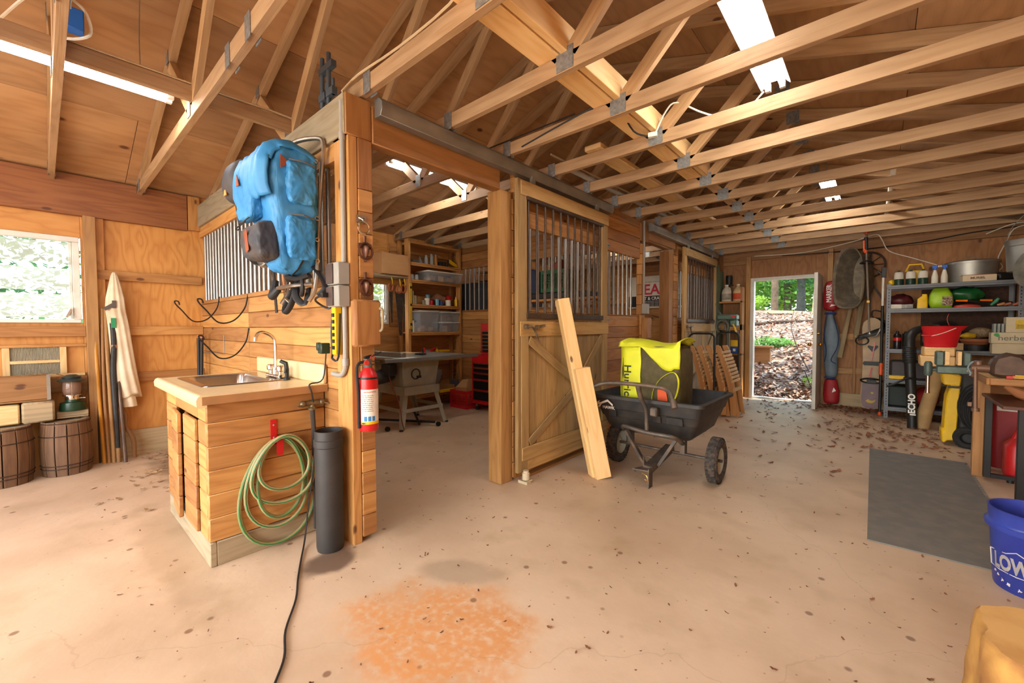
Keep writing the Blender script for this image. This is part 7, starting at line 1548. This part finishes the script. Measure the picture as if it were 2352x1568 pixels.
# vises
VG = plain('vise_green', '#5e6e64', .5, .3, .15, 16); VB = plain('vise_brown', '#5c4638', .5, .4, .15, 14)
t = thing('bench_vise', 'small grey-green vise with wood jaw blocks at the far end of the workbench', 'vise', (.5, 5.3, .78))
b = B(); b.box((.42, 5.30, .935), (.055, .12, .13)); b.box((.585, 5.30, .935), (.05, .12, .12)); b.bb(.40, .66, 5.26, 5.34, .80, .87); b.cyl((.36, 5.30, .83), (.44, 5.30, .83), .013); link('jaws', b, VG, parent=t, bevel=.01)
b = B(); b.box((.465, 5.30, .94), (.03, .12, .12)); b.box((.54, 5.30, .94), (.025, .12, .12)); link('wood_jaw', b, W_NEW, parent=t, bevel=.003)
b = B(); b.lathe([(.02, -.06), (.028, -.04), (.028, .05), (.018, .07), (0, .072)], (.35, 5.28, .835), seg=14); link('screw_head', b, VG, parent=t)
b = B(); b.cyl((.35, 5.28, .78), (.35, 5.28, .63), .014); b.cyl((.35, 5.28, .63), (.35, 5.28, .62), .018); link('tommy_bar', b, CHROME, parent=t)
t = thing('machinist_vise', 'large brown machinist vise with long hanging handle on the workbench', 'vise', (.80, 4.68, .842))
b = B(); b.prism([(0, 0), (.12, 0), (.14, .05), (.14, .11), (.10, .165), (.04, .18), (-.03, .15), (-.05, .09), (-.05, .01)], (.68, 4.60, .845), (1, 0, 0), (0, 0, 1), (0, .14, 0)); link('front_jaw', b, VB, parent=t, bevel=.02)
b = B(); b.cyl((.78, 4.67, .925), (1.25, 4.67, .925), .055, seg=20); b.bb(.95, 1.2, 4.58, 4.76, .843, .93); b.box((1.05, 4.67, 1.0), (.1, .15, .12)); link('body', b, VB, parent=t, bevel=.015)
b = B(); b.cyl((.54, 4.66, .905), (.68, 4.66, .905), .03, seg=16); b.cyl((.575, 4.66, .93), (.575, 4.66, .955), .024); link('screw', b, plain('vise_screw', '#7c5c48', .5, .4), parent=t)
b = B(); b.cyl((.56, 4.64, .91), (.565, 4.63, .60), .012, seg=10); b.cyl((.565, 4.63, .605), (.565, 4.63, .58), .022, seg=12); b.box((.535, 4.64, .63), (.02, .02, .03)); link('handle_bar', b, plain('vise_screw', '#7c5c48'), parent=t)
b = B(); b.bb(.70, .74, 4.61, 4.73, 1.0, 1.04); b.bm.free()
b = B(); b.tube([(.60, 4.74, .95), (.555, 4.73, .945), (.53, 4.73, .90), (.545, 4.72, .86), (.54, 4.72, .84)], [.012, .014, .01, .016, .01], 8, smooth=3, flat=.5); solo('knotted_rag', 'knotted blue-grey rag hanging between the two vises', 'rag', b, plain('rag_blue', '#8e9498', .8))
random.seed(4)
for i in range(5):
    b = B(); b.box((.72+.05*i, 5.12-.04*i, .845+.011*i), (.30, .05, .010), R(-6+5*i)); solo('wood_strip', ['lowest', 'second lowest', 'middle', 'second highest', 'topmost'][i]+' thin wood strip in the pile between the vises', 'strip', b, W_CHAIR if i % 2 else W_LIGHT)
t = thing('folding_rule', 'yellow folding wooden rule on the front edge of the workbench', 'rule', (.80, 4.56, .845)); b = B(); b.box((.86, 4.575, .85), (.30, .02, .008), R(-2)); b.box((.86, 4.575, .859), (.30, .02, .007), R(-1)); link('segments', b, plain('rule_tan', '#cfa45c', .6), parent=t, bevel=.001); b = B(); b.box((.715, 4.572, .853), (.03, .024, .018)); link('end_piece', b, RED, parent=t)
b = B(); b.cyl((.74, 4.562, .868), (.95, 4.565, .868), .0045, seg=6); t = solo('pencil', 'yellow pencil lying on the folding rule', 'pencil', b, YEL); g = B(); g.cyl((.74, 4.562, .868), (.725, 4.562, .868), .0047, seg=6); link('eraser_end', g, RED, parent=t)
b = B(); b.lathe([(0, 0), (.09, 0), (.095, .02), (.095, .17), (.05, .2), (0, .2)], (.98, 5.05, .843), seg=20); solo('glass_canister', 'hazy glass canister at the right side of the workbench', 'canister', b, glass('hazy_glass', '#6e625a', .3, .7))
t = thing('citgo_box', 'small white box with a red triangle mark on the workbench', 'box', (.99, 4.72, 1.06)); t.name = 'marked_box'
b = B(); b.bb(.93, 1.08, 4.80, 4.9, .985+.0, 1.06); link('carton', b, OFFW, parent=t, bevel=.003); t.location.z = .985
for o in children(t): o.location.z = 0
b = B(); b.prism([(0, 0), (.07, 0), (.035, .05)], (.945, 4.798, .855+.135), (1, 0, 0), (0, 0, 1), (0, -.002, 0)); link('triangle_mark', b, RED, parent=t)
b = B(); b.bb(.92, 1.2, 4.78, 4.95, .843, .983); solo('dark_case', 'dark box under the small red-marked carton on the workbench', 'case', b, plain('case_brown', '#4b3c34', .6), bevel=.004)
b = B(); b.tube([(.72, 4.7, .78), (.82, 4.68, .72), (1.0, 4.66, .74)], [.02, .045, .05], 10, smooth=3); solo('hanging_rag', 'brown fabric bundle hanging under the bench top', 'rag', b, plain('rag_brown2', '#a5683e', .8))
# small steel table in front of the bench
t = thing('steel_table', 'low dark table with rusty brown top and square black legs before the workbench', 'table', (.95, 4.0, 0))
b = B(); b.loft([[(.60, 4.22, .665), (.66, 3.12+.9, .665), (1.42, 4.02-.0, .665), (1.42, 4.99, .665), (.65, 5.0, .665)], [(.60, 4.22, .685), (.66, 4.02, .685), (1.42, 4.02, .685), (1.42, 4.99, .685), (.65, 5.0, .685)]]); b.bm.free()
b = B(); b.bb(.64, 1.42, 4.25, 4.985, .662, .685); link('top', b, plain('rusty_top', '#5c3220', .45, .2, .15, 8), parent=t, bevel=.003)
for (x, y) in ((.675, 4.955), (.735, 4.29), (1.39, 4.955), (1.39, 4.29)):
    b = B(); b.bb(x-.02, x+.02, y-.02, y+.02, .02 if y > 4.5 else 0, .662); link('leg', b, BLACKM, parent=t, bevel=.002)
b = B(); b.bb(.695, 1.37, 4.935, 4.975, .02, .05); b.cyl((.80, 4.955, .0), (.80, 4.955, .02), .02); link('stretcher', b, BLACKM, parent=t)
# fuel containers
GR = plain('fuel_red', '#c01c1c', .45, 0, .06)
t = thing('fuel_can', 'red plastic fuel can with moulded handle behind the black table legs', 'fuel can', (.98, 5.14, 0))
b = B(); b.loft([rr(.80, 1.16, 5.05, 5.25, .05, .002, 4), rr(.79, 1.17, 5.04, 5.26, .06, .03, 4), rr(.79, 1.17, 5.04, 5.26, .06, .26, 4), rr(.84, 1.12, 5.08, 5.22, .05, .33, 4)]); link('body', b, GR, parent=t, ang=50)
b = B(); b.tube([(.84, 5.13, .30), (.87, 5.11, .40), (.93, 5.10, .42), (.96, 5.09, .36), (.95, 5.06, .25)], .022, 10, smooth=4); link('handle', b, GR, parent=t)
t = thing('red_chest', 'large dark red plastic container standing under the workbench', 'container', (1.05, 5.45, 0)); b = B(); b.loft([rr(.76, 1.40, 5.40, 5.75, .04, .002, 4), rr(.75, 1.41, 5.39, 5.76, .04, .55, 4)]); link('body', b, plain('chest_red', '#a51a1e', .5), parent=t, ang=50); b = B(); b.bb(.735, 1.425, 5.375, 5.775, .552, .59); link('lid', b, plain('chest_red', '#a51a1e'), parent=t, bevel=.01)
b = B(); b.bb(.78, .9, 5.385, 5.388, .50, .54); link('label_sheet', b, LETTERW, parent=t)

# ============================================================ FOREGROUND RIGHT
# rubber mat with interlocking edge
b = B(); poly = [(-.035, 5.42), (-.02, 3.085), (.60, 3.10)]
y = 3.10; k = 0; n = 46
for i in range(n):
    y0 = 3.10+(5.36-3.10)*i/n; y1 = 3.10+(5.36-3.10)*(i+1)/n; ym = (y0+y1)/2
    poly += [(.60, y0), (.60, y0+.012), (.618, y0+.008), (.618, ym), (.60, ym-.004)]
poly += [(.62, 5.40)]
b.prism(poly, (0, 0, .001), (1, 0, 0), (0, 1, 0), (0, 0, .007)); solo('rubber_mat', 'grey foam floor mat with a toothed right edge', 'mat', b, plain('mat_grey', '#6e6a61', .85, 0, .08, 10, .1, dirt='#7d7568'))
# blue bucket
cx, cy = .57, 2.99
t = thing('blue_bucket', 'blue plastic pail with white lettering on the floor at the right edge', 'bucket', (cx, cy, 0))
BB = plain('pail_blue', '#26358a', .35, 0, .06, 6, dirt='#33459a')
b = B(); b.lathe([(0, .003), (.128, 0), (.131, .01), (.147, .27), (.149, .275), (.163, .278), (.165, .30), (.155, .305), (.151, .31), (.154, .365), (.157, .37), (.150, .371), (.146, .36), (.126, .012), (0, .01)], (cx, cy, 0), seg=48, cap=False); link('body', b, BB, parent=t, ang=40)
def wrap(u, zz, off=.0016):
    r = .131+(.147-.131)*(zz-.01)/.26+off; a = u; return (cx+r*math.cos(a), cy+r*math.sin(a), zz)
a_c = R(236)
LWH = plain('pail_white', '#d9d3cc', .5, var=0)
b = B(); b.tube([wrap(a_c-R(52), .09), wrap(a_c-R(52), .165), wrap(a_c-R(46), .168), wrap(a_c-R(15), .178), wrap(a_c, .198), wrap(a_c+R(15), .178), wrap(a_c+R(46), .168), wrap(a_c+R(52), .165), wrap(a_c+R(52), .09), wrap(a_c+R(26), .088), wrap(a_c, .086), wrap(a_c-R(26), .088)], .0022, 5, closed=True, smooth=1); lgx = link('logo_frame', b, LWH, parent=t)
tt = text('lettering', "LOWE'S", .095, (cx+.1395*math.cos(a_c-R(38)), cy+.1395*math.sin(a_c-R(38)), .098), (0, 1, 0), (0, 0, 1), LWH, t, depth=.001, bold=.004, sx=.60, cyl=((cx, cy, 0), .1395))
for o in (tt,):
    for v in o.data.vertices:   # follow the taper of the pail
        p = v.co; rr0 = math.hypot(p.x, p.y); r1 = .131+(.147-.131)*(p.z-.01)/.26+.0018; p.x *= r1/rr0; p.y *= r1/rr0
random.seed(9)
for k, (a, z) in enumerate(((-22, .045), (-30, .06), (-12, .035), (-38, .075), (4, .03))):
    b = B(); pts = []
    for i in range(9): an = 2*PI*i/9; r = random.uniform(.002, .010); pts.append(Vector(wrap(a_c+R(a)+r*math.cos(an)/.13, z+r*math.sin(an)*1.3)))
    b._face([b.bm.verts.new(p) for p in pts]); link('paint_splash', b, LWH, parent=t)
# sawn log
b = B(); rgs = []
lc = (.435, 1.665)
for z, r in ((0, .25), (.05, .247), (.15, .237), (.25, .23), (.34, .225), (.395, .22), (.405, .212)):
    rgs.append([(lc[0]+(r+.010*math.sin(3*a+1)+.008*math.sin(7*a+z*6)+.004*math.sin(17*a+z*20))*math.cos(a), lc[1]+(r+.010*math.sin(3*a+1)+.008*math.sin(7*a+z*6)+.004*math.sin(17*a+z*20))*math.sin(a), z) for a in [2*PI*k/64 for k in range(64)]])
b.loft(rgs, cap=False); b._face([v for v in b.bm.verts][:64]); t = solo('sawn_log', 'pale sawn log round standing in the lower right corner', 'log', b, plain('log_side', '#c09048', .8, 0, .2, 9, .5, dirt='#8a5a2c'))
b = B(); rg = rgs[-1]; vs = [b.bm.verts.new(p) for p in rg]; b._face(vs, [(p[0], 5+p[1]) for p in rg]); link('cut_face', b, plain('log_face', '#d6ab66', .75, 0, .12, 7, .2, dirt='#bd8c4c'), parent=t)
# hanging milk pail with lid
t = thing('milk_pail', 'galvanised pail hanging at the upper right with its lid in front', 'pail', (1.22, 7.0, 1.81)); b = B(); b.lathe([(0, 0), (.165, 0), (.17, .02), (.18, .26), (.188, .27), (.188, .285), (.195, .33), (.19, .335), (.18, .28), (.16, .02), (0, .02)], (1.215, 7.0, 1.81), seg=36, cap=False); link('body', b, GALV, parent=t)
b = B(); b.tube([(1.03, 7.0, 2.13), (1.08, 7.0, 2.3), (1.22, 7.0, 2.5)], .004, 6, smooth=3); b.tube([(1.41, 7.0, 2.13), (1.36, 7.0, 2.3), (1.22, 7.0, 2.5)], .004, 6, smooth=3); link('bail', b, GALV, parent=t)
b = B(); b.lathe([(0, .02), (.14, .0), (.19, .015), (.20, .0), (.205, .02), (.2, .03), (0, .035)], (1.20, 6.72, 1.82), ax=(-.85, -.5, .12), seg=36, sx=1); link('lid', b, plain('old_galv', '#8d8878', .5, .5, .2, 8), parent=t)
b = B(); b.tube([(1.2, 6.74, 2.0), (1.21, 6.8, 2.3), (1.22, 7.0, 2.5)], .003, 5); link('lid_wire', b, GALV, parent=t)
# wall brace upper right
b = B(); b.beam((1.40, 7.5, 2.45), (1.40, 8.05, 2.0), .04, .09); struct('trim_26', b, W_PINE, bevel=.003)

# ============================================================ LEAVES AND LITTER
LEAFM = plain('dry_leaf', '#8a5230', .8, 0, .3, 30, dirt='#5a341e')
def litter(nm, lab, pts, m, smin=.015, smax=.04, zoff=None, seed=1, curl=.3):
    rnd = random.Random(seed); b = B()
    for (x, y, z) in pts:
        s = rnd.uniform(smin, smax); a = rnd.uniform(0, 2*PI); tl = rnd.uniform(-curl, curl); el = rnd.uniform(1.2, 2.6)
        u = Vector((math.cos(a), math.sin(a), tl)); v = Vector((-math.sin(a), math.cos(a), rnd.uniform(-curl, curl)))
        c = Vector((x, y, z+.003+abs(tl)*s*1.1)); vs = []
        for (p, q) in ((-1, 0), (-.5, .42), (.1, .3), (.35, .5), (1, .05), (.4, -.45), (.05, -.28), (-.45, -.4)):
            vs.append(b.bm.verts.new(c+u*p*s*el*.5+v*q*s+Vector((0, 0, (p*p)*s*.25))))
        b._face(vs)
    o = link(nm, b, m, smooth=False); tag(o, lab, 'leaves', kind='stuff'); return o
rnd = random.Random(5); P1 = []
def scat(n, cx, cy, sx_, sy_, zf=0):
    for _ in range(n):
        x = rnd.gauss(cx, sx_); y = rnd.gauss(cy, sy_)
        P1.append((x, y, 0))
scat(420, -.25, 7.85, .35, .14); scat(60, .2, 6.4, .4, .4); scat(160, .1, 7.0, .45, .6); scat(70, -.1, 6.0, .5, .5); scat(60, -1.25, 6.6, .25, .7); scat(50, -1.0, 7.7, .3, .3); scat(50, .3, 5.9, .3, .3); scat(40, -.6, 5.0, .5, .7)
inb = lambda x, y: -1.62 < x < 1.3 and 3.3 < y < 8.08 and not (x > -.06 and y < 5.45)
P1 = [p for p in P1 if inb(p[0], p[1])]
litter('leaf_litter', 'dry brown leaves blown over the floor by the back door', P1, LEAFM, .014, .044)
P2 = [(rnd.uniform(-4.9, -3.6), rnd.gauss(.75, .22), 0) for _ in range(90)]+[(rnd.gauss(-5.1, .15), rnd.uniform(.6, 1.05), 0) for _ in range(40)]
P2 = [p for p in P2 if p[0] > -5.3 and p[1] < 1.1 and not (-3.65 < p[0] < -2.4 and p[1] > .48)]
litter('wood_scraps', 'pale scraps and dirt on the floor in the left corner', P2, plain('scrap', '#a5835a', .8, 0, .3, 30, dirt='#5c4630'), .01, .035, seed=3)
P3 = [(rnd.uniform(-4.6, .6), rnd.uniform(.15, 4.6), 0) for _ in range(800)]
P3 = [p for p in P3 if (p[0] > -2.05 or p[1] < .45 or p[1] > 1.35) and not (p[0] < -2.1 and p[1] > 2.2) and not (p[0] > -.06 and p[1] > 3.05) and math.hypot(p[0]-.45, p[1]-1.66) > .27 and math.hypot(p[0]-.57, p[1]-2.99) > .2]
litter('floor_crumbs', 'scattered leaf crumbs and dirt flecks over the concrete floor', P3, plain('crumb', '#7a4c2c', .8, 0, .3, 30, dirt='#4c3222'), .003, .013, seed=8)
# ============================================================ OUTDOORS
def gz(x, y):   # hillside height beyond the back wall
    d = max(0, y-8.25); s = .02+.32*min(d, 2.4)+.145*max(0, min(d, 10)-2.4)
    if d > 10: s -= .12*(d-10)
    return s-.08+.05*math.sin(x*1.3+y*.7)+.04*noise.noise(Vector((x*.9, y*.9, 0)))
GM, n, l, bs = newmat('leafy_ground'); bs.inputs['Roughness'].default_value = .9
geo = n.new('ShaderNodeNewGeometry'); vo = n.new('ShaderNodeTexVoronoi'); vo.inputs['Scale'].default_value = 13; l.new(geo.outputs['Position'], vo.inputs['Vector'])
cr = n.new('ShaderNodeValToRGB'); sc_ = n.new('ShaderNodeSeparateColor'); l.new(vo.outputs['Color'], sc_.inputs[0]); l.new(sc_.outputs[0], cr.inputs[0])
cr.color_ramp.elements[0].color = hx('#5b4838'); cr.color_ramp.elements[1].color = hx('#b59a80')
e = cr.color_ramp.elements.new(.35); e.color = hx('#80624a'); e = cr.color_ramp.elements.new(.7); e.color = hx('#9b8672')
l.new(cr.outputs[0], bs.inputs['Base Color'])
b = B(); b.grid(lambda u, v: (-26+34*u, 8.22+26*v, gz(-26+34*u, 8.22+26*v)), 60, 60)
o = struct('hillside', b, GM)
b = B(); b.grid(lambda u, v: (-30+24.5*u, -14+22.2*v, -.1+.02*math.sin(u*20)+max(0, (-7-(-30+24.5*u)))*.06), 20, 20); struct('side_yard', b, GM)
b = B(); b.bb(-12, 12, -20, YF-.1, -.12, -.02); struct('front_yard', b, plain('gravel', '#a09684', .9, 0, .15, 6))
LM = [plain('hill_leaf_tan', '#b7957a', .8, 0, .2, 20), plain('hill_leaf_rust', '#8c5638', .8, 0, .2, 20), plain('hill_leaf_grey', '#c2b5a6', .8, 0, .2, 20)]
for k, m in enumerate(LM):
    r_ = random.Random(20+k); pts = []
    for _ in range(1500):
        y = 8.3+ (r_.random()**1.8)*9; w_ = .9+.16*(y-8.2); x = -1.25-(y-8.2)*.16+r_.uniform(-w_, w_); pts.append((x, y, gz(x, y)))
    litter('fallen_leaves', ['tan', 'rust-brown', 'pale grey'][k]+' fallen leaves covering the wooded slope outside the back door', pts, m, .03, .065, seed=k+30, curl=.6)
def barkm(h): return plain('bark_'+h[1:], h, .9, 0, .2, 8, .6)
FOL = [plain('leaf_bright', '#b4dc5c', .6, 0, .15, 3), plain('leaf_mid', '#78ac54', .6, 0, .15, 3), plain('leaf_dark', '#4c8450', .65, 0, .15, 3)]
for m in FOL:   # thin leaves let light through
    n_, l_ = m.node_tree.nodes, m.node_tree.links; p = n_['Principled BSDF']; tr = n_.new('ShaderNodeBsdfTranslucent'); mx = n_.new('ShaderNodeMixShader'); mx.inputs[0].default_value = .5
    l_.new(p.inputs['Base Color'].links[0].from_socket, tr.inputs[0]); l_.new(p.outputs[0], mx.inputs[1]); l_.new(tr.outputs[0], mx.inputs[2]); l_.new(mx.outputs[0], n_['Material Output'].inputs[0])
def foliage(par, blobs, m, n_, s, seed, nm='foliage'):
    r_ = random.Random(seed); b = B()
    for _ in range(n_):
        c, rad = blobs[r_.randrange(len(blobs))]; 
        d = Vector((r_.gauss(0, 1), r_.gauss(0, 1), r_.gauss(0, 1))); d.normalize(); d *= r_.random()**.4
        p = Vector(c)+Vector((d.x*rad[0], d.y*rad[1], d.z*rad[2])); a = Vector((r_.uniform(-1, 1), r_.uniform(-1, 1), r_.uniform(-.5, .5))).normalized(); q = a.cross(Vector((r_.uniform(-1, 1), r_.uniform(-1, 1), 1))).normalized(); ss = s*r_.uniform(.5, 1.3)
        b._face([b.bm.verts.new(p+a*ss), b.bm.verts.new(p+q*ss*.55), b.bm.verts.new(p-a*ss), b.bm.verts.new(p-q*ss*.55)])
    return link(nm, b, m, parent=par, smooth=False)
def tree(lab, x, y, r, h, blobs, fm, n_, s, seed, bark='#6e5a44', lean=0, nm='forest_tree', z0=None):
    z0 = gz(x, y) if z0 is None else z0; t = thing(nm, lab, 'tree', (x, y, z0), group='trees of the woods outside')
    b = B(); b.tube([(x, y, z0-.1), (x+lean*.3, y, z0+h*.3), (x+lean, y, z0+h)], [r*1.15, r, r*.6], 12, smooth=3); link('trunk', b, barkm(bark), parent=t)
    foliage(t, [((x+a, y+c, z0+e), rad) for (a, c, e, rad) in blobs], fm, n_, s, seed); return t
crown = lambda e, rx_, rz_: [(0, 0, e, (rx_, rx_, rz_)), (rx_*.6, .3, e-.6, (rx_*.7, rx_*.7, rz_*.6)), (-rx_*.6, -.3, e-.4, (rx_*.7, rx_*.7, rz_*.6))]
tree('straight grey-brown tree left of centre in the doorway view', -2.8, 17.5, .105, 9, crown(7.5, 2.2, 1.6), FOL[0], 1500, .14, 1)
tree('dark slender tree right of centre in the doorway view', -2.25, 19.5, .13, 9, crown(2.6, 1.0, 1.6), FOL[2], 1800, .10, 2, '#3c4038')
tree('pale trunk at the right side of the doorway view', -1.62, 17.2, .06, 8, crown(7.5, 2.0, 1.5), FOL[0], 1200, .14, 3, '#b59b78', .5)
tree('thin trunk at the left side of the doorway view', -4.2, 21, .10, 8, crown(4.0, 2.0, 2.5), FOL[0], 2400, .13, 4, '#5c5240')
tree('distant tree with mid green crown behind the doorway trunks', -3.3, 24, .16, 9, crown(3.0, 2.6, 2.6), FOL[1], 3200, .16, 5, '#5c5240')
tree('distant bright green tree far behind the doorway trunks', -6.0, 27, .16, 9, crown(4.0, 3.2, 3.6), FOL[0], 3600, .2, 6)
tree('distant bright green tree behind the right doorway trunk', -2.0, 28, .16, 9, crown(4.2, 3.2, 3.4), FOL[0], 3600, .2, 7)
tree('far dark green tree closing the woods in the doorway view', -4.5, 31, .2, 10, crown(4.5, 5.0, 4.2), FOL[2], 3600, .28, 8)
tree('unseen yard tree right of the doorway, added to dapple the foot of the slope', 2.3, 10.6, .15, 7, crown(5.6, 2.2, .8), FOL[1], 520, .17, 9, '#6e5a44')  # the yard trees stand out of view, added to dapple the sunlight
tree('unseen yard tree added to dapple the upper slope, right of the doorway', 1.9, 14.2, .16, 8, crown(6.0, 2.6, .9), FOL[1], 560, .2, 10)
tree('unseen yard tree added for dappled shade behind the others, right of the doorway trunks', .6, 18.0, .14, 8, crown(5.5, 2.6, 1.0), FOL[1], 520, .2, 12)
tree('unseen yard tree left of the doorway, added for dappled shade', -5.2, 12.0, .15, 8, crown(6.0, 2.6, .9), FOL[1], 700, .2, 11)
def shrub(lab, x, y, blobs, fm, n_, s, seed, z0=None):
    z0 = gz(x, y) if z0 is None else z0; t = thing('shrub', lab, 'shrub', (x, y, z0), group='shrubs outside'); b = B()
    for k in range(4): b.tube([(x, y, z0-.05), (x+.12*math.cos(k*1.7), y+.12*math.sin(k*1.7), z0+.3)], .008, 5)
    link('stem', b, barkm('#4c3a2a'), parent=t); foliage(t, [((x+a, y+c, z0+e), rad) for (a, c, e, rad) in blobs], fm, n_, s, seed); return t
shrub('low ferny evergreen shrub on the slope left in the doorway view', -2.02, 11.0, [(0, 0, .16, (.5, .3, .14)), (.3, .3, .12, (.35, .3, .12))], FOL[1], 900, .04, 21)
shrub('small green sprout at the lower right of the doorway view', -.85, 9.0, [(0, 0, .12, (.14, .1, .12))], FOL[0], 90, .03, 22)
shrub('patch of green at the top of the slope, left in the doorway view', -3.9, 18.3, [(0, 0, .3, (.9, .4, .3))], FOL[0], 700, .08, 23)
b = B(); b.bb(-3.0, -1.66, 9.95, 10.1, .3, .80); b.bb(-3.0, -1.62, 9.9, 10.14, .78, .82); solo('retaining_timber', 'reddish retaining timber at the left of the slope outside', 'timber', b, W_BEAM, bevel=.006)
b = B(); b.tube([(-3.0, 14.2, gz(-3, 14.2)+.05), (-2.2, 14.5, gz(-2.2, 14.5)+.05), (-1.3, 14.9, gz(-1.3, 14.9)+.05)], [.05, .045, .03], 8); solo('fallen_branch', 'dark fallen branch lying across the upper slope', 'branch', b, barkm('#4c3a2a'))
b = B(); b.tube([(-.95, 9.6, .35), (-1.2, 10.0, .8), (-1.35, 10.3, 1.25), (-1.3, 10.4, 1.6)], [.012, .01, .006, .003], 6, smooth=3); b.tube([(-1.33, 10.25, 1.2), (-1.15, 10.3, 1.55)], .004, 5); solo('bare_sapling', 'thin bare sapling bending across the doorway view', 'sapling', b, barkm('#4c3a2a'))
b = B(); b.loft([[(-3.0, 16.9, gz(-3, 17)+.02), (-2.2, 16.9, gz(-2.2, 17)+.02), (-2.2, 17.2, gz(-2.2, 17.2)+.02), (-3.0, 17.2, gz(-3, 17.2)+.02)], [(-3.0, 16.9, gz(-3, 17)+.12), (-2.2, 16.9, gz(-2.2, 17)+.10), (-2.2, 17.2, gz(-2.2, 17.2)+.1), (-3.0, 17.2, gz(-3, 17.2)+.12)]]); solo('cut_log', 'short orange-tan split log at the foot of the doorway tree', 'log', b, W_LIGHT)
# outside the left windows
shrub('leafy undergrowth outside the left window', -9.2, .6, [(0, 0, 1.4, (1.0, 2.6, .9)), (0, 2, 1.9, (1.0, 2.0, 1.1)), (0, -2, 2.0, (1, 2, 1))], FOL[2], 5200, .055, 31, z0=0)
tree('tree outside the left window', -11.5, -1.2, .16, 7, crown(4.0, 3.0, 2.2), FOL[2], 4200, .09, 32, z0=.2)
tree('tree outside the workshop stall window', -11.0, 5.5, .16, 7, crown(3.2, 3.0, 2.6), FOL[0], 3200, .16, 33, z0=.2)
